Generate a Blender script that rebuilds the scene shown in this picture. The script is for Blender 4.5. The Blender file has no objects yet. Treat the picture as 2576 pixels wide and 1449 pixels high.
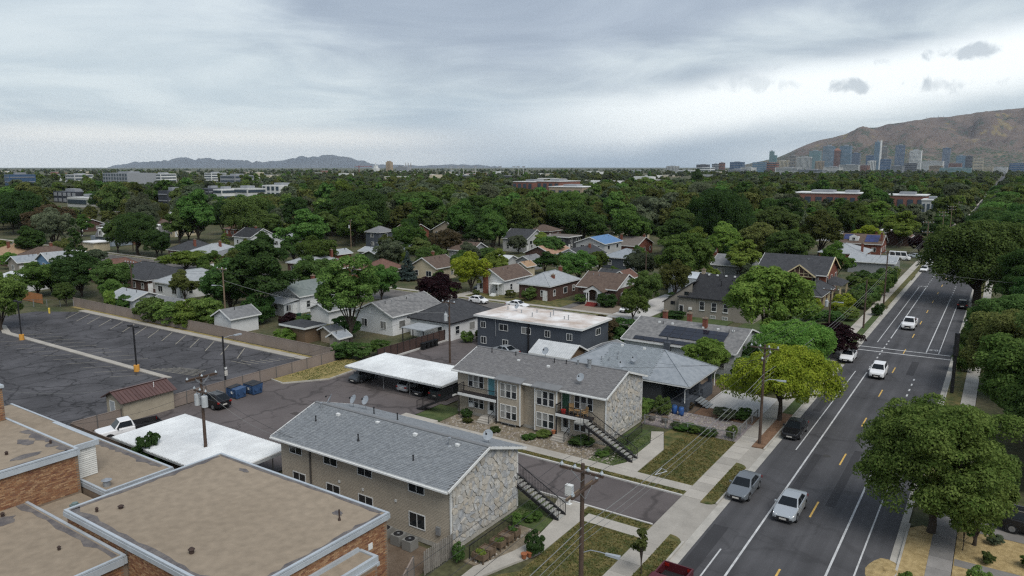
import bpy, math, random
import numpy as np
from mathutils import Vector, Matrix, noise

R = math.radians
rng = random.Random(11)
sc = bpy.context.scene
col = sc.collection

# ------------------------------------------------------------------ camera
# x = east, y = north (the avenue runs along +y), metres; the camera hovers 27 m up
cam_d = bpy.data.cameras.new('camera')
cam_d.sensor_width = 36.0
cam_d.lens = 25.64
cam_d.clip_start = 0.5
cam_d.clip_end = 120000.0
cam = bpy.data.objects.new('camera', cam_d)
cam.location = (0, 0, 27.0)
cam.rotation_euler = (R(90 - 9.42), 0, R(33.965))
col.objects.link(cam)
sc.camera = cam
CAM = Vector((0, 0, 27.0))
HEAD = R(33.965)

# ------------------------------------------------------------------ world: heavy cloud over a pale sky
SUN_EL, SUN_AZ = R(54), R(118)          # azimuth clockwise from north
w = bpy.data.worlds.new('World'); sc.world = w; w.use_nodes = True
wn = w.node_tree.nodes; wl = w.node_tree.links; wn.clear()
def N(tree, t, **kw):
    n = tree.nodes.new(t)
    for k, v in kw.items(): setattr(n, k, v)
    return n
def wm(op, a, b=None, c=None, clamp=False):
    n = N(w.node_tree, 'ShaderNodeMath', operation=op, use_clamp=clamp)
    for i, v in enumerate((a, b, c)):
        if v is None: continue
        if isinstance(v, (int, float)): n.inputs[i].default_value = v
        else: wl.new(v, n.inputs[i])
    return n.outputs[0]
def wmix(f, a, b):
    n = N(w.node_tree, 'ShaderNodeMix', data_type='RGBA')
    for s, v in ((n.inputs[0], f), (n.inputs[6], a), (n.inputs[7], b)):
        if isinstance(v, (int, float)): s.default_value = v
        elif isinstance(v, tuple): s.default_value = (*v, 1)
        else: wl.new(v, s)
    return n.outputs[2]
def wstep(x, lo, hi):
    n = N(w.node_tree, 'ShaderNodeMapRange', interpolation_type='SMOOTHERSTEP')
    wl.new(x, n.inputs[0]); n.inputs[1].default_value = lo; n.inputs[2].default_value = hi
    return n.outputs[0]
def wnoise(vec, scale, detail=6, rough=.55, dist=0):
    n = N(w.node_tree, 'ShaderNodeTexNoise'); n.inputs['Scale'].default_value = scale
    n.inputs['Detail'].default_value = detail; n.inputs['Roughness'].default_value = rough
    n.inputs['Distortion'].default_value = dist
    wl.new(vec, n.inputs['Vector']); return n.outputs[0]
tc = N(w.node_tree, 'ShaderNodeTexCoord')
sep = N(w.node_tree, 'ShaderNodeSeparateXYZ'); wl.new(tc.outputs['Generated'], sep.inputs[0])
dx, dy, dz = sep.outputs
el = wm('ARCSINE', dz)                                   # elevation, radians
az = wm('ARCTAN2', dx, dy)                               # clockwise from north
zc = wm('ADD', wm('MAXIMUM', dz, 0.0), 0.09)
cx = wm('DIVIDE', dx, zc); cy = wm('DIVIDE', dy, zc)     # the cloud deck seen in perspective
cmb = N(w.node_tree, 'ShaderNodeCombineXYZ'); wl.new(cx, cmb.inputs[0]); wl.new(cy, cmb.inputs[1])
deck = cmb.outputs[0]
n1 = wnoise(deck, .20, 5, .5, .5)
n2 = wnoise(deck, .85, 8, .58, .6)
n3 = wnoise(tc.outputs['Generated'], 4.0, 6, .55, .3)
CL = lambda r, g, b: (r * 10, g * 10, b * 10)            # the Background strength is 0.1
def band(a, c, h, f=.25):                                # 1 at a = c falling to 0 at c +- h
    return wm('SUBTRACT', 1.0, wstep(wm('ABSOLUTE', wm('SUBTRACT', a, c)), h * f, h))
wob = wm('MULTIPLY', wm('SUBTRACT', n3, .5), .10)
tex = wm('ADD', wm('MULTIPLY', n1, .76), wm('MULTIPLY', n2, .24))
# the deck overhead is heavier; it thins between the cloud base and the horizon
tex = wm('SUBTRACT', tex, wm('MULTIPLY', wstep(wm('ADD', el, wob), .10, .25), .075))
dark = wmix(wstep(n2, .3, .7), CL(.200, .232, .282), CL(.255, .290, .342))
light = wmix(wstep(n2, .3, .75), CL(.330, .376, .408), CL(.425, .464, .482))
cl = wmix(wstep(tex, .37, .565), dark, light)
low = wstep(el, .16, .05)
cl = wmix(wm('MULTIPLY', low, .6), cl, wmix(wstep(n2, .3, .7), CL(.345, .402, .446), CL(.450, .497, .520)))
rain = wm('MULTIPLY', band(wm('ADD', az, wob), -.50, .40), band(wm('ADD', el, wob), .02, .085))
cl = wmix(wm('MULTIPLY', rain, .85), cl, CL(.205, .265, .335))
warm = wm('MULTIPLY', band(wm('ADD', az, wob), -.98, .46), band(el, .018, .045))
cl = wmix(wm('MULTIPLY', warm, .7), cl, CL(.72, .69, .64))
hz_ = wm('MULTIPLY', wstep(el, .050, .008), wm('SUBTRACT', 1.0, wm('MULTIPLY', band(az, -.50, .34), .85)))
cl = wmix(wm('MULTIPLY', hz_, .75), cl, CL(.50, .535, .55))
# the break in the cloud to the north, its centre rising eastward
gel = wm('ADD', el, wm('MULTIPLY', wob, .42))
gc_ = wm('ADD', wm('MULTIPLY', wm('ADD', az, .1), .125), .104)
gap = wm('MULTIPLY', wm('SUBTRACT', 1.0, wstep(wm('ABSOLUTE', wm('SUBTRACT', gel, gc_)), .010, .056)), wstep(az, -.85, -.25))
cl = wmix(gap, cl, CL(.64, .665, .67))
# small ragged clouds drifting in the break
n4 = wnoise(tc.outputs['Generated'], 30.0, 5, .6, .4)
for px_, py_, rw, rh in ((2400, 180, .042, .009), (2352, 243, .046, .011), (2208, 194, .020, .007), (2135, 237, .026, .010), (1935, 193, .016, .006), (1880, 225, .05, .012)):
    ca = -HEAD + math.atan((px_ - 1288) / 1860); ce = (420 - py_) / 1885
    qd = wm('ADD', wm('POWER', wm('DIVIDE', wm('SUBTRACT', az, ca), rw), 2.0), wm('POWER', wm('DIVIDE', wm('SUBTRACT', el, ce), rh), 2.0))
    qd = wm('ADD', qd, wm('MULTIPLY', wm('SUBTRACT', n4, .5), 6.5))
    cl = wmix(wm('MULTIPLY', wm('SUBTRACT', 1.0, wstep(qd, -.3, 1.3)), .7 if rw < .049 else .35), cl, CL(.25, .285, .325))
skyt = N(w.node_tree, 'ShaderNodeTexSky', sky_type='NISHITA')
skyt.sun_disc = False; skyt.sun_elevation = SUN_EL; skyt.sun_rotation = SUN_AZ
skyt.air_density = 1.2; skyt.dust_density = 2.0
out = wmix(.9, skyt.outputs[0], cl)
bg = N(w.node_tree, 'ShaderNodeBackground'); wl.new(out, bg.inputs[0]); bg.inputs[1].default_value = .1
wo = N(w.node_tree, 'ShaderNodeOutputWorld'); wl.new(bg.outputs[0], wo.inputs[0])

# ------------------------------------------------------------------ sun behind the cloud
sd = bpy.data.lights.new('sun', 'SUN'); sd.energy = 1.5; sd.angle = R(38); sd.color = (1.0, .96, .9)
so = bpy.data.objects.new('sun', sd); col.objects.link(so)
so.rotation_euler = (R(90) - SUN_EL, 0, math.pi - SUN_AZ)
so.location = (-20, 20, 80)

sc.render.engine = 'CYCLES'
sc.view_settings.view_transform = 'Standard'; sc.view_settings.look = 'None'
sc.view_settings.exposure = 0.85; sc.view_settings.gamma = 1.0
sc.view_settings.use_curve_mapping = False
sc.cycles.use_denoising = False; sc.cycles.use_adaptive_sampling = False; sc.cycles.pixel_filter_type = 'BLACKMAN_HARRIS'; sc.cycles.filter_width = 1.3; sc.cycles.sample_clamp_indirect = 4.0
sc.cycles.max_bounces = 5; sc.cycles.diffuse_bounces = 3; sc.cycles.glossy_bounces = 2
sc.cycles.transmission_bounces = 3; sc.cycles.transparent_max_bounces = 4; sc.cycles.volume_bounces = 0
sc.cycles.caustics_reflective = False; sc.cycles.caustics_refractive = False

# ------------------------------------------------------------------ materials
MATS = {}
def mat(name, c, rough=.8, var=.10, scale=1.0, c2=None, rnd=.0, fine=.08, spec=.3, metal=0.0, bump=0.0, bscale=30, emit=None):
    if name in MATS: return MATS[name]
    m = bpy.data.materials.new(name); m.use_nodes = True; t = m.node_tree; L = t.links
    b = t.nodes['Principled BSDF']
    b.inputs['Roughness'].default_value = rough; b.inputs['Metallic'].default_value = metal
    b.inputs['Specular IOR Level'].default_value = spec
    geo = N(t, 'ShaderNodeNewGeometry')
    n = N(t, 'ShaderNodeTexNoise'); n.inputs['Scale'].default_value = scale; n.inputs['Detail'].default_value = 5
    n.inputs['Roughness'].default_value = .6
    L.new(geo.outputs['Position'], n.inputs['Vector'])
    mr = N(t, 'ShaderNodeMapRange'); mr.inputs[1].default_value = .33; mr.inputs[2].default_value = .67
    L.new(n.outputs[0], mr.inputs[0])
    mx = N(t, 'ShaderNodeMix', data_type='RGBA'); L.new(mr.outputs[0], mx.inputs[0])
    if c2 is None:
        a = tuple(x * (1 - var) for x in c); d = tuple(min(1, x * (1 + var)) for x in c)
    else: a, d = c, c2
    mx.inputs[6].default_value = (*a, 1); mx.inputs[7].default_value = (*d, 1)
    last = mx.outputs[2]
    val = None
    if fine:
        f = N(t, 'ShaderNodeTexNoise'); f.inputs['Scale'].default_value = scale * 14; f.inputs['Detail'].default_value = 3
        L.new(geo.outputs['Position'], f.inputs['Vector'])
        q = N(t, 'ShaderNodeMapRange'); q.inputs[1].default_value = .25; q.inputs[2].default_value = .75
        q.inputs[3].default_value = 1 - fine; q.inputs[4].default_value = 1 + fine
        L.new(f.outputs[0], q.inputs[0]); val = q.outputs[0]
    if rnd:
        oi = N(t, 'ShaderNodeObjectInfo'); ad = N(t, 'ShaderNodeMath', operation='ADD')
        L.new(oi.outputs['Random'], ad.inputs[0]); L.new(geo.outputs['Random Per Island'], ad.inputs[1])
        fr = N(t, 'ShaderNodeMath', operation='FRACT'); L.new(ad.outputs[0], fr.inputs[0])
        q = N(t, 'ShaderNodeMapRange'); q.inputs[3].default_value = 1 - rnd; q.inputs[4].default_value = 1 + rnd
        L.new(fr.outputs[0], q.inputs[0])
        if val is None: val = q.outputs[0]
        else:
            mm = N(t, 'ShaderNodeMath', operation='MULTIPLY'); L.new(val, mm.inputs[0]); L.new(q.outputs[0], mm.inputs[1]); val = mm.outputs[0]
    if val is not None:
        v = N(t, 'ShaderNodeVectorMath', operation='SCALE'); L.new(last, v.inputs[0]); L.new(val, v.inputs['Scale']); last = v.outputs[0]
    L.new(last, b.inputs['Base Color'])
    if bump:
        f = N(t, 'ShaderNodeTexNoise'); f.inputs['Scale'].default_value = bscale; f.inputs['Detail'].default_value = 4
        L.new(geo.outputs['Position'], f.inputs['Vector'])
        bp = N(t, 'ShaderNodeBump'); bp.inputs['Strength'].default_value = bump; bp.inputs['Distance'].default_value = .05
        L.new(f.outputs[0], bp.inputs['Height']); L.new(bp.outputs[0], b.inputs['Normal'])
    if emit:
        b.inputs['Emission Color'].default_value = (*emit[0], 1); b.inputs['Emission Strength'].default_value = emit[1]
    MATS[name] = m
    return m

def palette(name, cols, rough=.85, fine=.1, scale=6.0, spec=.25):
    """a piece material: every stone, brick or shingle takes one of the colours"""
    m = bpy.data.materials.new(name); m.use_nodes = True; t = m.node_tree; L = t.links; b = t.nodes['Principled BSDF']
    b.inputs['Roughness'].default_value = rough; b.inputs['Specular IOR Level'].default_value = spec
    geo = N(t, 'ShaderNodeNewGeometry'); oi = N(t, 'ShaderNodeObjectInfo'); ad = N(t, 'ShaderNodeMath', operation='ADD')
    L.new(oi.outputs['Random'], ad.inputs[0]); L.new(geo.outputs['Random Per Island'], ad.inputs[1])
    fr = N(t, 'ShaderNodeMath', operation='FRACT'); L.new(ad.outputs[0], fr.inputs[0])
    cr = N(t, 'ShaderNodeValToRGB'); cr.color_ramp.interpolation = 'LINEAR'
    e = cr.color_ramp.elements
    while len(e) < len(cols): e.new(.5)
    for i, c in enumerate(cols): e[i].position = i / (len(cols) - 1); e[i].color = (*c, 1)
    L.new(fr.outputs[0], cr.inputs[0])
    n = N(t, 'ShaderNodeTexNoise'); n.inputs['Scale'].default_value = scale; n.inputs['Detail'].default_value = 5
    L.new(geo.outputs['Position'], n.inputs['Vector'])
    q = N(t, 'ShaderNodeMapRange'); q.inputs[1].default_value = .25; q.inputs[2].default_value = .75
    q.inputs[3].default_value = 1 - fine * 1.6; q.inputs[4].default_value = 1 + fine * 1.6
    L.new(n.outputs[0], q.inputs[0])
    v = N(t, 'ShaderNodeVectorMath', operation='SCALE'); L.new(cr.outputs[0], v.inputs[0]); L.new(q.outputs[0], v.inputs['Scale'])
    L.new(v.outputs[0], b.inputs['Base Color'])
    MATS[name] = m; return m

def leafmat(name, c, c2, rnd=.32, trans=.45):
    m = bpy.data.materials.new(name); m.use_nodes = True; t = m.node_tree; L = t.links
    t.nodes.remove(t.nodes['Principled BSDF']); om = t.nodes['Material Output']
    geo = N(t, 'ShaderNodeNewGeometry'); oi = N(t, 'ShaderNodeObjectInfo')
    n = N(t, 'ShaderNodeTexNoise'); n.inputs['Scale'].default_value = .45; n.inputs['Detail'].default_value = 4
    L.new(geo.outputs['Position'], n.inputs['Vector'])
    ad = N(t, 'ShaderNodeMath', operation='MULTIPLY_ADD'); L.new(geo.outputs['Random Per Island'], ad.inputs[0])
    ad.inputs[1].default_value = .55; L.new(n.outputs[0], ad.inputs[2])
    mr = N(t, 'ShaderNodeMapRange'); mr.inputs[1].default_value = .45; mr.inputs[2].default_value = 1.05; L.new(ad.outputs[0], mr.inputs[0])
    mx = N(t, 'ShaderNodeMix', data_type='RGBA'); L.new(mr.outputs[0], mx.inputs[0])
    mx.inputs[6].default_value = (*c, 1); mx.inputs[7].default_value = (*c2, 1)
    hs = N(t, 'ShaderNodeHueSaturation'); hs.inputs['Saturation'].default_value = .97
    h = N(t, 'ShaderNodeMapRange'); h.inputs[3].default_value = .5 - rnd * .11; h.inputs[4].default_value = .5 + rnd * .07
    L.new(oi.outputs['Random'], h.inputs[0]); L.new(h.outputs[0], hs.inputs['Hue'])
    wn_ = N(t, 'ShaderNodeTexWhiteNoise', noise_dimensions='1D'); L.new(oi.outputs['Random'], wn_.inputs['W'])
    vv = N(t, 'ShaderNodeMapRange'); vv.inputs[3].default_value = 1.14 * (1 - rnd); vv.inputs[4].default_value = 1.14 * (1 + rnd)
    L.new(wn_.outputs[0], vv.inputs[0]); L.new(vv.outputs[0], hs.inputs['Value'])
    L.new(mx.outputs[2], hs.inputs['Color'])
    d = N(t, 'ShaderNodeBsdfDiffuse'); tr = N(t, 'ShaderNodeBsdfTranslucent'); ms = N(t, 'ShaderNodeMixShader')
    L.new(hs.outputs[0], d.inputs[0]); L.new(hs.outputs[0], tr.inputs[0]); ms.inputs[0].default_value = trans
    L.new(d.outputs[0], ms.inputs[1]); L.new(tr.outputs[0], ms.inputs[2]); L.new(ms.outputs[0], om.inputs[0])
    MATS[name] = m; return m

# ------------------------------------------------------------------ mesh helpers
ORG = {}
def tag(o, label=None, cat=None, group=None, kind=None):
    if label: o['label'] = label
    if cat: o['category'] = cat
    if group: o['group'] = group
    if kind: o['kind'] = kind
    return o
def empty(name, loc, label=None, cat=None, group=None, rz=0):
    o = bpy.data.objects.new(name, None); o.empty_display_size = .3
    o.location = loc; o.rotation_euler = (0, 0, rz); col.objects.link(o)
    ORG[o] = Vector(loc); return tag(o, label, cat, group)
class MB:
    """collects faces in world coordinates and links them as ONE mesh object"""
    def __init__(s): s.v = []; s.f = []; s.m = []; s.k = 0
    def quad(s, *p):
        i = len(s.v); s.v += [tuple(q) for q in p]; s.f.append(tuple(range(i, i + len(p)))); s.m.append(s.k); return s
    def hexa(s, p):
        i = len(s.v); s.v += [tuple(q) for q in p]
        for f in ((3, 2, 1, 0), (4, 5, 6, 7), (0, 1, 5, 4), (1, 2, 6, 5), (2, 3, 7, 6), (3, 0, 4, 7)):
            s.f.append(tuple(i + j for j in f)); s.m.append(s.k)
        return s
    def box(s, x0, x1, y0, y1, z0, z1):
        if x0 > x1: x0, x1 = x1, x0
        if y0 > y1: y0, y1 = y1, y0
        if z0 > z1: z0, z1 = z1, z0
        return s.hexa([(x0, y0, z0), (x1, y0, z0), (x1, y1, z0), (x0, y1, z0), (x0, y0, z1), (x1, y0, z1), (x1, y1, z1), (x0, y1, z1)])
    def prism(s, poly, z0, z1):
        n = len(poly); i = len(s.v)
        s.v += [(p[0], p[1], z0) for p in poly] + [(p[0], p[1], z1) for p in poly]
        s.f.append(tuple(i + n + j for j in range(n))); s.f.append(tuple(i + n - 1 - j for j in range(n)))
        for j in range(n): s.f.append((i + j, i + (j + 1) % n, i + n + (j + 1) % n, i + n + j))
        s.m += [s.k] * (n + 2); return s
    def bar(s, a, b, wd, ht):
        a = Vector(a); b = Vector(b); d = (b - a).normalized(); up = Vector((0, 0, 1))
        if abs(d.z) > .95: up = Vector((0, 1, 0))
        sd = d.cross(up).normalized() * (wd / 2); u = sd.cross(d).normalized() * (ht / 2)
        return s.hexa([a - sd - u, a + sd - u, b + sd - u, b - sd - u, a - sd + u, a + sd + u, b + sd + u, b - sd + u])
    def tube(s, pts, r, n=6, cap=True):
        pts = [Vector(p) for p in pts]; rs = r if isinstance(r, (list, tuple)) else [r] * len(pts); rings = []
        for i, p in enumerate(pts):
            d = (pts[min(i + 1, len(pts) - 1)] - pts[max(i - 1, 0)]).normalized()
            a = d.orthogonal() if abs(d.z) < .99 else Vector((1, 0, 0))
            if abs(d.z) < .99: a = d.cross(Vector((0, 0, 1)))
            a.normalize(); b = d.cross(a); k = len(s.v); rings.append(k)
            for j in range(n):
                t = 2 * math.pi * j / n; s.v.append(tuple(p + (a * math.cos(t) + b * math.sin(t)) * rs[i]))
        for i in range(len(rings) - 1):
            for j in range(n):
                s.f.append((rings[i] + j, rings[i] + (j + 1) % n, rings[i + 1] + (j + 1) % n, rings[i + 1] + j)); s.m.append(s.k)
        if cap:
            s.f.append(tuple(rings[0] + j for j in range(n))[::-1]); s.f.append(tuple(rings[-1] + j for j in range(n))); s.m += [s.k] * 2
        return s
    def cyl(s, x, y, z0, z1, r, r1=None, n=12): return s.tube([(x, y, z0), (x, y, z1)], [r, r if r1 is None else r1], n)
    def mesh(s, name, mats, org=Vector((0, 0, 0)), smooth=False):
        me = bpy.data.meshes.new(name); o = org
        me.from_pydata([(a[0] - o[0], a[1] - o[1], a[2] - o[2]) for a in s.v], [], s.f)
        for m in (mats if isinstance(mats, (list, tuple)) else [mats]): me.materials.append(m)
        if any(s.m): me.polygons.foreach_set('material_index', s.m)
        if smooth: me.polygons.foreach_set('use_smooth', [True] * len(s.f))
        me.update(); return me
    def build(s, name, mats, parent=None, smooth=False, kind=None, label=None):
        org = ORG.get(parent, Vector((0, 0, 0))) if parent else Vector((0, 0, 0))
        o = bpy.data.objects.new(name, s.mesh(name, mats, org, smooth)); col.objects.link(o)
        if parent: o.parent = parent
        ORG[o] = org
        if kind: o['kind'] = kind
        if label: o['label'] = label
        return o
def BX(x0, x1, y0, y1, z0, z1): return MB().box(x0, x1, y0, y1, z0, z1)
def inst(src, name, parent, loc):
    """another piece with the same mesh"""
    o = bpy.data.objects.new(name, src if isinstance(src, bpy.types.Mesh) else src.data); col.objects.link(o)
    o.parent = parent; o.location = Vector(loc) - ORG.get(parent, Vector((0, 0, 0))); ORG[o] = ORG.get(parent, Vector((0, 0, 0))); return o
KIDS = {}
def copy_tree(o, parent=None):
    c = o.copy(); col.objects.link(c); c.parent = parent
    for ch in o.children: copy_tree(ch, c)
    return c
def pieces(parent, name, protos, items, m, limit=300):
    """items (proto index, location): the nearest ones are objects sharing a mesh, the rest one joined part"""
    items.sort(key=lambda q: (Vector(q[1]) - CAM).length_squared)
    ms = []
    for v, f in protos:
        me = bpy.data.meshes.new(name); me.from_pydata(v, [], f); me.materials.append(m); me.update(); ms.append(me)
    for k, loc in items[:limit]: inst(ms[k], name, parent, loc)
    rest = items[limit:]
    if rest:
        org = ORG[parent]; vs = []; fs = []; n = 0
        pv = [np.array(v) for v, f in protos]
        for k, loc in rest:
            vs.append(pv[k] + np.array(loc) - np.array(org)); fs += [tuple(i + n for i in f) for f in protos[k][1]]; n += len(pv[k])
        me = bpy.data.meshes.new(name); me.from_pydata(np.concatenate(vs).tolist(), [], fs); me.materials.append(m); me.update()
        o = bpy.data.objects.new(name + '_field', me); col.objects.link(o); o.parent = parent; o['kind'] = 'stuff'
def struct(mb, name, m, parent=None):
    o = mb.build(name, m, parent)
    if parent is None: o['kind'] = 'structure'
    return o
def flat(poly, z): return MB().quad(*[(p[0], p[1], z) for p in poly])
# ================================================================== the setting
def asphalt(name, c, streak=None, crack=0.0, cscale=.2, rough=.85, patch=.25):
    m = bpy.data.materials.new(name); m.use_nodes = True; t = m.node_tree; L = t.links; b = t.nodes['Principled BSDF']
    b.inputs['Roughness'].default_value = rough; b.inputs['Specular IOR Level'].default_value = .25
    geo = N(t, 'ShaderNodeNewGeometry')
    def ns(vec, s, d=5, r=.6):
        n = N(t, 'ShaderNodeTexNoise'); n.inputs['Scale'].default_value = s; n.inputs['Detail'].default_value = d; n.inputs['Roughness'].default_value = r
        L.new(vec, n.inputs['Vector']); return n.outputs[0]
    def mp(x, a0, a1, b0, b1):
        q = N(t, 'ShaderNodeMapRange'); L.new(x, q.inputs[0])
        for i, v in enumerate((a0, a1, b0, b1)): q.inputs[i + 1].default_value = v
        return q.outputs[0]
    def mul(a, b_):
        q = N(t, 'ShaderNodeMath', operation='MULTIPLY'); L.new(a, q.inputs[0]); L.new(b_, q.inputs[1]); return q.outputs[0]
    P = geo.outputs['Position']
    v = mul(mp(ns(P, .18), .3, .7, 1 - patch, 1 + patch), mp(ns(P, 14, 3), .2, .8, .82, 1.18))
    v = mul(v, mp(ns(P, 60, 2), .2, .8, .85, 1.15))
    if streak:
        mpn = N(t, 'ShaderNodeMapping'); mpn.inputs['Scale'].default_value = streak; L.new(P, mpn.inputs[0])
        v = mul(v, mp(ns(mpn.outputs[0], 1.0, 4), .3, .7, .78, 1.24))
    if crack:
        wv = N(t, 'ShaderNodeTexNoise'); wv.inputs['Scale'].default_value = .5; wv.inputs['Detail'].default_value = 4; L.new(P, wv.inputs['Vector'])
        sc_ = N(t, 'ShaderNodeVectorMath', operation='SCALE'); sc_.inputs['Scale'].default_value = 2.2; L.new(wv.outputs['Color'], sc_.inputs[0])
        ad = N(t, 'ShaderNodeVectorMath', operation='ADD'); L.new(P, ad.inputs[0]); L.new(sc_.outputs[0], ad.inputs[1])
        for s_, th in ((cscale, .022), (cscale * 2.3, .016)):
            vo = N(t, 'ShaderNodeTexVoronoi', feature='DISTANCE_TO_EDGE'); vo.inputs['Scale'].default_value = s_; L.new(ad.outputs[0], vo.inputs['Vector'])
            gate = mp(ns(P, .12), .42, .58, 1 - crack, 1) if s_ != cscale else None
            c_ = mp(vo.outputs['Distance'], th * .3, th * 1.6, 1 - crack, 1)
            if gate is not None:
                mx_ = N(t, 'ShaderNodeMath', operation='MAXIMUM'); L.new(c_, mx_.inputs[0]); L.new(gate, mx_.inputs[1]); c_ = mx_.outputs[0]
            v = mul(v, c_)
    sc2 = N(t, 'ShaderNodeVectorMath', operation='SCALE'); sc2.inputs[0].default_value = c; L.new(v, sc2.inputs['Scale'])
    L.new(sc2.outputs[0], b.inputs['Base Color']); MATS[name] = m; return m

m_road = asphalt('road_asphalt', (.066, .066, .070), streak=(.75, .015, 1), patch=.2, crack=.16, cscale=.09)
m_lot = asphalt('lot_asphalt', (.066, .065, .070), crack=.55, cscale=.2, patch=.4)
m_drive = asphalt('drive_asphalt', (.105, .092, .090), crack=.35, cscale=.12, patch=.2)
m_street = asphalt('side_street', (.12, .112, .105), crack=.3, cscale=.15)
m_conc = mat('concrete', (.33, .31, .275), .9, var=.12, scale=.5, rnd=.14, fine=.07)
m_conc2 = mat('concrete_pale', (.44, .43, .41), .9, var=.10, scale=.4, rnd=.06)
m_kerb = mat('kerb_concrete', (.36, .345, .31), .9, var=.18, scale=.7)
m_lawn = mat('dry_lawn', (.034, .054, .013), .95, scale=1.1, c2=(.150, .122, .046), fine=.5, bump=.8, bscale=7)
m_green = mat('green_lawn', (.034, .062, .017), .95, scale=.7, c2=(.085, .105, .038), fine=.35, bump=.6, bscale=9)
m_yellow = mat('yellow_grass', (.16, .135, .045), .95, scale=.45, c2=(.30, .235, .10), fine=.35, bump=.6, bscale=8)
m_straw = mat('straw_mulch', (.26, .19, .085), .95, scale=2.5, c2=(.42, .32, .16), fine=.45, bump=.8, bscale=14)
m_bark = mat('bark_mulch', (.13, .075, .045), .95, scale=2.0, c2=(.20, .12, .075), fine=.4, bump=.6, bscale=16)
m_gravel = mat('gravel_bed', (.12, .10, .07), .95, scale=1.2, c2=(.24, .20, .145), fine=.5, bump=.8, bscale=12)
m_gravelp = mat('purple_gravel', (.17, .145, .145), .95, scale=2.2, c2=(.27, .24, .24), fine=.45, bump=.8, bscale=14)
m_yard = mat('yard_ground', (.036, .052, .018), .95, scale=.16, c2=(.105, .092, .052), fine=.4)
m_dirt = mat('brown_dirt', (.10, .072, .05), .95, scale=.8, c2=(.15, .115, .085), fine=.3)
m_white = mat('paint_white_line', (.36, .365, .365), .8, scale=1.3, c2=(.56, .57, .57), fine=.3)
m_yel = mat('paint_yellow_line', (.55, .36, .10), .8, var=.2, scale=2.0, fine=.15)
m_cream = mat('paint_cream_line', (.28, .26, .21), .85, var=.25, scale=1.4, fine=.3)

ground = struct(flat([(-30500, -30500), (30500, -30500), (30500, 30500), (-30500, 30500)], -.07), 'ground', m_yard)

# ---- the avenue
road = struct(flat([(-16.5, -40), (-4.45, -40), (-4.45, 4200), (-16.5, 4200)], 0), 'avenue_road', m_road)
def mark(x0, x1, y0, y1, m, name='lane_line', z=.005, par=None): return flat([(x0, y0), (x1, y0), (x1, y1), (x0, y1)], z).build(name, m, par or road)
for k in range(-1, 34): mark(-10.55, -10.41, 45.0 + 12.2 * k, 48.2 + 12.2 * k, m_yel, 'centre_dash')
LW = .055
def vline(x, a, b, wd=LW): mark(x - wd, x + wd, a, b, m_white)
vline(-14.68, 20, 48.6); vline(-14.68, 71.0, 104.3); vline(-14.68, 124, 188); vline(-14.68, 218, 330)
vline(-13.32, 20, 104.5, .075); vline(-13.28, 128, 188, .075); vline(-13.28, 228, 330, .075)
vline(-7.74, 20, 88, .075); vline(-7.74, 120.8, 174.5, .075); vline(-6.16, 20, 90); vline(-6.16, 120.9, 174); vline(-7.74, 205, 330, .075); vline(-6.16, 210, 330)
for a, x, n, st in ((106, -13.3, 9, 2.4), (90.5, -7.74, 6, 2.6), (176.5, -7.74, 6, 3.2), (190, -13.28, 9, 3.6)):
    for k in range(n): mark(x - .09, x + .09, a + k * st, a + k * st + .95, m_white, 'lane_dot')
for y in (117.25, 119.75): flat([(-16.6, y), (-4.1, y + .55), (-4.1, y + .87), (-16.6, y + .32)], .009).build('crosswalk_line', m_white, road)
def bike_mark(x, y):
    b = MB()
    for cx_ in (x - .55, x + .55):
        for j in range(12):
            t0, t1 = 2 * math.pi * j / 12, 2 * math.pi * (j + 1) / 12
            b.quad(*[(cx_ + r_ * math.cos(t), y + r_ * 1.3 * math.sin(t), .006) for r_, t in ((.30, t0), (.38, t0), (.38, t1), (.30, t1))])
    for (a, c) in (((x - .55, y), (x - .2, y + .7)), ((x - .2, y + .7), (x + .4, y + .7)), ((x + .4, y + .7), (x, y)), ((x, y), (x - .55, y)), ((x + .55, y), (x + .4, y + .9))):
        d = Vector((c[0] - a[0], c[1] - a[1], 0)).normalized(); n_ = Vector((-d.y, d.x, 0)) * .045
        b.quad((a[0] - n_.x, a[1] - n_.y, .0065), (c[0] - n_.x, c[1] - n_.y, .0065), (c[0] + n_.x, c[1] + n_.y, .0065), (a[0] + n_.x, a[1] + n_.y, .0065))
    b.build('bicycle_symbol', m_white, road)
for x, y in ((-9.2, 84), (-12.1, 126), (-8.6, 146), (-11.9, 71)): MB().cyl(x, y, -.02, .008, .36, n=16).build('manhole_cover', mat('cast_iron', (.05, .048, .046), .7), road)
for x0, x1, y0, y1 in ((-9.9, -9.2, 60, 74), (-15.9, -15.1, 84, 98), (-13.0, -12.3, 62, 71), (-8.9, -8.0, 106, 114), (-16.3, -15.2, 44, 52)): mark(x0, x1, y0, y1, asphalt('tar_patch_%d' % y0, (.040, .040, .043), patch=.2), 'tar_patch', .003)
bike_mark(-6.95, 122.8); bike_mark(-14.0, 189.5)

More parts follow.
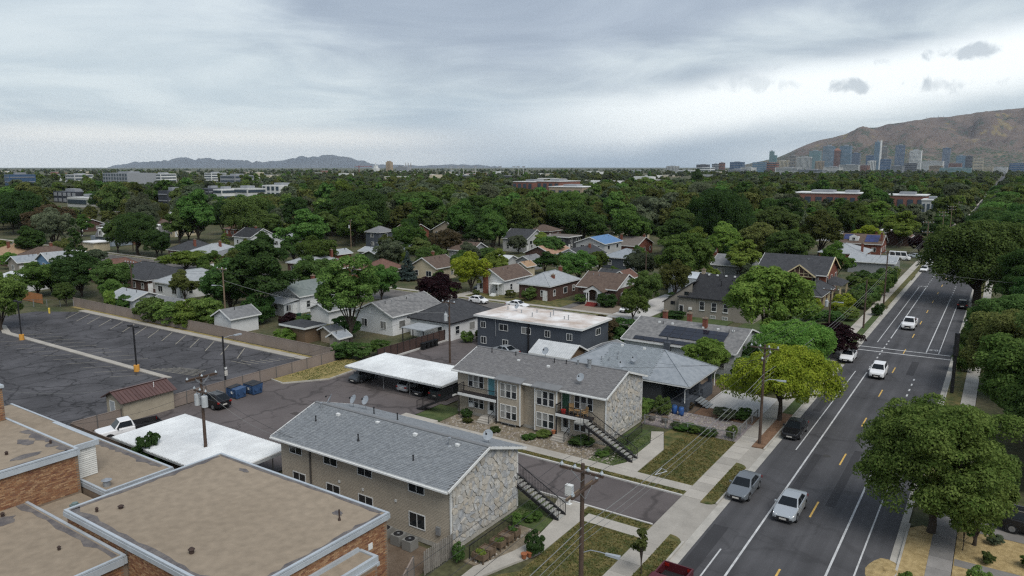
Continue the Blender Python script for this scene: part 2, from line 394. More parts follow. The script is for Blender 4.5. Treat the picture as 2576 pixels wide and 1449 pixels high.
# gutters, kerbs, walks on the west side
g = MB(); g.quad(*[(x, y, -.004) for x, y in ((-17.15, -40), (-16.5, -40), (-16.5, 107), (-17.15, 107))])
g.quad(*[(x, y, -.004) for x, y in ((-17.15, 118), (-16.5, 118), (-16.5, 900), (-17.15, 900))])
struct(g, 'gutter_west', m_kerb)
kb = MB()
for a, b in ((-40, 47.9), (55.2, 63.4), (69.2, 104.5), (121.5, 154), (157, 197), (207, 900)): kb.box(-17.3, -17.15, a, b, -.07, .13)
struct(kb, 'kerb_west', m_kerb)
g = flat([(-4.45, -40), (-3.95, -40), (-3.95, 900), (-4.45, 900)], -.004); struct(g, 'gutter_east', m_kerb)
kb = MB()
for a, b in ((-40, 60.2), (66.5, 118), (121, 176), (180, 900)): kb.box(-3.95, -3.8, a, b, -.07, .13)
struct(kb, 'kerb_east', m_kerb)
ap = MB()
ap.quad((-20.05, 48.0, .11), (-18.45, 48.0, .09), (-18.45, 55.1, .09), (-20.05, 55.1, .11))
ap.quad((-18.45, 47.6, .09), (-17.15, 47.2, .0), (-17.15, 55.6, .0), (-18.45, 55.2, .09))
struct(ap, 'driveway_apron', m_conc)
ap = MB().quad((-18.45, 63.7, .1), (-17.15, 63.2, 0), (-17.15, 69.4, 0), (-18.45, 69.0, .1)); struct(ap, 'north_apron', m_conc)
walk = struct(MB().box(-20.02, -18.43, 15, 48.0, -.07, .085).box(-20.02, -18.43, 55.1, 105, -.07, .085), 'sidewalk_west', m_kerb)
slab = None
for a, b in ((15.2, 48.0), (55.12, 105)):
    n = int((b - a) / 1.62)
    for k in range(n):
        y = a + k * (b - a) / n
        if slab is None: slab = BX(-20.04, -18.42, y + .012, y + (b - a) / n - .012, .02, .115).build('paving_slab', m_conc, walk); s_y = y
        else: inst(slab, 'paving_slab', walk, (0, y - s_y, rng.uniform(-.006, .006)))
struct(BX(-20.02, -18.43, 121.5, 800, -.07, .1), 'sidewalk_far', m_conc)
walk_e = struct(BX(-2.24, -.8, 15, 900, -.07, .08), 'sidewalk_east', m_kerb); slab = None
for k in range(24):
    y = 40 + 1.75 * k
    if slab is None: slab = BX(-2.25, -.79, y + .012, y + 1.738, .02, .11).build('paving_slab', mat('old_concrete', (.20, .19, .18), .9, var=.15, scale=.5, rnd=.22), walk_e)
    else: inst(slab, 'paving_slab', walk_e, (0, 1.75 * k, 0))

def rounded(x0, x1, y0, y1, r0, r1):
    """strip with round ends on its east side"""
    p = [(x0, y0)]
    if r0: p += [(x1 - r0 + r0 * math.sin(t), y0 + r0 - r0 * math.cos(t)) for t in (0, .4, .8, 1.2, 1.57)]
    else: p.append((x1, y0))
    if r1: p += [(x1 - r1 + r1 * math.cos(t), y1 - r1 + r1 * math.sin(t)) for t in (0, .4, .8, 1.2, 1.57)]
    else: p.append((x1, y1))
    return p + [(x0, y1)]
def strip(name, poly, m, z=.12): return struct(MB().prism(poly, -.06, z), name, m)
strip('verge_lawn', rounded(-18.43, -17.3, 10, 48.4, 0, 1.0), m_lawn)
strip('verge_lawn_mid', rounded(-18.43, -17.3, 54.7, 64.4, .9, 1.0), m_lawn)
strip('verge_mulch', rounded(-18.43, -17.3, 69.2, 81, .9, 0), m_bark)
strip('verge_lawn_north', rounded(-18.43, -17.3, 81, 104, 0, .8), m_green)
strip('verge_lawn_far', rounded(-18.43, -17.3, 121.8, 153.5, 1, 0), m_green)
strip('verge_lawn_farther', rounded(-18.43, -17.3, 157, 600, 0, 0), m_lawn)
strip('verge_straw_east', [(-3.8, 15), (-2.26, 15), (-2.26, 60), (-3.0, 60.4), (-3.8, 59.4)], m_straw, .11)
strip('verge_lawn_east', [(-3.8, 66.5), (-2.26, 66.5), (-2.26, 900), (-3.8, 900)], m_lawn, .11)
for nm, x0, x1, y0, y1, m, z in (
        ('yard_south_lawn', -24.95, -20.06, 20, 46.65, m_lawn, .09), ('lawn_ribbon_south', -25.6, -20.06, 47.98, 49.0, m_lawn, .088),
        ('front_walk_south', -25.0, -20.06, 46.68, 47.95, m_conc, .095), ('front_walk_north', -48.5, -20.06, 56.1, 57.4, m_conc, .10),
        ('lawn_ribbon_north', -48.5, -20.06, 55.3, 56.08, m_lawn, .09),
        ('gravel_bed_north', -48.2, -27.7, 57.43, 61.4, m_gravel, .06), ('walk_rear', -53.2, -48.6, 56.4, 57.9, m_conc, .05),
        ('yard_rear_lawn', -51.9, -48.4, 58.0, 62.3, m_green, .04),
        ('gravel_yard', -30.2, -20.1, 69.6, 75.4, m_gravelp, .05), ('concrete_pad', -26.6, -20.1, 78.4, 86, m_conc2, .07),
        ('garden_bed', -34, -26.7, 75.5, 90, m_dirt, .04), ('garden_strip', -26.6, -20.1, 75.5, 78.3, m_bark, .045),
        ('yard_north', -50.9, -20.1, 90, 107, m_green, .0), ('yard_corner_lawn', -36, -20.1, 121.6, 143, m_green, .06),
        ('yard_beyond', -48, -20.1, 143.2, 260, m_yard, .05),
        ('service_strip', -52.5, -30.4, 31.5, 36.9, m_dirt, -.02), ('yard_west_lots', -160, -71.2, 70.5, 107.5, m_yard, -.03)):
    struct(BX(x0, x1, y0, y1, -.065, z), nm, m)
strip('yard_north_lawn', [(-25.15, 57.43), (-20.06, 57.43), (-20.06, 69.5), (-27.0, 69.5), (-27.05, 68.2), (-25.2, 63.7)], m_lawn, .09)
strip('path_north', [(-27.6, 57.43), (-25.2, 57.43), (-25.25, 63.7), (-27.1, 68.2), (-28.2, 67.6), (-27.0, 64.6), (-26.9, 58.8)], m_conc, .1)
strip('stone_bed', [(-30.2, 57.5), (-27.7, 57.5), (-27.0, 58.8), (-27.05, 64.5), (-28.25, 67.6), (-30.2, 68)], m_green, .07)
strip('path_south', [(-28.4, 49.05), (-25.65, 49.05), (-25.65, 47.9), (-24.98, 46.6), (-25.0, 41), (-25.9, 38.6), (-26.7, 36.2), (-26.7, 33), (-27.8, 33), (-27.9, 36.7), (-27.2, 38.5), (-26.75, 40), (-26.4, 42.2), (-26.8, 45.6), (-28.0, 47.6)], m_conc, .1)
strip('rock_bed', [(-27.2, 38.6), (-26.8, 40), (-26.45, 42.2), (-26.7, 43.4), (-28.9, 43.4), (-28.9, 36.9), (-27.95, 36.9)], m_gravel, .06)
strip('stair_lawn', [(-28.9, 43.45), (-26.7, 43.45), (-26.85, 45.6), (-28.05, 47.6), (-30.2, 48.9), (-30.2, 43.45)], m_green, .06)
strip('planter_bed', [(-24.97, 38), (-24.97, 46.5), (-22, 46.62), (-20.1, 46.62), (-20.1, 20), (-26.6, 20), (-26.6, 36)], m_lawn, .08)
# ---- apartments' drive and lot
for nm, x0, x1, y0, y1 in (('apartment_drive', -51.95, -20.08, 49.2, 55.05), ('apartment_lot', -76.2, -52.0, 33.8, 62.4), ('carport_lot', -70.8, -51.2, 62.45, 73), ('alley_lot', -70.8, -47.6, 73.05, 96.5)):
    struct(flat([(x0, y0), (x1, y0), (x1, y1), (x0, y1)], .03), nm, m_drive)
kb = MB().box(-36.5, -20.1, 55.08, 55.26, -.05, .14).box(-30.5, -20.15, 49.02, 49.18, -.05, .14).box(-71.15, -70.85, 72, 96, -.05, .22)
struct(kb, 'drive_kerb', m_conc2)
strip('dry_grass_corner', [(-76.1, 57.8), (-73.6, 57.5), (-70.2, 62.0), (-70.6, 67), (-71, 71), (-76.2, 71)], m_yellow, .11)
kb = MB()
pk = [(-76.1, 57.75), (-73.55, 57.42), (-71.5, 60.1), (-70.1, 62.0), (-70.5, 67)]
for a, b in zip(pk, pk[1:]): kb.bar((*a, .1), (*b, .1), .16, .2)
struct(kb, 'corner_kerb', m_kerb)
struct(BX(-63.7, -62.7, 50.5, 51.3, .0, .038), 'storm_drain_ground', mat('drain_iron', (.06, .05, .045), .7))
# ---- school/church car park
lot = struct(flat([(-151, 29), (-76.6, 29), (-76.6, 66.6), (-143, 66.6), (-150.5, 62)], .02), 'car_park', m_lot)
struct(BX(-144, -80.3, 66.62, 67.85, -.05, .12), 'car_park_walk', m_conc)
struct(BX(-149.5, -77, 67.9, 68.6, -.05, .06), 'fence_bed', m_yellow)
struct(MB().prism([(-142, 52.6), (-140.9, 53.2), (-134, 51.2), (-87.7, 51.2), (-88.2, 50.4), (-135, 50.3)], 0, .14), 'car_park_divider', m_conc)
def pline(a, b, wd, nm='stall_line', m=None):
    a = Vector((*a, 0)); b = Vector((*b, 0)); d = (b - a).normalized(); n_ = Vector((-d.y, d.x, 0)) * wd / 2
    MB().quad(*[(p.x, p.y, .026) for p in (a - n_, b - n_, b + n_, a + n_)]).build(nm, m or m_cream, lot)
for k in range(14): pline((-143 + 3.82 * k, 66.3), (-138.7 + 3.82 * k, 61.9), .12)
for k in range(9): pline((-131 + 3.55 * k, 51.5), (-128 + 3.55 * k, 54.8), .09)
for k in range(10): pline((-129 + 3.8 * k, 46.9), (-126.3 + 3.8 * k, 49.8), .08)
for k in range(7): pline((-88.5 + .9 * k, 60.6 + .9 * k), (-84.5 + .4 * k, 60.9 + .9 * k), .1)
for k in range(6): pline((-94 + .5 * k, 52.0 + .5 * k), (-86 - .2 * k, 53.4 + .45 * k), .09)
for k in range(4): pline((-113.0 + .9 * k, 33.2), (-110.6 + .9 * k, 36.6), .1, m=m_yel)
# ---- cross street and the yards along it
struct(flat([(-340, 108), (-16.52, 108), (-16.52, 117.6), (-340, 117.6)], .003), 'cross_street', m_street)
struct(MB().box(-340, -18, 117.62, 117.8, -.05, .13).box(-340, -18, 107.8, 107.98, -.05, .13), 'cross_kerb', m_kerb)
struct(BX(-340, -21, 119.2, 120.6, -.05, .1), 'cross_sidewalk', m_conc)
struct(MB().box(-340, -21, 117.82, 119.18, -.05, .08), 'cross_verge', m_lawn)
for nm, x0, x1, m in (('front_yard_lawn', -100, -90.4, m_lawn), ('front_yard_white_house', -90.2, -80.2, m_lawn), ('front_yard_brick_house', -80, -70.2, m_lawn), ('front_yard_dirt', -68, -59, mat('pink_dirt', (.20, .165, .13), .95, scale=.5, fine=.2)), ('front_yard_corner', -51.5, -38, m_green)):
    struct(BX(x0, x1, 120.62, 128.3, -.05, .07), nm, m)
for nm, x0, x1, y1, m in (('drive_grey', -70.1, -68.1, 134, m_street), ('drive_concrete', -58.8, -52, 146, m_conc2), ('drive_west', -96, -93.5, 132, m_conc)):
    struct(BX(x0, x1, 117.85, y1, -.05, .085), nm, m)
# ================================================================== building helpers
m_glass = mat('window_glass', (.018, .022, .026), .06, var=.3, scale=.3, fine=0, spec=.6)
m_blind = mat('window_blind', (.22, .22, .21), .25, var=.2, scale=.8, fine=0, spec=.5, rnd=.3)
m_trim = mat('white_trim', (.62, .63, .62), .6, var=.08, scale=.8)
m_bluetrim = mat('pale_metal_edge', (.40, .44, .475), .45, var=.10, scale=.6, metal=.15)
m_black = mat('black_iron', (.018, .018, .02), .5, fine=0)
m_brickred = palette('red_brick_pieces', [(.19, .085, .048), (.25, .125, .065), (.33, .19, .10), (.15, .065, .042), (.38, .24, .135), (.22, .11, .062)], fine=.15, scale=12)
m_brickflat = mat('red_brick_far', (.17, .062, .042), .9, var=.25, scale=3.0, fine=.2)
m_brickdark = mat('dark_brick_far', (.085, .05, .04), .9, var=.25, scale=3.0, fine=.2)
m_mortar = mat('mortar', (.20, .155, .115), .95, var=.1, scale=2)
m_galv = mat('galvanised', (.36, .38, .40), .4, var=.1, scale=2, metal=.6)
def fr(side, p, u, z, o):
    if side == 'S': return (u, p - o, z)
    if side == 'N': return (u, p + o, z)
    if side == 'E': return (p + o, u, z)
    return (p - o, u, z)
def wbox(mb, side, p, u0, u1, z0, z1, o0, o1):
    a = fr(side, p, u0, z0, o0); b = fr(side, p, u1, z1, o1)
    return mb.box(a[0], b[0], a[1], b[1], a[2], b[2])
def window(parent, side, p, u0, u1, z0, z1, fm=None, pm=None, vs=1, hs=0, fw=.06, o=.025, name='window', sill=False):
    """frame with mullions; every pane an object of its own"""
    f = MB(); fm = fm or m_trim
    wbox(f, side, p, u0 - fw, u0, z0 - fw, z1 + fw, o - .03, o + .05); wbox(f, side, p, u1, u1 + fw, z0 - fw, z1 + fw, o - .03, o + .05)
    wbox(f, side, p, u0, u1, z0 - fw, z0, o - .03, o + .05); wbox(f, side, p, u0, u1, z1, z1 + fw, o - .03, o + .05)
    if sill: wbox(f, side, p, u0 - fw - .05, u1 + fw + .05, z0 - fw - .08, z0 - fw, o - .03, o + .11)
    mw = .02
    for k in range(1, vs + 1): c = u0 + (u1 - u0) * k / (vs + 1); wbox(f, side, p, c - mw, c + mw, z0, z1, o - .03, o + .045)
    for k in range(1, hs + 1): c = z0 + (z1 - z0) * k / (hs + 1); wbox(f, side, p, u0, u1, c - mw, c + mw, o - .03, o + .04)
    w_ = f.build(name, fm, parent)
    for i in range(vs + 1):
        for j in range(hs + 1):
            a = u0 + (u1 - u0) * i / (vs + 1); b = u0 + (u1 - u0) * (i + 1) / (vs + 1)
            c = z0 + (z1 - z0) * j / (hs + 1); d = z0 + (z1 - z0) * (j + 1) / (hs + 1)
            q = pm or (m_glass if rng.random() < .7 else m_blind)
            wbox(MB(), side, p, a, b, c, d, o - .02, o + .012).build('pane', q, w_)
    return w_
def door(parent, side, p, u0, u1, z0, z1, m, glassd=False, name='door'):
    d = wbox(MB(), side, p, u0, u1, z0, z1, -.02, .04).build(name, m, parent)
    t = MB()
    for a, b, c, e in ((u0 - .09, u0, z0, z1 + .09), (u1, u1 + .09, z0, z1 + .09), (u0, u1, z1, z1 + .09)): wbox(t, side, p, a, b, c, e, -.02, .06)
    t.build('door_frame', m_trim, d)
    if glassd: wbox(MB(), side, p, u0 + .15, u1 - .15, z0 + .5, z1 - .15, .03, .05).build('pane', m_glass, d)
    wbox(MB(), side, p, u1 - .14, u1 - .08, z0 + .95, z0 + 1.05, .03, .1).build('handle', m_galv, d)
    return d
def bricks(parent, side, p, u0, u1, z0, z1, out, name='brick', bl=.30, bh=.092):
    """positions of bricks laid in running bond on a wall face"""
    rows = int((z1 - z0) / bh); it = []
    for r_ in range(rows):
        off = (r_ % 2) * bl / 2
        n_ = int((u1 - u0 - off) / bl)
        for k in range(n_): out.append((0 if side in 'SN' else 1, fr(side, p, u0 + off + k * bl, z0 + r_ * bh, 0)))
def brick_protos(bl=.30, bh=.092, d=.012):
    ps = []
    for ax in (0, 1):
        L_ = bl - .014; H_ = bh - .014
        if ax == 0: v = [(0, .01, 0), (L_, .01, 0), (L_, -d, 0), (0, -d, 0), (0, .01, H_), (L_, .01, H_), (L_, -d, H_), (0, -d, H_)]
        else: v = [(-.01, 0, 0), (d, 0, 0), (d, L_, 0), (-.01, L_, 0), (-.01, 0, H_), (d, 0, H_), (d, L_, H_), (-.01, L_, H_)]
        ps.append((v, [(4, 5, 6, 7), (0, 1, 2, 3), (0, 1, 5, 4), (1, 2, 6, 5), (2, 3, 7, 6), (3, 0, 4, 7)]))
    return ps

# ================================================================== tan gravel-roofed brick hall
m_tan = mat('tan_gravel_roof', (.238, .194, .144), .95, scale=.12, c2=(.268, .220, .165), fine=.15, bump=.25, bscale=60)
m_tar = mat('bare_tar', (.085, .08, .085), .9, scale=1.5, c2=(.16, .145, .135), fine=.3)
hall = empty('brick_hall', (-45, 22, 0), 'brown brick hall with stepped tan gravel flat roofs and pale metal edges', 'building')
def flatroof(x0, x1, y0, y1, z, edges='NSEW', ed=.42, lip=.10):
    b = BX(x0 + .16, x1 - .16, y0 + .16, y1 - .16, z - .25, z - .06).build('roof', m_tan, hall)
    for s_ in edges:
        a = {'N': (x0, x1, y1 - .18, y1), 'S': (x0, x1, y0, y0 + .18), 'E': (x1 - .18, x1, y0 + .19, y1 - .19), 'W': (x0, x0 + .18, y0 + .19, y1 - .19)}[s_]
        o_ = {'N': (0, 0, 0, .05), 'S': (0, 0, -.05, 0), 'E': (0, .05, 0, 0), 'W': (-.05, 0, 0, 0)}[s_]
        MB().box(a[0], a[1], a[2], a[3], z - .1, z).box(a[0] + o_[0], a[1] + o_[1], a[2] + o_[2], a[3] + o_[3], z - ed, z - .13).build('metal_edge', m_bluetrim, b)
    return b
def wallbox(x0, x1, y0, y1, z0, z1): return BX(x0, x1, y0, y1, z0, z1).build('wall', m_mortar, hall)
wallbox(-47.8, -30.62, 20.22, 31.3, 0, 5.2); r1 = flatroof(-47.95, -30.5, 20.1, 31.45, 5.5)
wallbox(-62, -40.8, 6, 20.2, 0, 4.3); r2 = flatroof(-62, -40.6, 5, 20.08, 4.75, 'NE', ed=.55)
wallbox(-53.4, -48.1, 20.1, 23.6, 0, 3.7); r5 = flatroof(-53.2, -47.98, 20.1, 23.6, 4.1, 'W')
wallbox(-76, -50.2, 23.7, 28.6, 0, 4.4); r4 = flatroof(-76.8, -50.0, 23.7, 28.75, 4.8, 'NES')
wallbox(-76, -52.95, 6, 23.5, 0, 7.0); r3 = flatroof(-76, -52.8, 5.8, 23.55, 7.4, 'NE', ed=.5)
wallbox(-70, -63.75, 20.0, 23.3, 7.36, 10.0)
BX(-70.1, -63.6, 19.9, 23.4, 10.0, 10.22).build('coping', m_bluetrim, hall)
it = []
bricks(hall, 'E', -30.62, 20.25, 31.3, 0, 5.06, it); bricks(hall, 'S', 20.22, -40.75, -30.65, 0, 5.06, it)
bricks(hall, 'S', 20.22, -47.8, -40.8, 4.6, 5.06, it)
bricks(hall, 'E', -52.95, 6.2, 23.45, 4.2, 6.88, it)
bricks(hall, 'E', -63.75, 20.0, 23.3, 7.4, 9.98, it)
bricks(hall, 'E', -40.8, 6.0, 20, 0, 4.3, it); bricks(hall, 'E', -28.9, 20.62, 28.6, 0, 3.6, it); bricks(hall, 'S', 20.6, -30.5, -28.9, 0, 3.6, it)
pieces(hall, 'brick', brick_protos(), it, m_brickred)
# white boarded plant room on the roof
BX(-60.1, -53.75, 23.6, 25.1, 4.7, 7.1).build('plant_room', m_trim, hall)
pr_ = BX(-60.2, -53.6, 23.6, 25.25, 7.1, 7.3).build('plant_room_roof', m_tan, hall)
BX(-53.72, -53.55, 23.6, 25.3, 6.95, 7.34).build('metal_edge', m_bluetrim, pr_); BX(-60.2, -53.72, 25.1, 25.3, 6.95, 7.34).build('metal_edge', m_bluetrim, pr_)
bd = None; m_board = mat('white_boards', (.55, .55, .52), .7, rnd=.08, var=.1, scale=2)
for k in range(15):
    q = MB().hexa([(-53.76, 23.62, 4.78 + .15 * k), (-53.70, 23.62, 4.78 + .15 * k), (-53.70, 25.1, 4.78 + .15 * k), (-53.76, 25.1, 4.78 + .15 * k),
                   (-53.76, 23.62, 4.92 + .15 * k), (-53.735, 23.62, 4.92 + .15 * k), (-53.735, 25.1, 4.92 + .15 * k), (-53.76, 25.1, 4.92 + .15 * k)])
    q.build('board', m_board, hall)
# low canopy roof on the east face
cw = BX(-30.6, -28.9, 20.6, 28.6, 0, 3.75).build('porch_wall', m_mortar, hall)
pc = BX(-30.55, -29.1, 20.5, 28.7, 3.75, 4.1).build('porch_roof', m_tan, hall)
MB().box(-29.25, -29.05, 20.4, 28.9, 3.85, 4.2).box(-30.5, -29.25, 28.7, 28.9, 3.85, 4.2).box(-29.05, -28.95, 20.4, 28.9, 3.62, 3.84).build('metal_edge', m_bluetrim, pc)
MB().box(-30.58, -30.42, 20.5, 28.7, 4.1, 4.35).build('flashing', m_bluetrim, pc)
# bare tar along the roof edges, vents
def tarpatch(z, pts): flat(pts, z - .045).build('tar_patch', m_tar, hall)
def ragged(x0, x1, y, w0, z, ax='x', s_=1):
    n_ = 22; p = []; q = []
    for k in range(n_ + 1):
        u = x0 + (x1 - x0) * k / n_; d = w0 * (.25 + .9 * abs(noise.noise((u * .9, y, 3.1))) + .35 * rng.random())
        p.append((u, y)); q.append((u, y + s_ * d))
    for k in range(n_):
        a = [p[k], p[k + 1], q[k + 1], q[k]]
        if ax == 'y': a = [(c[1], c[0]) for c in a]
        yield a
def tarline(*args, **kw):
    b = MB(); z = args[4]
    for a in ragged(*args, **kw): b.quad(*[(c[0], c[1], z - .05) for c in a])
    b.build('tar_edge', m_tar, hall)
tarline(-47.6, -31, 20.28, .65, 5.5); tarline(20.4, 31, -47.76, .6, 5.5, ax='y'); tarline(-47.6, -31, 31.26, .35, 5.5, s_=-1); tarline(20.4, 31, -30.7, .45, 5.5, ax='y', s_=-1)
tarline(-60, -53, 23.3, .8, 7.4, s_=-1); tarline(8, 23, -53.0, .45, 7.4, ax='y', s_=-1); tarline(-60, -51, 28.5, .8, 4.8, s_=-1); tarline(-61, -41, 19.8, .6, 4.75, s_=-1)
for x, y, z, rx, ry in ((-57.3, 22.0, 7.4, 1.1, .5), (-51.3, 17.9, 4.75, .8, .9), (-53.5, 18.8, 4.75, .7, .4), (-33.2, 29.6, 5.5, .5, .3), (-43.8, 30.4, 5.5, .6, .25), (-54.4, 20.8, 7.4, .5, 1.2)):
    b = MB(); n_ = 14
    b.quad(*[(x + rx * math.cos(t) * (.6 + .5 * rng.random()), y + ry * math.sin(t) * (.6 + .5 * rng.random()), z - .048) for t in [2 * math.pi * k / n_ for k in range(n_)]])
    b.build('tar_patch', m_tar, hall)
for x, y, z, h, r_ in ((-55.5, 22.9, 7.4, .22, .11), (-55.8, 20.2, 7.4, .2, .13), (-46.0, 21.2, 5.5, .25, .12), (-45.2, 22.3, 5.5, .18, .2), (-52.0, 18.2, 4.75, .22, .15), (-36.4, 21.6, 5.5, .3, .2), (-51.3, 24.6, 4.8, .3, .12), (-44.5, 18.2, 4.75, .2, .12)):
    MB().cyl(x, y, z - .1, z + h * .6, r_ * .7, n=10).cyl(x, y, z + h * .6, z + h, r_, r_ * .4, n=10).build('roof_vent', mat('rust_vent', (.045, .03, .025), .8), hall)
MB().cyl(-32.4, 29.0, 5.3, 6.15, .05, n=8).cyl(-32.4, 29.0, 5.4, 5.62, .11, .06, n=8).build('vent_pipe', mat('rust_vent', 0), hall)
MB().cyl(-50.9, 24.3, 4.6, 5.2, .24, n=14).cyl(-50.9, 24.3, 5.2, 5.32, .36, .10, n=14).build('roof_vent', m_galv, hall)
MB().box(-50.6, -50.1, 21.6, 22.1, 4.0, 4.5).cyl(-50.35, 21.85, 4.5, 4.62, .2, n=10).build('roof_fan', mat('teal_grey', (.14, .19, .19), .6), hall)
for y in (29.6, 22.4): MB().box(-30.62, -30.57, y, y + .35, 3.7, 4.1).build('wall_vent', m_trim, hall)

# ================================================================== apartment blocks
m_shg = palette('grey_shingles', [(.165, .178, .19), (.19, .205, .218), (.215, .232, .245), (.18, .195, .21), (.235, .25, .26)], fine=.06, scale=3)
m_shg2 = palette('warm_grey_shingles', [(.155, .153, .156), (.175, .173, .176), (.195, .192, .192), (.165, .162, .165), (.21, .208, .206)], fine=.06, scale=3)
m_roofbase = mat('roof_felt', (.16, .165, .17), .9)
m_stone = palette('stone_pieces', [(.33, .34, .35), (.40, .39, .365), (.43, .395, .34), (.36, .37, .375), (.46, .445, .41), (.40, .36, .30), (.30, .315, .33), (.44, .425, .39)], fine=.16, scale=3.5)
m_grout = mat('grout', (.26, .25, .225), .95)
m_siding = mat('tan_siding', (.365, .32, .255), .8, var=.06, scale=.6, rnd=.05)
m_treads = mat('stair_tread', (.30, .30, .28), .9, var=.15, scale=2, rnd=.1)
def shingled(parent, roof, quad, m, cols_, rows, name='shingle', limit=300):
    """courses of shingle tabs lapped down a roof plane: quad = eave left, eave right, ridge right, ridge left"""
    A, B, C, D = [Vector(q) for q in quad]
    nrm = (B - A).cross(D - A).normalized(); up = (D - A) / rows; tw = (B - A) / cols_; ud = up.normalized()
    protos = []
    for dw in (.0, .006, .012):
        a = tw * .02; b = tw * .98
        v = [a - ud * .02, b - ud * .02, b + up * 1.02, a + up * 1.02]; t = nrm * (.028 + dw)
        v = [v[0] + t, v[1] + t, v[2] + nrm * .006, v[3] + nrm * .006, v[0], v[1]]
        protos.append(([tuple(q) for q in v], [(0, 1, 2, 3), (4, 5, 1, 0)]))
    hv = [protos[0][0][0]]
    items = []
    for r_ in range(rows):
        off = (r_ * .37) % 1.0
        for k in range(-1, cols_):
            t = k + off
            if t < -.02 or t > cols_ - .98: continue
            items.append((rng.randrange(3), tuple(A + tw * t + up * r_ + nrm * .02)))
    pieces(parent, name, protos, items, m, limit)
def lapboards(mb, side, p, u0, u1, z0, z1, ex=.115):
    n_ = max(1, int(round((z1 - z0) / ex))); e = (z1 - z0) / n_
    for k in range(n_):
        a = z0 + k * e
        mb.quad(fr(side, p, u0, a, .028), fr(side, p, u1, a, .028), fr(side, p, u1, a + e, .006), fr(side, p, u0, a + e, .006))
        mb.quad(fr(side, p, u0, a, .004), fr(side, p, u1, a, .004), fr(side, p, u1, a, .028), fr(side, p, u0, a, .028))
def clip(poly, a, b, c):
    """keep a x + b y <= c"""
    out_ = []
    for i in range(len(poly)):
        p, q = poly[i], poly[(i + 1) % len(poly)]
        dp = a * p[0] + b * p[1] - c; dq = a * q[0] + b * q[1] - c
        if dp <= 0: out_.append(p)
        if (dp < 0) != (dq < 0) and abs(dp - dq) > 1e-9:
            t = dp / (dp - dq); out_.append((p[0] + (q[0] - p[0]) * t, p[1] + (q[1] - p[1]) * t))
    return out_
def stonewall(parent, X, outline, cell=.38, seed=3):
    """rubble facing on an east wall: outline in (y, z)"""
    r_ = random.Random(seed); ys = [p[0] for p in outline]; zs = [p[1] for p in outline]; pts = []
    y = min(ys)
    while y < max(ys):
        z = min(zs) + r_.random() * .3
        while z < max(zs):
            pts.append((y + r_.uniform(-.30, .30), z + r_.uniform(-.3, .3))); z += cell * r_.uniform(.85, 1.7)
        y += cell * .92
    B = MB().quad(*[(X + .01, q[0], q[1]) for q in outline]); B.build('grout_bed', m_grout, parent)
    for i, s_ in enumerate(pts):
        poly = list(outline)
        for j, t in enumerate(pts):
            if i == j: continue
            ddx, ddy = t[0] - s_[0], t[1] - s_[1]; d2 = ddx * ddx + ddy * ddy
            if d2 > 6 or d2 < 1e-4: continue
            d = math.sqrt(d2); mx_ = (s_[0] + t[0]) / 2 * ddx + (s_[1] + t[1]) / 2 * ddy
            poly = clip(poly, ddx / d, ddy / d, mx_ / d - r_.uniform(.005, .012))
            if len(poly) < 3: break
        if len(poly) < 3: continue
        cy_ = sum(p[0] for p in poly) / len(poly); cz_ = sum(p[1] for p in poly) / len(poly); d = r_.uniform(.04, .13)
        # knock the corners off
        pp = []
        for k in range(len(poly)):
            p, q = poly[k], poly[(k + 1) % len(poly)]
            for f_ in (.10, .90): pp.append((p[0] + (q[0] - p[0]) * f_, p[1] + (q[1] - p[1]) * f_))
        n_ = len(pp); b = MB()
        tilt = (r_.uniform(-.07, .07), r_.uniform(-.07, .07))
        fo = [(X + d + (p[0] - cy_) * tilt[0] + (p[1] - cz_) * tilt[1], cy_ + (p[0] - cy_) * .965, cz_ + (p[1] - cz_) * .965) for p in pp]
        bo = [(X + .012, p[0], p[1]) for p in pp]
        b.v = fo + bo; b.f = [tuple(range(n_))] + [(n_ + k, n_ + (k + 1) % n_, (k + 1) % n_, k) for k in range(n_)]; b.m = [0] * (n_ + 1)
        b.build('stone', m_stone, parent)
def railing(parent, pts, h=.95, step=.13, m=None, name='railing'):
    m = m or m_black; f = MB()
    for a, b in zip(pts, pts[1:]):
        a = Vector(a); b = Vector(b); up = Vector((0, 0, h))
        f.bar(a + up, b + up, .05, .05); f.bar(a + Vector((0, 0, .1)), b + Vector((0, 0, .1)), .03, .03)
        f.bar(a, a + up, .05, .05); f.bar(b, b + up, .05, .05)
    o = f.build(name, m, parent)
    src = None
    for a, b in zip(pts, pts[1:]):
        a = Vector(a); b = Vector(b); n_ = int((b - a).length / step)
        for k in range(1, n_):
            p = a + (b - a) * k / n_
            if src is None: src = MB().box(p.x - .009, p.x + .009, p.y - .009, p.y + .009, p.z + .1, p.z + h).build('baluster', m, o); s0 = p
            else: inst(src, 'baluster', o, p - s0).location = p - s0
    return o
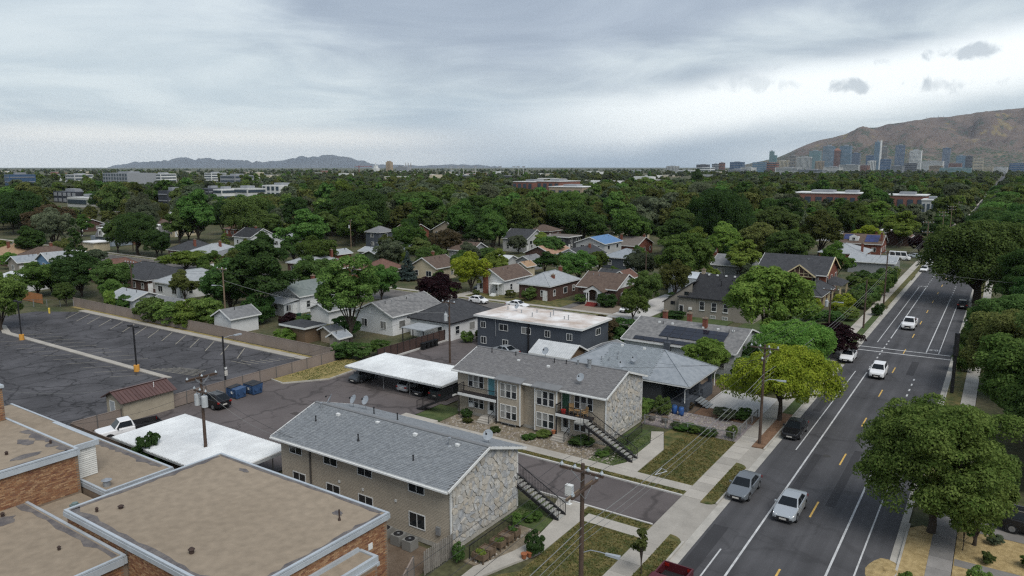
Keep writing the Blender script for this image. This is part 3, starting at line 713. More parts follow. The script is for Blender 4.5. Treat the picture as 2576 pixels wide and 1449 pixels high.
def stairs(parent, top, bot, wd, n_=14):
    """flight along x: top and bottom points on the centre line"""
    T_ = Vector(top); B_ = Vector(bot); st = MB()
    for s_ in (-1, 1):
        o_ = Vector((0, s_ * wd / 2, 0)); st.bar(T_ + o_ - Vector((0, 0, .14)), B_ + o_ - Vector((0, 0, .05)), .06, .26)
    st.build('stringer', m_black, parent); src = None
    dx_ = (B_.x - T_.x) / n_; dz_ = (B_.z - T_.z) / n_
    for k in range(1, n_ + 1):
        x = T_.x + dx_ * (k - .5); z = T_.z + dz_ * k
        if src is None: src = BX(x - abs(dx_) * .46, x + abs(dx_) * .46, T_.y - wd / 2 + .04, T_.y + wd / 2 - .04, z - .05, z + .01).build('tread', m_treads, parent); s0 = Vector((x, 0, z))
        else: inst(src, 'tread', parent, Vector((x, 0, z)) - s0).location = Vector((x, 0, z)) - s0
    for s_ in (-1, 1):
        o_ = Vector((0, s_ * wd / 2, 0)); railing(parent, [T_ + o_, B_ + o_ + Vector((0, 0, .05))], .95, .16, name='stair_railing')
def gable_roof(parent, x0, x1, y0, y1, ze, rise, axis, m, t=.14, trim=True, tm=None):
    b = MB()
    if axis == 'x':
        ym = (y0 + y1) / 2; zr = ze + rise
        b.hexa([(x0, y0, ze - t), (x1, y0, ze - t), (x1, ym, zr - t), (x0, ym, zr - t), (x0, y0, ze), (x1, y0, ze), (x1, ym, zr), (x0, ym, zr)])
        b.hexa([(x0, ym, zr - t), (x1, ym, zr - t), (x1, y1, ze - t), (x0, y1, ze - t), (x0, ym, zr), (x1, ym, zr), (x1, y1, ze), (x0, y1, ze)])
    else:
        xm = (x0 + x1) / 2; zr = ze + rise
        b.hexa([(x0, y0, ze - t), (xm, y0, zr - t), (xm, y1, zr - t), (x0, y1, ze - t), (x0, y0, ze), (xm, y0, zr), (xm, y1, zr), (x0, y1, ze)])
        b.hexa([(xm, y0, zr - t), (x1, y0, ze - t), (x1, y1, ze - t), (xm, y1, zr - t), (xm, y0, zr), (x1, y0, ze), (x1, y1, ze), (xm, y1, zr)])
    o = b.build('roof', m, parent)
    if trim:
        f = MB(); h = .09
        if axis == 'x':
            for y in (y0 - .03, y1 + .03): f.bar((x0, y, ze - .07), (x1, y, ze - .07), .06, .2)
            for x in (x0 - .03, x1 + .03):
                f.bar((x, y0, ze - .06), (x, ym, zr - .06), .06, .2); f.bar((x, ym, zr - .06), (x, y1, ze - .06), .06, .2)
        else:
            for x in (x0 - .03, x1 + .03): f.bar((x, y0, ze - .07), (x, y1, ze - .07), .06, .2)
            for y in (y0 - .03, y1 + .03):
                f.bar((x0, y, ze - .06), (xm, y, zr - .06), .06, .2); f.bar((xm, y, zr - .06), (x1, y, ze - .06), .06, .2)
        f.build('fascia', tm or m_trim, o)
    return o
m_dish = mat('dish_grey', (.30, .33, .36), .5, var=.05)
def dish(parent, x, y, z, az_=200, r_=.42):
    d = MB(); n_ = 16; c = Vector((0, 0, 0)); rings = [(0, 0), (.5, .03), (1.0, .13)]
    ax = Vector((math.sin(R(az_)) * .85, math.cos(R(az_)) * .85, .5)).normalized(); u = ax.orthogonal().normalized(); v = ax.cross(u); o_ = Vector((x, y, z + .75))
    pts = []
    for rr, h in rings[1:]: pts.append([o_ + (u * math.cos(2 * math.pi * k / n_) + v * math.sin(2 * math.pi * k / n_)) * rr * r_ + ax * h * r_ for k in range(n_)])
    for k in range(n_):
        d.quad(o_, pts[0][k], pts[0][(k + 1) % n_]); d.quad(pts[0][k], pts[1][k], pts[1][(k + 1) % n_], pts[0][(k + 1) % n_])
    dd = d.build('satellite_dish', m_dish, parent)
    MB().tube([(x, y, z - .05), (x, y, z + .4), tuple(o_ - ax * .02)], .025, 6).build('mast', m_galv, dd)
    MB().tube([tuple(o_ - v * r_ * .9), tuple(o_ + ax * .38 - v * .1)], .015, 5).box(o_.x + ax.x * .4 - .05, o_.x + ax.x * .4 + .05, o_.y + ax.y * .4 - .05, o_.y + ax.y * .4 + .05, o_.z + .12, o_.z + .26).build('feed_arm', m_black, dd)
def pipe(parent, x, y, z, h=.5, r_=.05, m=None, cap=True):
    b = MB().cyl(x, y, z - .1, z + h, r_, n=8)
    if cap: b.cyl(x, y, z + h, z + h + .08, r_ * 1.5, n=8)
    b.cyl(x, y, z - .1, z + .05, r_ * 2.2, r_ * 1.2, n=8).build('vent_pipe', m or m_black, parent)
def boxvent(parent, x, y, z): MB().box(x - .16, x + .16, y - .12, y + .12, z - .1, z + .16).build('roof_vent', m_trim, parent)

def apartment(x0, x1, y0, y1, ze, rise, ov, label, front, roofm, seed):
    root = empty('apartment_block', ((x0 + x1) / 2, (y0 + y1) / 2, 0), label, 'apartment building')
    wx0, wx1, wy0, wy1 = x0 + .3, x1 - .35, y0 + ov, y1 - ov; ym = (y0 + y1) / 2
    gz = lambda y: ze + rise * (1 - abs(y - ym) / (ym - y0)) - .16
    w_ = MB().box(wx0, wx1, wy0, wy1, .0, ze - .1)
    for x in (wx0, wx1): pass
    w_.quad((wx1, wy0, ze - .12), (wx1, wy1, ze - .12), (wx1, wy1, gz(wy1)), (wx1, ym, gz(ym)), (wx1, wy0, gz(wy0)))
    w_.quad((wx0, wy0, ze - .12), (wx0, wy0, gz(wy0)), (wx0, ym, gz(ym)), (wx0, wy1, gz(wy1)), (wx0, wy1, ze - .12))
    w_.build('wall', m_siding, root)
    BX(wx0 - .03, wx1 + .03, wy0 - .03, wy1 + .03, 0, .35).build('foundation', m_kerb, root)
    stonewall(root, wx1, [(wy0, .4), (wy1, .4), (wy1, gz(wy1)), (ym, gz(ym)), (wy0, gz(wy0))], seed=seed)
    ro = gable_roof(root, x0, x1, y0, y1, ze, rise, 'x', m_roofbase)
    shingled(root, ro, [(x0, y0, ze), (x1, y0, ze), (x1, ym, ze + rise), (x0, ym, ze + rise)], roofm, 62, 34)
    shingled(root, ro, [(x1, y1, ze), (x0, y1, ze), (x0, ym, ze + rise), (x1, ym, ze + rise)], roofm, 62, 34, limit=0)
    MB().bar((x0, ym, ze + rise + .04), (x1, ym, ze + rise + .04), .3, .05).build('ridge_cap', m_roofbase, ro)
    g_ = MB()
    for y in (y0 - .1, y1 + .1): g_.box(x0, x1, y - .05, y + .05, ze - .16, ze - .04)
    for y in (wy0 - .06, wy1 + .06): g_.box(wx1 - .05, wx1 + .06, y - .05, y + .05, .2, ze - .2)
    g_.build('gutter', m_trim, root)
    return root, (wx0, wx1, wy0, wy1)
apt1, (ax0, ax1, ay0, ay1) = apartment(-48.75, -29.95, 36.6, 46.4, 5.0, 1.62, .75, 'two-storey tan sided block beside the brick hall, plain rear wall and grey stone gable', 'N', m_shg, 5)
lb = MB(); lapboards(lb, 'S', ay0, ax0, ax1, .36, 4.88); lb.build('siding_boards', m_siding, apt1, kind='stuff')
for u in (-47.3, -43.2, -39.4, -34.2): window(apt1, 'S', ay0, u, u + 1.45, 3.75, 4.65, vs=1, pm=m_glass)
for u in (-47.0, -43.0, -39.4, -34.2): window(apt1, 'S', ay0, u, u + 1.45, 1.05, 2.1, vs=1, pm=m_glass)
MB().box(-44.9, -44.75, ay0 - .12, ay0 - .03, 1.2, 4.7).box(-45.0, -44.6, ay0 - .2, ay0 - .03, 1.0, 1.5).build('service_pipe', mat('conduit', (.10, .09, .08), .6), apt1)
MB().box(-31.6, -31.25, ay0 - .2, ay0 - .03, 1.1, 1.7).build('meter_box', m_galv, apt1)
for u in (-41.6, -39.0, -35.6): MB().box(u, u + .18, ay0 - .1, ay0 - .02, 2.5, 2.68).build('wall_vent', m_trim, apt1)
for x, y, z in ((-46.4, 39.4, 6.0), (-40.6, 38.6, 5.85), (-34.6, 38.3, 5.6)): pipe(apt1, x, y, z, .35)
for x, y in ((-47.4, 40.9), (-33.0, 40.6)): pipe(apt1, x, y, 6.35, .55, .09, m_galv)
for x, y in ((-40.8, 41.0), (-32.4, 40.8), (-45.0, 40.6), (-36.5, 40.7)): boxvent(apt1, x, y, 6.4)
pipe(apt1, -43.2, 43.0, 6.2, .5); pipe(apt1, -40.5, 43.0, 6.2, .5)
for x, y, a in ((-49.9, 44.0, 225), (-48.0, 45.0, 200), (-46.9, 45.4, 190)): dish(apt1, x + 1.5, y - 1.2, 5.9, a)
dish(apt1, -31.3, 43.2, 6.0, 170, .42)
stairs(apt1, (-31.3, 46.1, 2.65), (-26.4, 46.1, .12), 1.1)
BX(-35, -31.3, 45.7, 46.75, 2.5, 2.68).build('balcony', m_black, apt1); MB().box(-31.4, -31.3, 46.6, 46.7, 0, 2.6).build('post', m_black, apt1)

apt2, (bx0, bx1, by0, by1) = apartment(-49.05, -30.1, 60.95, 70.6, 5.0, 1.6, .65, 'two-storey tan sided block with bays, balconies, outside stairs and cream stone gable', 'S', m_shg2, 9)
BAY = [(-42.75, -39.95), (-38.1, -35.55)]; BY = 60.78; RW = by0
bw = MB()
for a, b in BAY: bw.box(a, b, BY, RW + .1, .3, 4.98)
bw.build('bay_wall', m_siding, apt2)
lb = MB()
for a, b in BAY: lapboards(lb, 'S', BY, a, b, .36, 4.9); lapboards(lb, 'E', b, BY, RW, .36, 4.9)
for a, b in ((bx0, -42.75), (-39.95, -38.1), (-35.55, bx1)): lapboards(lb, 'S', RW, a, b, .36, 4.88)
lb.build('siding_boards', m_siding, apt2, kind='stuff')
tr_ = MB()
for a, b in BAY:
    for u in (a, b): tr_.box(u - .07, u + .07, BY - .05, BY + .03, .3, 4.9)
tr_.build('corner_trim', m_trim, apt2)
for a, b in BAY: MB().hexa([(a - .3, BY - .35, 4.93), (b + .3, BY - .35, 4.93), (b + .3, 61.6, 5.17), (a - .3, 61.6, 5.17), (a - .3, BY - .35, 5.03), (b + .3, BY - .35, 5.03), (b + .3, 61.6, 5.27), (a - .3, 61.6, 5.27)]).build('bay_roof', m_roofbase, apt2)
for a, b in BAY:
    for z0, z1 in ((3.15, 4.6), (.85, 2.3)):
        for k in range(3): u = (a + b) / 2 - 1.02 + .72 * k; window(apt2, 'S', BY, u, u + .55, z0, z1, hs=1, vs=0, fw=.05, o=.03)
for s_ in (-47.2, -33.9):
    for z0, z1 in ((3.25, 4.55), (.95, 2.2)):
        for k in range(3): u = s_ + .72 * k; window(apt2, 'S', RW, u, u + .55, z0, z1, hs=1, vs=0, fw=.05, o=.03)
m_teal = mat('teal_door', (.10, .26, .30), .5); m_gdoor = mat('green_screen', (.03, .075, .05), .4)
door(apt2, 'S', RW, -44.55, -43.7, 2.72, 4.65, m_teal); door(apt2, 'S', RW, -35.35, -34.5, 2.72, 4.65, m_gdoor)
door(apt2, 'S', RW, -44.55, -43.7, .5, 2.35, m_trim, True); door(apt2, 'S', RW, -35.35, -34.5, .5, 2.35, m_trim, True)
for a, b in ((-47.9, -42.8), (-35.5, -31.7)):
    bal = BX(a, b, 60.5, RW, 2.52, 2.68).build('balcony', mat('dark_deck', (.035, .03, .03), .8), apt2)
    BX(a, b, 60.44, 60.5, 2.42, 2.7).build('fascia_board', m_trim, bal)
    railing(apt2, [(a + .03, RW - .05, 2.68), (a + .03, 60.53, 2.68), (b - (0 if a < -40 else 1.0), 60.53, 2.68)], .9, .14)
    
    for q in (a, b - .1): MB().box(q, q + .1, 60.55, 60.65, 0, 2.55).build('post', m_black, apt2)
stairs(apt2, (-31.75, 60.0, 2.65), (-26.4, 59.35 + .2, .12), 1.1); BX(-32.8, -31.7, 59.45, 60.5, 2.5, 2.66).build('landing', m_treads, apt2)
stairs(apt2, (-47.9, 60.0, 2.65), (-53.0, 60.0, .06), 1.0)
for x in (-44.6, -35.4): 
    stp = MB()
    for k in range(3): stp.box(x - .3, x + 1.3, 60.3 - .3 * k, 60.62 - .3 * k, 0, .45 - .15 * k)
    stp.box(x - .3, x + 1.3, 60.6, RW, 0, .47).build('porch_steps', m_conc, apt2)
    railing(apt2, [(x + 1.25, 60.9, .5), (x + 1.25, 59.9, .15)], .8, .2)
MB().box(-47.0, -46.4, RW - .35, RW - .03, 1.0, 1.45).build('air_conditioner', m_trim, apt2)
for a, b in ((-42.2, -40.5), (-37.6, -36.1), (-34.0, -32.3)): window(apt2, 'S', BY if a < -36 else RW, a, b, .02, .3, fm=m_galv, pm=m_glass, vs=1, fw=.04, o=.04, name='basement_window')
for x, y, z in ((-46.5, 65.0, 6.4), (-43.4, 65.2, 6.4), (-38.4, 65.1, 6.4), (-37.0, 65.2, 6.4)): pipe(apt2, x, y, z, .4)
pipe(apt2, -35.7, 65.4, 6.4, .6, .1, m_galv)
MB().cyl(-34.3, 65.3, 6.2, 7.3, .2, n=14).cyl(-34.3, 65.3, 7.3, 7.42, .27, n=14).cyl(-34.3, 65.3, 7.05, 7.14, .25, n=14).cyl(-34.3, 65.3, 6.3, 6.5, .28, n=14).build('flue', m_galv, apt2)
for x, y in ((-38.6, 64.2), (-42.5, 64.4)): boxvent(apt2, x, y, 6.12)
dish(apt2, -33.7, 62.3, 5.5, 185, .42); dish(apt2, -40.0, 65.9, 6.55, 185, .42); dish(apt2, -30.9, 65.9, 6.55, 185, .42)
# ================================================================== carports, sheds, fences
m_sheet = mat('white_roof_sheet', (.60, .62, .63), .5, scale=.28, c2=(.76, .785, .79), fine=.02, rnd=.04)
m_post = mat('steel_post', (.22, .22, .22), .5)
def carport(x0, x1, y0, y1, z, label, sl=.12):
    root = empty('carport', ((x0 + x1) / 2, (y0 + y1) / 2, 0), label, 'carport', 'white carports behind the apartments')
    n_ = 18; wd = (x1 - x0) / n_; src = None
    for k in range(n_):
        b = MB(); pr = []
        for j in range(5):
            u = x0 + wd * (j / 4.0) if k == 0 else x0 + wd * (j / 4.0)
            d = wd / 4
            if j < 4: pr += [(u, 0), (u + d * .5, 0), (u + d * .56, .085), (u + d * .92, .085)]
        pr.append((x0 + wd, 0))
        if src is None:
            for a, c in zip(pr, pr[1:]):
                b.quad((a[0], y0, z + a[1]), (c[0], y0, z + c[1]), (c[0], y1, z + sl + c[1]), (a[0], y1, z + sl + a[1]))
                b.quad((a[0], y0, z + a[1] - .03), (a[0], y1, z + sl + a[1] - .03), (c[0], y1, z + sl + c[1] - .03), (c[0], y0, z + c[1] - .03))
            src = b.build('roof_sheet', m_sheet, root)
        else: inst(src, 'roof_sheet', root, (0, 0, 0)).location = (wd * k, 0, 0)
    f = MB()
    for y in (y0 + .05, y1 - .05): f.box(x0, x1, y - .05, y + .05, z - .2 + (sl if y > y0 + 1 else 0), z - .04 + (sl if y > y0 + 1 else 0))
    f.box(x1 - .06, x1, y0, y1, z - .22, z - .0); f.build('gutter', mat('edge_grey', (.34, .36, .37), .5), root)
    bm = MB()
    for k in range(4): x = x0 + 1.4 + (x1 - x0 - 2.8) * k / 3; bm.box(x - .06, x + .06, y0 + .2, y1 - .2, z - .22, z - .05)
    bm.build('beam', m_post, root)
    for k in range(4):
        for y in (y0 + 1.0, y1 - .8): x = x0 + 1.4 + (x1 - x0 - 2.8) * k / 3; MB().cyl(x, y, .03, z - .1, .05, n=8).build('post', m_post, root)
    return root
carport(-67.3, -51.6, 62.1, 69.4, 2.25, 'long white corrugated carport with cars parked beneath it')
carport(-66.6, -50.6, 32.6, 39.9, 2.35, 'white corrugated carport between tan fence and grey apartment roof')
m_tanp = mat('tan_vinyl', (.225, .185, .160), .7, var=.08, scale=.6, rnd=.05)
m_tanpost = mat('fence_post_grey', (.11, .105, .10), .6)
def fence(label, pts, h, m, pm, step=2.4, name='panel_fence', th=.05, cap=True, group=None, wires=False):
    root = empty(name, (pts[0][0], pts[0][1], 0), label, 'fence', group)
    for a, b in zip(pts, pts[1:]):
        a = Vector((*a, 0)); b = Vector((*b, 0)); n_ = max(1, int(round((b - a).length / step))); d = (b - a) / n_; src = None; ps = None
        for k in range(n_ + 1):
            p = a + d * k
            if ps is None: ps = MB().box(p.x - .05, p.x + .05, p.y - .05, p.y + .05, 0, h + .06).build('post', pm, root); p0 = p
            else: inst(ps, 'post', root, (0, 0, 0)).location = p - p0
            if k < n_:
                if src is None:
                    q = MB()
                    if wires:
                        for j in range(1, 8): q.bar(p + Vector((0, 0, h * j / 8)), p + d + Vector((0, 0, h * j / 8)), .008, .008)
                        for j in range(1, 12): q.bar(p + d * j / 12 + Vector((0, 0, .05)), p + d * j / 12 + Vector((0, 0, h)), .008, .008)
                    else: q.bar(p + d * .02 + Vector((0, 0, h / 2)), p + d * .98 + Vector((0, 0, h / 2)), th, h - .06)
                    if cap: q.bar(p + d * .02 + Vector((0, 0, h)), p + d * .98 + Vector((0, 0, h)), th + .05, .06)
                    src = q.build('panel', m, root); q0 = p
                else: inst(src, 'panel', root, (0, 0, 0)).location = p - q0
    return root
fence('tall tan panel fence along the far side of the car park', [(-150, 68.7), (-77, 68.9)], 1.75, m_tanp, m_tanp)
fence('tan panel fence dividing the car park from the apartment lot', [(-76.4, 68.8), (-76.4, 33.6)], 1.5, m_tanp, m_tanpost, 2.5)
fence('brown panel fence behind the carport next to the brick hall', [(-76.3, 33.5), (-50.5, 33.5)], 1.45, mat('brown_panel', (.135, .10, .08), .8, rnd=.05), m_tanpost, 2.6)
fence('dark brown slat fence beside the alley with black bins', [(-71.3, 72), (-71.3, 88.2)], 1.75, mat('dark_brown_panel', (.06, .038, .032), .7, rnd=.06), m_black, 1.3)
fence('orange cedar fence at the far corner of the car park', [(-172, 66), (-158, 66.5)], 1.9, mat('cedar', (.30, .13, .05), .8, rnd=.1), mat('cedar', 0), 2.2)
fence('chain-link fence on the dry bank above the car park', [(-150, 68.6), (-158, 62.5)], 1.4, mat('chain_link', (.09, .085, .075), .7), m_galv, 2.4, wires=True)
fence('tan slat gate fence beside the brick hall wall', [(-30.2, 33.2), (-28.9, 30.5), (-28.9, 26)], 1.7, m_tanp, m_tanpost, 1.3)
fence('white vinyl fence by the pale travel trailer', [(-235, 100), (-212, 101)], 1.6, m_trim, m_trim, 2.4)
pf = empty('picket_gate', (-30.1, 36.2, 0), 'weathered grey wooden picket gate at the stone corner', 'gate'); src = None
m_picket = mat('weathered_wood', (.20, .185, .165), .9, var=.15, scale=3, rnd=.15)
for k in range(15):
    y = 34.0 + .21 * k
    if src is None: src = BX(-30.0, -29.96, y, y + .14, .05, 1.75).build('picket', m_picket, pf); s0 = y
    else: inst(src, 'picket', pf, (0, 0, 0)).location = (0, y - s0, rng.uniform(-.05, .05))
MB().box(-30.06, -30.0, 34, 37.1, .4, .5).box(-30.06, -30.0, 34, 37.1, 1.3, 1.4).build('rail', m_picket, pf)
# picket fence of chain link along the gravel yard
fence('low wire fence between the dry lawn and gravel yard', [(-29.8, 69.55), (-20.3, 69.55), (-20.3, 78)], 1.0, mat('wire_mesh', (.16, .16, .155), .6), m_galv, 2.4, wires=True)

# brown metal roofed store by the car park
sh = empty('storage_shed', (-77.7, 41.5, 0), 'small cream store with ribbed brown metal roof by the tan fence', 'shed')
BX(-79.4, -76.0, 38.7, 44.4, 0, 2.35).quad((-79.4, 38.7, 2.34), (-76.0, 38.7, 2.34), (-77.7, 38.7, 3.2)).build('wall', mat('cream_wall', (.34, .30, .23), .8), sh)
m_brm = mat('brown_metal', (.115, .068, .062), .4, var=.1, scale=.8, metal=.2, rnd=.06)
src = {}
for k in range(16):
    y = 38.3 + .4 * k
    for s_ in (0, 1):
        xe = -75.65 if s_ else -79.75
        if s_ not in src:
            src[s_] = MB().hexa([(xe, y + .01, 2.22), (-77.7, y + .01, 3.18), (-77.7, y + .39, 3.18), (xe, y + .39, 2.22), (xe, y + .01, 2.26), (-77.7, y + .01, 3.22), (-77.7, y + .39, 3.22), (xe, y + .39, 2.26)]).bar((xe, y, 2.28), (-77.7, y, 3.24), .05, .08).build('roof_panel', m_brm, sh)
        else: inst(src[s_], 'roof_panel', sh, (0, 0, 0)).location = (0, .4 * k, 0)
MB().bar((-77.7, 38.3, 3.27), (-77.7, 44.7, 3.27), .3, .04).build('ridge_cap', m_brm, sh); pipe(sh, -76.9, 42.7, 2.85, .45, .04, m_trim)
door(sh, 'S', 38.7, -78.6, -77.7, .02, 2.0, mat('grey_door', (.34, .36, .37), .6))
# steel refuse skips
m_blue = mat('skip_blue', (.035, .075, .16), .5, var=.2, scale=2)
def skip(x, y, label, open_):
    r_ = empty('refuse_skip', (x, y, .03), label, 'dumpster', 'blue refuse skips by the tan fence')
    MB().hexa([(x - .85, y - .6, .12), (x + .85, y - .6, .12), (x + .85, y + .6, .12), (x - .85, y + .6, .12), (x - .95, y - .7, 1.2), (x + .95, y - .7, 1.2), (x + .95, y + .7, 1.3), (x - .95, y + .7, 1.3)]).build('body', m_blue, r_)
    rb = MB()
    for k in range(4): rb.box(x - .9 + .6 * k - .04, x - .9 + .6 * k + .04, y - .76, y - .66, .2, 1.15)
    rb.box(x + .86, x + 1.06, y - .5, y - .3, .55, .75).box(x + .86, x + 1.06, y + .3, y + .5, .55, .75).build('rib', m_blue, r_)
    for s_ in (-1, 1):
        if open_ and s_ > 0: MB().box(x + .05, x + .93, y + .72, y + .78, .5, 1.3).build('lid', m_black, r_)
        else: MB().hexa([(x + s_ * .48 - .44, y - .72, 1.21), (x + s_ * .48 + .44, y - .72, 1.21), (x + s_ * .48 + .44, y + .72, 1.31), (x + s_ * .48 - .44, y + .72, 1.31), (x + s_ * .48 - .44, y - .72, 1.26), (x + s_ * .48 + .44, y - .72, 1.26), (x + s_ * .48 + .44, y + .72, 1.38), (x + s_ * .48 - .44, y + .72, 1.38)]).build('lid', m_black, r_)
    for a in (-.75, .75): MB().cyl(x + a, y - .5, 0.03, .13, .08, n=8).build('caster', m_black, r_)
    MB().box(x - .1, x + .35, y - .72, y - .71, .6, .9).build('sticker', m_trim, r_)
    return r_
skip(-73.7, 50.9, 'blue refuse skip nearer the dark parked car, lid open with bags', True); skip(-73.4, 53.0, 'blue refuse skip farther from the dark parked car, lids shut', False)
# wheeled bins
m_bin = mat('bin_black', (.012, .013, .014), .45)
def bin_(x, y, m, label, group=None):
    r_ = empty('wheeled_bin', (x, y, .03), label, 'bin', group)
    MB().hexa([(x - .24, y - .26, .06), (x + .24, y - .26, .06), (x + .24, y + .24, .06), (x - .24, y + .24, .06), (x - .3, y - .33, 1.0), (x + .3, y - .33, 1.0), (x + .3, y + .33, 1.0), (x - .3, y + .33, 1.0)]).build('body', m, r_)
    MB().hexa([(x - .33, y - .36, 1.0), (x + .33, y - .36, 1.0), (x + .33, y + .38, 1.02), (x - .33, y + .38, 1.02), (x - .3, y - .32, 1.07), (x + .3, y - .32, 1.07), (x + .3, y + .34, 1.1), (x - .3, y + .34, 1.1)]).build('lid', m, r_)
    for s_ in (-1, 1): MB().tube([(x + s_ * .22, y + .28, .13), (x + s_ * .28, y + .28, .13)], .12, 10).build('wheel', m_black, r_)
    return r_
for k, nm in enumerate(('first of the four black wheeled bins, nearest the carport', 'second of the four black wheeled bins by the brown fence', 'third of the four black wheeled bins by the brown fence', 'last of the four black wheeled bins, nearest the dark house')):
    bin_(-70.3, 80.6 + .95 * k, m_bin, nm, 'black bins along the brown fence')
bin_(-101.5, 85.5, m_blue, 'blue wheeled bin beside the white clapboard house')
bin_(-103.6, 85.2, mat('bin_green', (.02, .06, .04), .5), 'green wheeled bin beside the white clapboard house')
# rain barrels
m_barrel = mat('barrel_blue', (.03, .09, .27), .35)
for x, y, nm in ((-27.5, 74.1, 'blue plastic rain barrel under the porch downpipe'), (-28.35, 74.3, 'blue plastic rain barrel farther from the porch steps')):
    r_ = empty('rain_barrel', (x, y, .05), nm, 'barrel', 'blue rain barrels')
    MB().tube([(x, y, .05), (x, y, .35), (x, y, .6), (x, y, .95), (x, y, 1.0)], [.27, .31, .32, .28, .24], 14).build('body', m_barrel, r_, smooth=True)
    MB().cyl(x, y, 1.0, 1.04, .2, n=12).build('lid', m_blue, r_)
for x, y, nm in ((-26.7, 70.6, 'grey half-barrel planter on the gravel, nearest the avenue'), (-28.1, 70.9, 'grey half-barrel planter in the middle of the gravel edge'), (-29.5, 70.8, 'brown half-barrel planter against the stone gable corner')):
    r_ = empty('barrel_planter', (x, y, .05), nm, 'planter', 'half barrels on the gravel')
    MB().tube([(x, y, .05), (x, y, .4), (x, y, .7)], [.3, .36, .38], 12).build('tub', mat('old_oak', (.10, .085, .07), .9), r_); MB().cyl(x, y, .7, .73, .33, n=12).build('soil', m_dirt, r_)
    MB().tube([(x, y, .42), (x, y, .48)], .375, 12).build('hoop', m_galv, r_)
# raised planter boxes in front of the stone gable
m_pw = mat('planter_wood', (.12, .085, .055), .9, rnd=.15, var=.2, scale=3)
for k, y in enumerate((37.5, 38.35, 39.6, 40.6, 41.5)):
    r_ = empty('planter_box', (-27.9, y, .06), ('raised wooden planter box nearest the picket gate', 'second raised planter box from the picket gate', 'third raised planter box, in the middle of the five', 'fourth raised planter box from the picket gate', 'raised planter box nearest the outside stair')[k], 'planter', 'raised planters before the stone gable')
    for s_ in (-1, 1):
        MB().box(-28.4, -27.4, y + s_ * .33 - .02, y + s_ * .33 + .02, .35, .75).build('side_board', m_pw, r_); MB().box(-27.9 + s_ * .48 - .02, -27.9 + s_ * .48 + .02, y - .31, y + .31, .35, .75).build('end_board', m_pw, r_)
        for t in (-1, 1): MB().box(-27.9 + s_ * .44 - .04, -27.9 + s_ * .44 + .04, y + t * .28 - .04, y + t * .28 + .04, .05, .8).build('leg', m_pw, r_)
    BX(-28.37, -27.43, y - .31, y + .31, .4, .66).build('soil', m_dirt, r_)
rl = empty('iron_railing', (-28.7, 39.8, 0), 'black iron railing guarding the basement area of the stone gable', 'railing'); railing(rl, [(-28.7, 37.3, .1), (-28.7, 42.6, .1)], 1.0, .16)
rl = empty('iron_railing', (-28.4, 63.5, 0), 'black iron railing with flower pots below the cream stone gable', 'railing'); railing(rl, [(-29.9, 62.6, .1), (-28.6, 62.6, .1), (-28.9, 66.8, .1)], .9, .18)
# air conditioners between the hall and the block
for k, (x, y) in enumerate(((-33.2, 36.2), (-34.4, 36.3), (-35.8, 36.4))):
    r_ = empty('condenser_unit', (x, y, 0), ('grey condenser unit nearest the picket gate', 'middle one of three grey condenser units', 'grey condenser unit farthest from the picket gate')[k], 'air conditioner', 'condensers behind the tan block')
    BX(x - .42, x + .42, y - .42, y + .42, .0, .75).build('case', mat('ac_grey', (.20, .20, .19), .6), r_); MB().cyl(x, y, .75, .78, .36, n=16).build('fan_grille', m_black, r_); MB().cyl(x, y, .78, .8, .1, n=8).build('hub', m_galv, r_)
# white pedestal mail unit
r_ = empty('mailbox_unit', (-27.1, 48.5, .1), 'white cluster mailbox on a pedestal beside the drive', 'mailbox')
BX(-27.4, -26.8, 48.3, 48.7, .85, 1.75).build('cabinet', m_trim, r_); MB().cyl(-27.1, 48.5, .12, .85, .1, n=10).build('pedestal', m_trim, r_); BX(-27.3, -26.9, 48.3, 48.7, .1, .14).build('base', m_trim, r_)
src = None
for i in range(2):
    for j in range(4): wbox(MB(), 'E', -26.8, 48.33 + .18 * i, 48.48 + .18 * i, .92 + .2 * j, 1.08 + .2 * j, 0, .012).build('door_panel', m_bluetrim, r_)
# balcony furniture
m_cane = mat('cane', (.30, .19, .09), .8, rnd=.1)
def chair(x, y, z, label, rz):
    r_ = empty('balcony_chair', (0, 0, 0), label, 'chair', 'cane chairs on the balcony'); ORG[r_] = Vector((0, 0, 0))
    MB().box(-.25, .25, -.25, .25, .4, .45).build('seat', m_cane, r_); MB().hexa([(-.25, .22, .45), (.25, .22, .45), (.25, .27, .45), (-.25, .27, .45), (-.25, .32, 1.0), (.25, .32, 1.0), (.25, .37, 1.0), (-.25, .37, 1.0)]).build('backrest', m_cane, r_)
    for a in (-.22, .22):
        for b in (-.22, .22): MB().box(a - .02, a + .02, b - .02, b + .02, 0, .4).build('leg', m_cane, r_)
        MB().box(a - .03, a + .03, -.25, .25, .62, .66).build('armrest', m_cane, r_)
    r_.location = (x, y, z); r_.rotation_euler = (0, 0, rz)
chair(-34.05, 61.15, 2.68, 'cane chair on the upper balcony nearest the green door', .5); chair(-32.6, 61.15, 2.68, 'cane chair on the upper balcony nearest the stair', -.6)
r_ = empty('balcony_table', (-33.3, 61.05, 2.68), 'small round cane table between two balcony chairs', 'table'); MB().cyl(-33.3, 61.05, 3.25, 3.3, .32, n=14).build('top', m_cane, r_); MB().cyl(-33.3, 61.05, 2.69, 3.25, .06, n=8).build('leg', m_cane, r_); MB().cyl(-33.3, 61.05, 2.68, 2.72, .2, n=10).build('base', m_cane, r_)
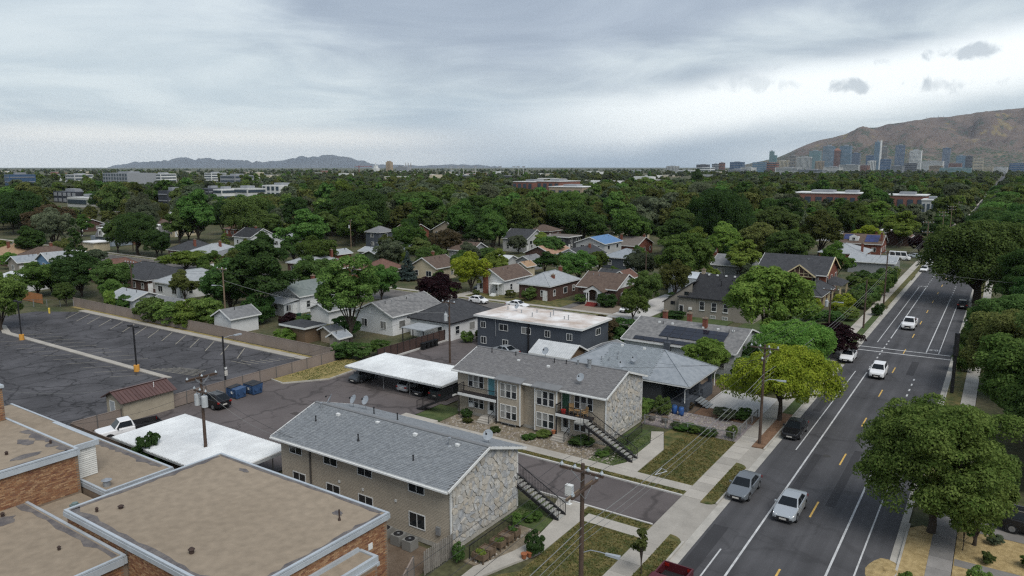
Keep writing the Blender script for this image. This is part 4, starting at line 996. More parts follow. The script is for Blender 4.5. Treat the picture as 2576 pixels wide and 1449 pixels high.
r_ = empty('storage_tub', (-34.8, 60.85, 2.68), 'red plastic tub on the upper balcony floor', 'tub'); MB().cyl(-34.8, 60.85, 2.68, 3.05, .2, .26, n=12).build('body', mat('red_plastic', (.35, .03, .025), .4), r_); MB().tube([(-34.8, 60.85, 3.05), (-34.8, 60.85, 3.09)], .28, 12).build('rim', mat('red_plastic', 0), r_)
m_terra = mat('terracotta', (.30, .11, .05), .8)
for k, (x, y, z, nm) in enumerate(((-35.7, 60.5, .47, 'orange pot by the lower white door'), (-33.6, 60.9, .06, 'terracotta pot below the balcony post'), (-33.1, 60.9, .06, 'terracotta pot right of its twin below the balcony'), (-25.6, 39.5, .09, 'terracotta pot at the lawn edge by the dark bush'), (-25.4, 39.9, .09, 'ochre pot touching the dark bush'))):
    r_ = empty('flower_pot', (x, y, z), nm, 'pot', 'clay pots'); MB().cyl(x, y, z, z + .34, .15, .22, n=10).build('pot', m_terra, r_); MB().cyl(x, y, z + .34, z + .38, .24, n=10).build('rim', m_terra, r_)

# ================================================================== houses
WALL = dict(white=(.60, .61, .61), grey=(.24, .25, .26), pgrey=(.38, .385, .38), slate=(.062, .072, .088), cream=(.48, .42, .30), tan=(.30, .25, .19), taupe=(.26, .235, .20),
            blue=(.13, .23, .36), bluegrey=(.20, .235, .27), green=(.075, .105, .06), dark=(.04, .043, .047), wood=(.16, .11, .07), pale=(.45, .47, .48))
ROOF = dict(grey=((.13, .135, .14), (.19, .195, .20)), ltgrey=((.24, .26, .275), (.33, .35, .365)), charcoal=((.032, .034, .038), (.055, .057, .062)), black=((.018, .019, .022), (.03, .031, .034)),
            brown=((.075, .052, .042), (.12, .087, .068)), redbrown=((.105, .055, .042), (.15, .085, .065)), tan=((.25, .165, .10), (.33, .225, .14)), salmon=((.27, .16, .11), (.34, .22, .155)),
            taupe=((.12, .105, .095), (.165, .148, .135)), greengrey=((.125, .15, .145), (.175, .20, .19)), bluegrey=((.20, .225, .25), (.27, .295, .32)), blue=((.08, .16, .30), (.12, .22, .38)),
            white=((.62, .62, .61), (.72, .73, .73)), pale=((.40, .42, .43), (.50, .52, .53)), mottled=((.11, .112, .115), (.21, .208, .205)))
def wallm(k):
    if k == 'brick': return m_brickflat
    if k == 'dbrick': return m_brickdark
    return mat('wall_' + k, WALL[k], .8, var=.07, scale=.5, rnd=.05)
def roofm(k): return mat('roof_' + k, ROOF[k][0], .9, c2=ROOF[k][1], scale=1.7, fine=.16)
m_solar = mat('solar_panel', (.010, .012, .020), .12, var=.2, scale=.5, fine=0, spec=.5, rnd=.25)
def hip_roof(root, x0, x1, y0, y1, ze, rise, axis, m, t=.16, tm=None, name='roof'):
    hw = min(x1 - x0, y1 - y0) / 2; b = MB(); zr = ze + rise; xm, ym = (x0 + x1) / 2, (y0 + y1) / 2
    if axis == 'x': P_, Q_ = (x0 + hw, ym, zr), (x1 - hw, ym, zr)
    else: P_, Q_ = (xm, y0 + hw, zr), (xm, y1 - hw, zr)
    A, B, C, D = (x0, y0, ze), (x1, y0, ze), (x1, y1, ze), (x0, y1, ze)
    if axis == 'x': b.quad(A, B, Q_, P_); b.quad(B, C, Q_); b.quad(C, D, P_, Q_); b.quad(D, A, P_)
    else: b.quad(A, B, P_); b.quad(B, C, Q_, P_); b.quad(C, D, Q_); b.quad(D, A, P_, Q_)
    lo = [(p[0], p[1], p[2] - .03) for p in (A, B, C, D)]; b.quad(*lo[::-1])
    for a, c in zip((A, B, C, D), (B, C, D, A)): b.quad((*a[:2], ze - .03), (*c[:2], ze - .03), c, a)
    o = b.build(name, m, root)
    MB().box(x0 + .02, x1 - .02, y0 + .02, y0 + .08, ze - .2, ze - .035).box(x1 - .08, x1 - .02, y0 + .09, y1 - .02, ze - .2, ze - .035).box(x0 + .02, x0 + .08, y0 + .09, y1 - .02, ze - .2, ze - .035).build('fascia', tm or m_trim, o)
    rc = MB()
    for a, c in ((A, P_), (D, P_ if axis == 'x' else Q_), (B, Q_ if axis == 'x' else P_), (C, Q_), (P_, Q_)):
        if (Vector(a) - Vector(c)).length > .3: rc.bar(Vector(a) + Vector((0, 0, .02)), Vector(c) + Vector((0, 0, .02)), .22, .04)
    rc.build('ridge_cap', m, o)
    return o
def chimney(roof, x, y, z0, z1, m, s_=.55):
    c = MB().box(x - s_ / 2, x + s_ / 2, y - s_ / 2, y + s_ / 2, z0, z1).build('chimney', m, roof)
    MB().box(x - s_ / 2 - .07, x + s_ / 2 + .07, y - s_ / 2 - .07, y + s_ / 2 + .07, z1, z1 + .14).cyl(x, y, z1 + .14, z1 + .4, .11, n=8).build('cap', m_mortar, c)
def house(label, xs, ys, W, D, ze, kind, ax, rise, wk, rk, chim=(), win=True, name='house', group=None, ov=.4, dr='E', vents=1, tm=None, dets=True):
    x0, x1, y0, y1 = xs - W, xs, ys, ys + D
    root = empty(name, ((x0 + x1) / 2, (y0 + y1) / 2, 0), label, {'garden_shed': 'shed', 'garage': 'garage'}.get(name, 'house'), group)
    wm_ = wallm(wk); rm = roofm(rk); a0, a1, b0, b1 = x0 + ov, x1 - ov, y0 + ov, y1 - ov
    wl_ = MB().box(a0, a1, b0, b1, -.05, ze - .02); xm, ym = (x0 + x1) / 2, (y0 + y1) / 2
    if kind == 'gable':
        e = ov / ((y1 - y0) / 2 if ax == 'x' else (x1 - x0) / 2) * rise
        if ax == 'x':
            for x in (a0, a1): wl_.quad((x, b0, ze - .04), (x, b1, ze - .04), (x, b1, ze + e - .16), (x, ym, ze + rise - .16), (x, b0, ze + e - .16))
        else:
            for y in (b0, b1): wl_.quad((a0, y, ze - .04), (a1, y, ze - .04), (a1, y, ze + e - .16), (xm, y, ze + rise - .16), (a0, y, ze + e - .16))
    wl_.build('wall', wm_, root)
    if kind == 'gable': ro = gable_roof(root, x0, x1, y0, y1, ze, rise, ax, rm, tm=tm)
    elif kind == 'hip': ro = hip_roof(root, x0, x1, y0, y1, ze, rise, ax, rm, tm=tm)
    else:
        ro = BX(x0, x1, y0, y1, ze - .05, ze + .18).build('roof', rm, root); MB().box(x0 - .02, x1 + .02, y0 - .03, y0 - .0, ze - .1, ze + .2).box(x1, x1 + .03, y0, y1, ze - .1, ze + .2).build('fascia', tm or m_trim, ro)
    for c in chim: chimney(ro, x0 + c[0] * W, y0 + c[1] * D, ze, ze + rise + c[2], m_brickflat if len(c) < 4 else wallm(c[3]), .6)
    if win:
        lv = [(.95, 2.15)] if ze < 4 else [(.95, 2.1), (ze - 1.75, ze - .65)]
        for z0, z1 in lv:
            n_ = max(1, int((a1 - a0) / 3.4))
            for k in range(n_):
                u = a0 + (k + .5) * (a1 - a0) / n_ + rng.uniform(-.3, .3); wd = rng.choice((.45, .6, .8)); window(root, 'S', b0, u - wd, u + wd, z0, z1, vs=1 if wd > .5 else 0, hs=0 if wd > .5 else 1, pm=None)
            n_ = max(1, int((b1 - b0) / 3.8))
            for k in range(n_):
                u = b0 + (k + .5) * (b1 - b0) / n_ + rng.uniform(-.3, .3); wd = rng.choice((.4, .5, .7)); window(root, 'E', a1, u - wd, u + wd, z0, z1, vs=0, hs=1 if wd < .6 else 0)
        if dr == 'E': door(root, 'E', a1, b0 + .3, b0 + 1.15, .02, 2.05, m_trim)
        elif dr == 'S': door(root, 'S', b0, a1 - 1.5, a1 - .6, .02, 2.05, m_trim)
    if vents and kind != 'flat':
        for k in range(vents + 1):
            if kind == 'hip': pipe(root, xm + rng.uniform(-.3, .3) * W * (.6 if ax == 'x' else .2), ym + rng.uniform(-.2, .0) * D * .5, ze + rise * .75, .45, .05, m_galv)
            else: pipe(root, xm + (rng.uniform(-.4, .4) * W if ax == 'x' else .12 * W), ym + (rng.uniform(-.4, .4) * D if ax == 'y' else -.12 * D), ze + rise * .72, .4, .05, rng.choice((m_galv, m_black)))
    return root, ro
def solar(parent, A, U, Vv, nu, nv, m=None):
    """grid of panels on a roof plane from corner A along U and V"""
    A = Vector(A); U = Vector(U); Vv = Vector(Vv); n_ = U.cross(Vv).normalized() * .1; src = None
    for i in range(nu):
        for j in range(nv):
            o_ = U * i + Vv * j
            if src is None:
                a = A + n_; q = [a + U * .02 + Vv * .02, a + U * .98 + Vv * .02, a + U * .98 + Vv * .98, a + U * .02 + Vv * .98]
                src = MB().hexa([p - n_ * .4 for p in q] + q).build('solar_panel', m or m_solar, parent)
            else: inst(src, 'solar_panel', parent, (0, 0, 0)).location = o_
# --- houses near the alley and the cross street, one by one
h, ro = house('white clapboard house with grey-green gable roof and lean-to sunroom', -107.1, 88.4, 9.5, 9.6, 3.2, 'gable', 'y', 2.1, 'white', 'greengrey', chim=((.45, .82, .5),), dr=None)
lb = MB(); lapboards(lb, 'E', -107.5, 88.8, 97.6, .1, 3.0, .2); lapboards(lb, 'S', 88.8, -116.2, -107.5, .1, 3.1, .2); lb.build('siding_boards', wallm('white'), h, kind='stuff')
BX(-112.6, -107.6, 85.2, 88.8, 0, 2.3).build('sunroom_wall', wallm('pale'), h)
MB().hexa([(-112.9, 84.8, 2.25), (-107.3, 84.8, 2.25), (-107.3, 88.9, 2.75), (-112.9, 88.9, 2.75), (-112.9, 84.8, 2.37), (-107.3, 84.8, 2.37), (-107.3, 88.9, 2.87), (-112.9, 88.9, 2.87)]).build('sunroom_roof', roofm('pale'), h)
for u in (-112.1, -110.4): window(h, 'S', 85.2, u, u + 1.1, .9, 2.0)
window(h, 'E', -107.6, 85.7, 86.7, .9, 2.0); door(h, 'E', -107.6, 87.2, 88.1, .02, 2.05, m_trim)
house('low grey-roofed garage behind the tall backyard tree', -95.6, 85, 5.5, 7, 2.3, 'gable', 'y', 1.1, 'white', 'grey', win=False, name='garage')
house('white house under a long mottled grey shingle gable', -80.0, 84.4, 9.2, 13, 3.2, 'gable', 'y', 2.0, 'white', 'mottled', dr=None, vents=2)
h, ro = house('white cottage with charcoal hip roof beside the dark flat-roofed block', -69.9, 86.6, 9.0, 12.6, 3.0, 'hip', 'y', 2.3, 'white', 'charcoal', tm=m_black, dr=None)
MB().box(-76.2, -71.6, 82.2, 86.4, 2.35, 2.47).build('patio_roof', roofm('ltgrey'), h)
for x, y in ((-76, 82.4), (-71.8, 82.4), (-73.9, 82.4)): MB().box(x - .06, x + .06, y - .06, y + .06, 0, 2.36).build('post', m_black, h)
# dark slate block with white roof
h, ro = house('dark slate two-storey block with stained white flat roof', -47.0, 87.1, 18.7, 9.3, 4.7, 'flat', 'x', 0, 'slate', 'white', win=False, vents=0); ro.data.materials[0] = mat('stained_white_roof', (.40, .325, .27), .8, scale=.33, c2=(.70, .69, .68), fine=.08)
h['category'] = 'apartment building'
for u in (-64.6, -61.2, -57.2, -53.2, -49.6): window(h, 'S', 87.5, u, u + (1.5 if u in (-61.2, -57.2) else .8), 2.95, 3.85, vs=1)
for u in (-64.6, -60.6): window(h, 'S', 87.5, u, u + .9, .5, 1.5, vs=1)
window(h, 'E', -47.4, 92, 93.3, 3.0, 3.9); MB().box(-56.1, -55.9, 87.3, 87.47, .3, 4.6).build('downpipe', m_black, h); MB().box(-61.9, -61.8, 87.38, 87.47, 1.9, 4.6).build('downpipe', m_galv, h)
for x, y in ((-63.4, 93), (-60.2, 92), (-58.4, 93.6), (-55.2, 93.2), (-54.9, 91.8), (-52.4, 91.6), (-57.3, 90.5), (-51.6, 91.4)): pipe(h, x, y, 4.88, rng.uniform(.35, .9), .07, m_galv)
dish(h, -61.6, 92.8, 4.9, 190)
h, ro = house('ribbed pale metal-roofed garage behind the grey hip roof', -45.0, 80, 6.2, 5.4, 2.5, 'gable', 'x', 1.3, 'wood', 'pale', win=False, name='garage', vents=0)
for k in range(20): MB().bar((-51.2 + .32 * k, 80, 2.53), (-51.2 + .32 * k, 82.7, 3.83), .03, .04).build('roof_rib', roofm('pale'), ro)
# grey house with solar panels
h, ro = house('pale house with grey shingle roof, two brick chimneys and black solar panels', -27.1, 92.1, 16.4, 13.6, 3.1, 'gable', 'x', 2.1, 'pale', 'mottled', chim=((.42, .62, .8), (.62, .42, .9), (.18, .66, .6)), vents=2)
sl = Vector((0, 6.8, 2.1)) / 7.0
solar(h, Vector((-38.6, 92.1, 3.1)) + sl * 1.9 + Vector((0, 0, .02)), (1.5, 0, 0), sl * 1.05, 6, 3); solar(h, Vector((-41.8, 92.1, 3.1)) + sl * .3, (1.5, 0, 0), sl * .95, 7, 1)
for x in (-40, -38, -33.5, -31.4, -29.3): boxvent(h, x, 97.6, 4.85)
MB().box(-36.9, -36.1, 91.7, 92.4, 0, 3.5).cyl(-36.5, 92.05, 3.5, 4.2, .1, n=8).build('flue_stack', wallm('slate'), h)
# dark house with the big hip roof and porch
h, ro = house('dark-walled bungalow under a broad blue-grey hip roof with porch posts', -26.9, 74.8, 16.6, 9.7, 3.2, 'hip', 'x', 2.45, 'dark', 'bluegrey', win=False, dr=None, vents=0, ov=.5)
ob = [c for c in h.children if c.name.startswith('wall')][0]; bpy.data.objects.remove(ob)
MB().box(-43, -30.4, 75.4, 84.0, 0, 3.15).build('wall', wallm('dark'), h); MB().box(-30.4, -27.4, 75.3, 84, 0, .9).build('porch_floor', wallm('slate'), h)
xm_ = -38.6; hw = 4.85
shingled(h, ro, [(-38.65, 74.8, 3.2), (-31.75, 74.8, 3.2), (-31.75, 79.65, 5.65), (-38.65, 79.65, 5.65)], palette('blue_grey_shingles', [(.21, .235, .255), (.23, .26, .28), (.255, .285, .305), (.22, .245, .27)], fine=.05), 23, 34, limit=300)
for y in (75.7, 79.5, 83.6): MB().box(-27.8, -27.4, y - .2, y + .2, 0, 3.1).build('porch_post', wallm('slate'), h)
MB().box(-28.0, -27.3, 75.4, 77.4, .0, 1.5).box(-28.0, -27.3, 80.4, 83.8, 0, 1.5).build('porch_wall', wallm('slate'), h)
stp = MB()
for k in range(5): MB().box(-27.3 + .3 * k, -26.98 + .3 * k, 77.8, 79.6, .72 - .15 * k, .78 - .15 * k).build('porch_step', mat('step_grey', (.25, .27, .28), .8), h)
MB().tube([(-27.2, 75.2, 3.0), (-27.6, 75.3, 2.6), (-27.6, 75.3, 1.1)], .06, 8).build('downpipe', m_trim, h); MB().tube([(-27.0, 84.2, 3.0), (-27.2, 84.0, 2.4), (-27.2, 84, 1.0)], .06, 8).build('downpipe', m_trim, h)
for x in (-37.2, -34.3): boxvent(h, x, 79.3, 5.5)
for x, y, z in ((-37.0, 77.8, 4.7), (-38.6, 76.6, 4.1), (-37.6, 76.6, 4.1), (-36.7, 77.0, 4.3)): pipe(h, x, y, z, .4, .05, m_galv)
dish(h, -34.4, 76.7, 4.15, 190)
house('small grey-roofed lean-to shed next to the metal garage', -41.0, 86.2, 4.6, 4.4, 2.4, 'gable', 'y', .8, 'pgrey', 'grey', win=False, name='garden_shed', vents=0)
# black-roofed stucco house on the corner
h, ro = house('tall taupe stucco house with black roof sloping low on its west side', -34.2, 126.0, 12.2, 12.6, 3.7, 'gable', 'x', 3.7, 'taupe', 'black', win=False, dr=None, chim=((.05, .5, .6, 'tan'),), tm=m_black)
MB().quad((-51.4, 127.2, 0), (-46.0, 127.2, 0), (-46.0, 127.2, 6.1), (-51.4, 127.2, 2.2)).quad((-51.4, 127.2, 0), (-51.4, 127.2, 2.2), (-51.4, 137.5, 2.2), (-51.4, 137.5, 0)).build('side_wall', wallm('taupe'), h)
MB().hexa([(-51.7, 127.0, 2.0), (-46.0, 127.0, 6.15), (-46.0, 137.8, 6.15), (-51.7, 137.8, 2.0), (-51.7, 127, 2.15), (-46, 127, 6.3), (-46, 137.8, 6.3), (-51.7, 137.8, 2.15)]).build('side_roof', roofm('black'), h)
MB().box(-48.2, -44.9, 126.3, 127.2, 0, 3.5).build('porch_block', wallm('taupe'), h); MB().box(-48.4, -44.4, 125.9, 127.3, 3.5, 3.66).build('porch_roof', roofm('black'), h)
door(h, 'S', 126.3, -48.0, -47.3, .05, 2.0, m_black)
for u in (-44.2, -42.0, -39.9): window(h, 'S', 126.4, u, u + .8, 1.55, 3.0, vs=0, hs=1, pm=m_glass, sill=True)
for u in (-42.2, -40.0): window(h, 'S', 126.4, u, u + .9, .2, .65, vs=1, name='basement_window')
window(h, 'S', 127.2, -50.0, -49.3, 1.9, 2.4, fm=m_black, vs=0, pm=m_glass); window(h, 'S', 127.2, -47.4, -46.7, 3.9, 4.4, fm=m_black, vs=0, pm=m_glass)
MB().box(-39.5, -35.5, 128.4, 132, 4.6, 6.3).build('dormer', roofm('black'), h); window(h, 'S', 128.4, -38.5, -36.6, 5.2, 6.0, vs=1)
for k in range(4): boxvent(h, -44.5 + 1.6 * k, 131.6, 7.25)
pipe(h, -41.4, 129.3, 5.6, 1.0, .08); MB().box(-46.2, -45.6, 126.0, 126.4, 1.4, 1.8).build('air_conditioner', m_trim, h)
# corrugated steel store
r_ = empty('steel_store', (-55, 151, 0), 'tall white corrugated steel store with shallow curved roof', 'shed')
b = BX(-58.5, -51.6, 147, 155, 0, 3.9).build('wall', mat('steel_white', (.48, .52, .56), .45, var=.08, scale=1.2, metal=.1), r_)
src = None
for k in range(23): MB().box(-58.5 + .3 * k, -58.5 + .3 * k + .12, 146.96, 147, 0, 3.88).build('rib', MATS['steel_white'], b)
for k in range(26): MB().box(-51.6, -51.56, 147 + .3 * k, 147.12 + .3 * k, 0, 3.88).build('rib', MATS['steel_white'], b)
rr = MB(); n_ = 8
for k in range(n_):
    t0, t1 = k / n_, (k + 1) / n_; f_ = lambda t: 3.9 + .75 * math.sin(math.pi * t)
    rr.quad((-58.6, 146.9 + 8.2 * t0, f_(t0)), (-51.5, 146.9 + 8.2 * t0, f_(t0)), (-51.5, 146.9 + 8.2 * t1, f_(t1)), (-58.6, 146.9 + 8.2 * t1, f_(t1)))
for x in (-58.6, -51.5): rr.quad(*[(x, 146.9 + 8.2 * k / n_, 3.9 + .75 * math.sin(math.pi * k / n_)) for k in range(n_ + 1)])
rr.build('roof', MATS['steel_white'], r_); window(r_, 'S', 147, -56.8, -55.4, 1.5, 2.3, fm=m_black, pm=m_blind)
# brick cottage with arched white porch
h, ro = house('brick cottage with brown roof and arched white porch over red steps', -61.6, 128.2, 9.2, 11, 3.2, 'gable', 'x', 2.5, 'dbrick', 'brown', dr=None)
wg = MB().quad((-61.95, 128.8, 3.2), (-61.95, 138.6, 3.2), (-61.95, 133.7, 5.45)).build('white_gable', wallm('white'), h)
for x in (-67.4, -66.9, -64.9, -64.4): MB().cyl(x, 126.5, .7, 2.6, .12, n=10).build('porch_column', m_trim, h)
ap_ = MB(); n_ = 10
for k in range(n_):
    t0, t1 = math.pi * k / n_, math.pi * (k + 1) / n_
    a = (-65.9 - 1.0 * math.cos(t0), 2.45 + .75 * math.sin(t0)); c = (-65.9 - 1.0 * math.cos(t1), 2.45 + .75 * math.sin(t1))
    zt = lambda x: 3.95 - abs(x + 65.9) * .55
    ap_.quad((a[0], 126.3, a[1]), (c[0], 126.3, c[1]), (c[0], 126.3, zt(c[0])), (a[0], 126.3, zt(a[0])))
ap_.quad((-68, 126.3, 2.45), (-66.9, 126.3, 2.45), (-66.9, 126.3, 3.4), (-68, 126.3, 2.8)).quad((-64.9, 126.3, 2.45), (-63.8, 126.3, 2.45), (-63.8, 126.3, 2.8), (-64.9, 126.3, 3.4)).build('porch_arch', m_trim, h)
MB().hexa([(-68.2, 126.1, 2.75), (-65.9, 126.1, 4.05), (-65.9, 129.5, 4.05), (-68.2, 129.5, 2.75), (-68.2, 126.1, 2.87), (-65.9, 126.1, 4.17), (-65.9, 129.5, 4.17), (-68.2, 129.5, 2.87)]).hexa([(-65.9, 126.1, 4.05), (-63.6, 126.1, 2.75), (-63.6, 129.5, 2.75), (-65.9, 129.5, 4.05), (-65.9, 126.1, 4.17), (-63.6, 126.1, 2.87), (-63.6, 129.5, 2.87), (-65.9, 129.5, 4.17)]).build('porch_roof', roofm('brown'), h)
MB().box(-67.6, -64.2, 126.3, 128.6, 0, .7).build('porch_floor', m_conc, h); door(h, 'S', 128.6, -66.3, -65.5, .7, 2.7, m_trim, True)
for k in range(5): MB().box(-67.0, -64.8, 124.9 + .28 * k, 125.2 + .28 * k, 0, .13 * (k + 1)).build('red_step', mat('red_steps', (.20, .035, .03), .8), h)
house('brown-red brick bungalow with pale grey hip roof and flag', -74.7, 124.7, 8.2, 13, 3.2, 'hip', 'y', 2.1, 'dbrick', 'ltgrey', chim=((.5, .85, .4), (.75, .35, -.5)), dr='S')
h, ro = house('white house with brown roof, tall front brick chimney and corner porch', -86.5, 125.6, 8.0, 11, 3.2, 'gable', 'y', 2.3, 'white', 'brown', dr='S')
MB().box(-92.0, -91.0, 125.4, 126.05, 0, 6.0).box(-91.85, -91.15, 125.45, 126.0, 6.0, 6.6).build('chimney', m_brickflat, ro); MB().box(-89.6, -87.2, 124.2, 126, 2.5, 2.62).build('porch_roof', m_trim, h)
for x in (-89.5, -87.3): MB().box(x - .05, x + .05, 124.25, 124.35, 0, 2.5).build('porch_post', m_trim, h)
for k in range(4): MB().box(-89.0, -87.8, 123.4 + .25 * k, 123.66 + .25 * k, 0, .15 * (k + 1)).build('step', m_trim, h)
# half-timbered house by the avenue
h, ro = house('large dark-roofed house with cream half-timbered gables and porches', -29.0, 158.5, 14.5, 14, 5.0, 'gable', 'x', 3.2, 'brick', 'charcoal', dr=None)
MB().hexa([(-37.5, 157.0, 4.6), (-34.2, 157.0, 7.0), (-34.2, 165, 7.0), (-37.5, 165, 4.6), (-37.5, 157, 4.74), (-34.2, 157, 7.14), (-34.2, 165, 7.14), (-37.5, 165, 4.74)]).hexa([(-34.2, 157.0, 7.0), (-30.9, 157, 4.6), (-30.9, 165, 4.6), (-34.2, 165, 7.0), (-34.2, 157, 7.14), (-30.9, 157, 4.74), (-30.9, 165, 4.74), (-34.2, 165, 7.14)]).build('cross_gable', roofm('charcoal'), h)
MB().quad((-37.1, 157.4, 4.6), (-31.3, 157.4, 4.6), (-34.2, 157.4, 6.8)).build('gable_infill', m_brickdark, h)
m_tim = mat('cream_timber', (.55, .46, .28), .7)
tb = MB().bar((-37.5, 156.95, 4.68), (-34.2, 156.95, 7.06), .1, .24).bar((-34.2, 156.95, 7.06), (-30.9, 156.95, 4.68), .1, .24)
for u in (-36, -35.1, -34.2, -33.3, -32.4): tb.box(u - .07, u + .07, 157.3, 157.42, 4.6, 6.7 - abs(u + 34.2) * .72)
tb.bar((-37.2, 157.33, 4.65), (-31.2, 157.33, 4.65), .12, .16).bar((-36, 157.33, 5.3), (-32.4, 157.33, 5.3), .1, .12).build('timber', m_tim, h)
for s_ in (-1, 1): MB().bar((-28.9, 165.5, 8.1), (-28.9, 165.5 + s_ * 7.0, 4.95), .12, .26).build('barge_board', m_tim, h)
p2_ = hip_roof(h, -32, -27.0, 144.4, 157.2, 3.0, 1.6, 'y', roofm('charcoal'), name='porch_roof')
MB().box(-31.6, -27.6, 145, 157, 0, .6).build('porch_floor', m_brickdark, h)
for y in (145, 149, 153, 156.6): MB().box(-27.7, -27.3, y - .15, y + .15, .5, 2.95).build('porch_column', m_tim, h)
MB().hexa([(-29.2, 160, 2.95), (-26.2, 160, 2.95), (-26.2, 168, 2.95), (-29.2, 168, 2.95), (-29.2, 161, 3.9), (-27.4, 161, 3.5), (-27.4, 167, 3.5), (-29.2, 167, 3.9)]).build('side_porch_roof', roofm('charcoal'), h)
for y in (160.4, 167.6): MB().box(-26.8, -26.5, y - .15, y + .15, 0, 2.95).build('porch_column', m_tim, h)
chimney(ro, -35.0, 157.1, 0, 5.2, m_brickflat, .9)
# brown house with blue solar panels farther up the avenue
h, ro = house('brown-roofed house with white dormer and dark blue solar panels', -30.5, 250, 12.5, 13, 3.3, 'gable', 'x', 2.6, 'brick', 'brown', chim=((.95, .2, .8), (.75, .7, .6)))
sl = Vector((0, 6.5, 2.6)).normalized(); A = Vector((-43, 250, 3.3))
solar(h, A + sl * 1.4 + Vector((7.2, 0, 0)), (1.3, 0, 0), sl * 1.2, 3, 4, mat('solar_blue', (.015, .022, .10), .15, var=.2, fine=0, spec=.5, rnd=.2)); solar(h, A + sl * 2.6 + Vector((.8, 0, 0)), (1.3, 0, 0), sl * 1.2, 2, 3, MATS['solar_blue'])
MB().box(-40.2, -37.6, 251.4, 254, 4.0, 5.2).quad((-40.4, 251.39, 5.2), (-37.4, 251.39, 5.2), (-38.9, 251.39, 6.0)).build('dormer', wallm('white'), h); window(h, 'S', 251.38, -39.3, -38.5, 4.3, 5.0)
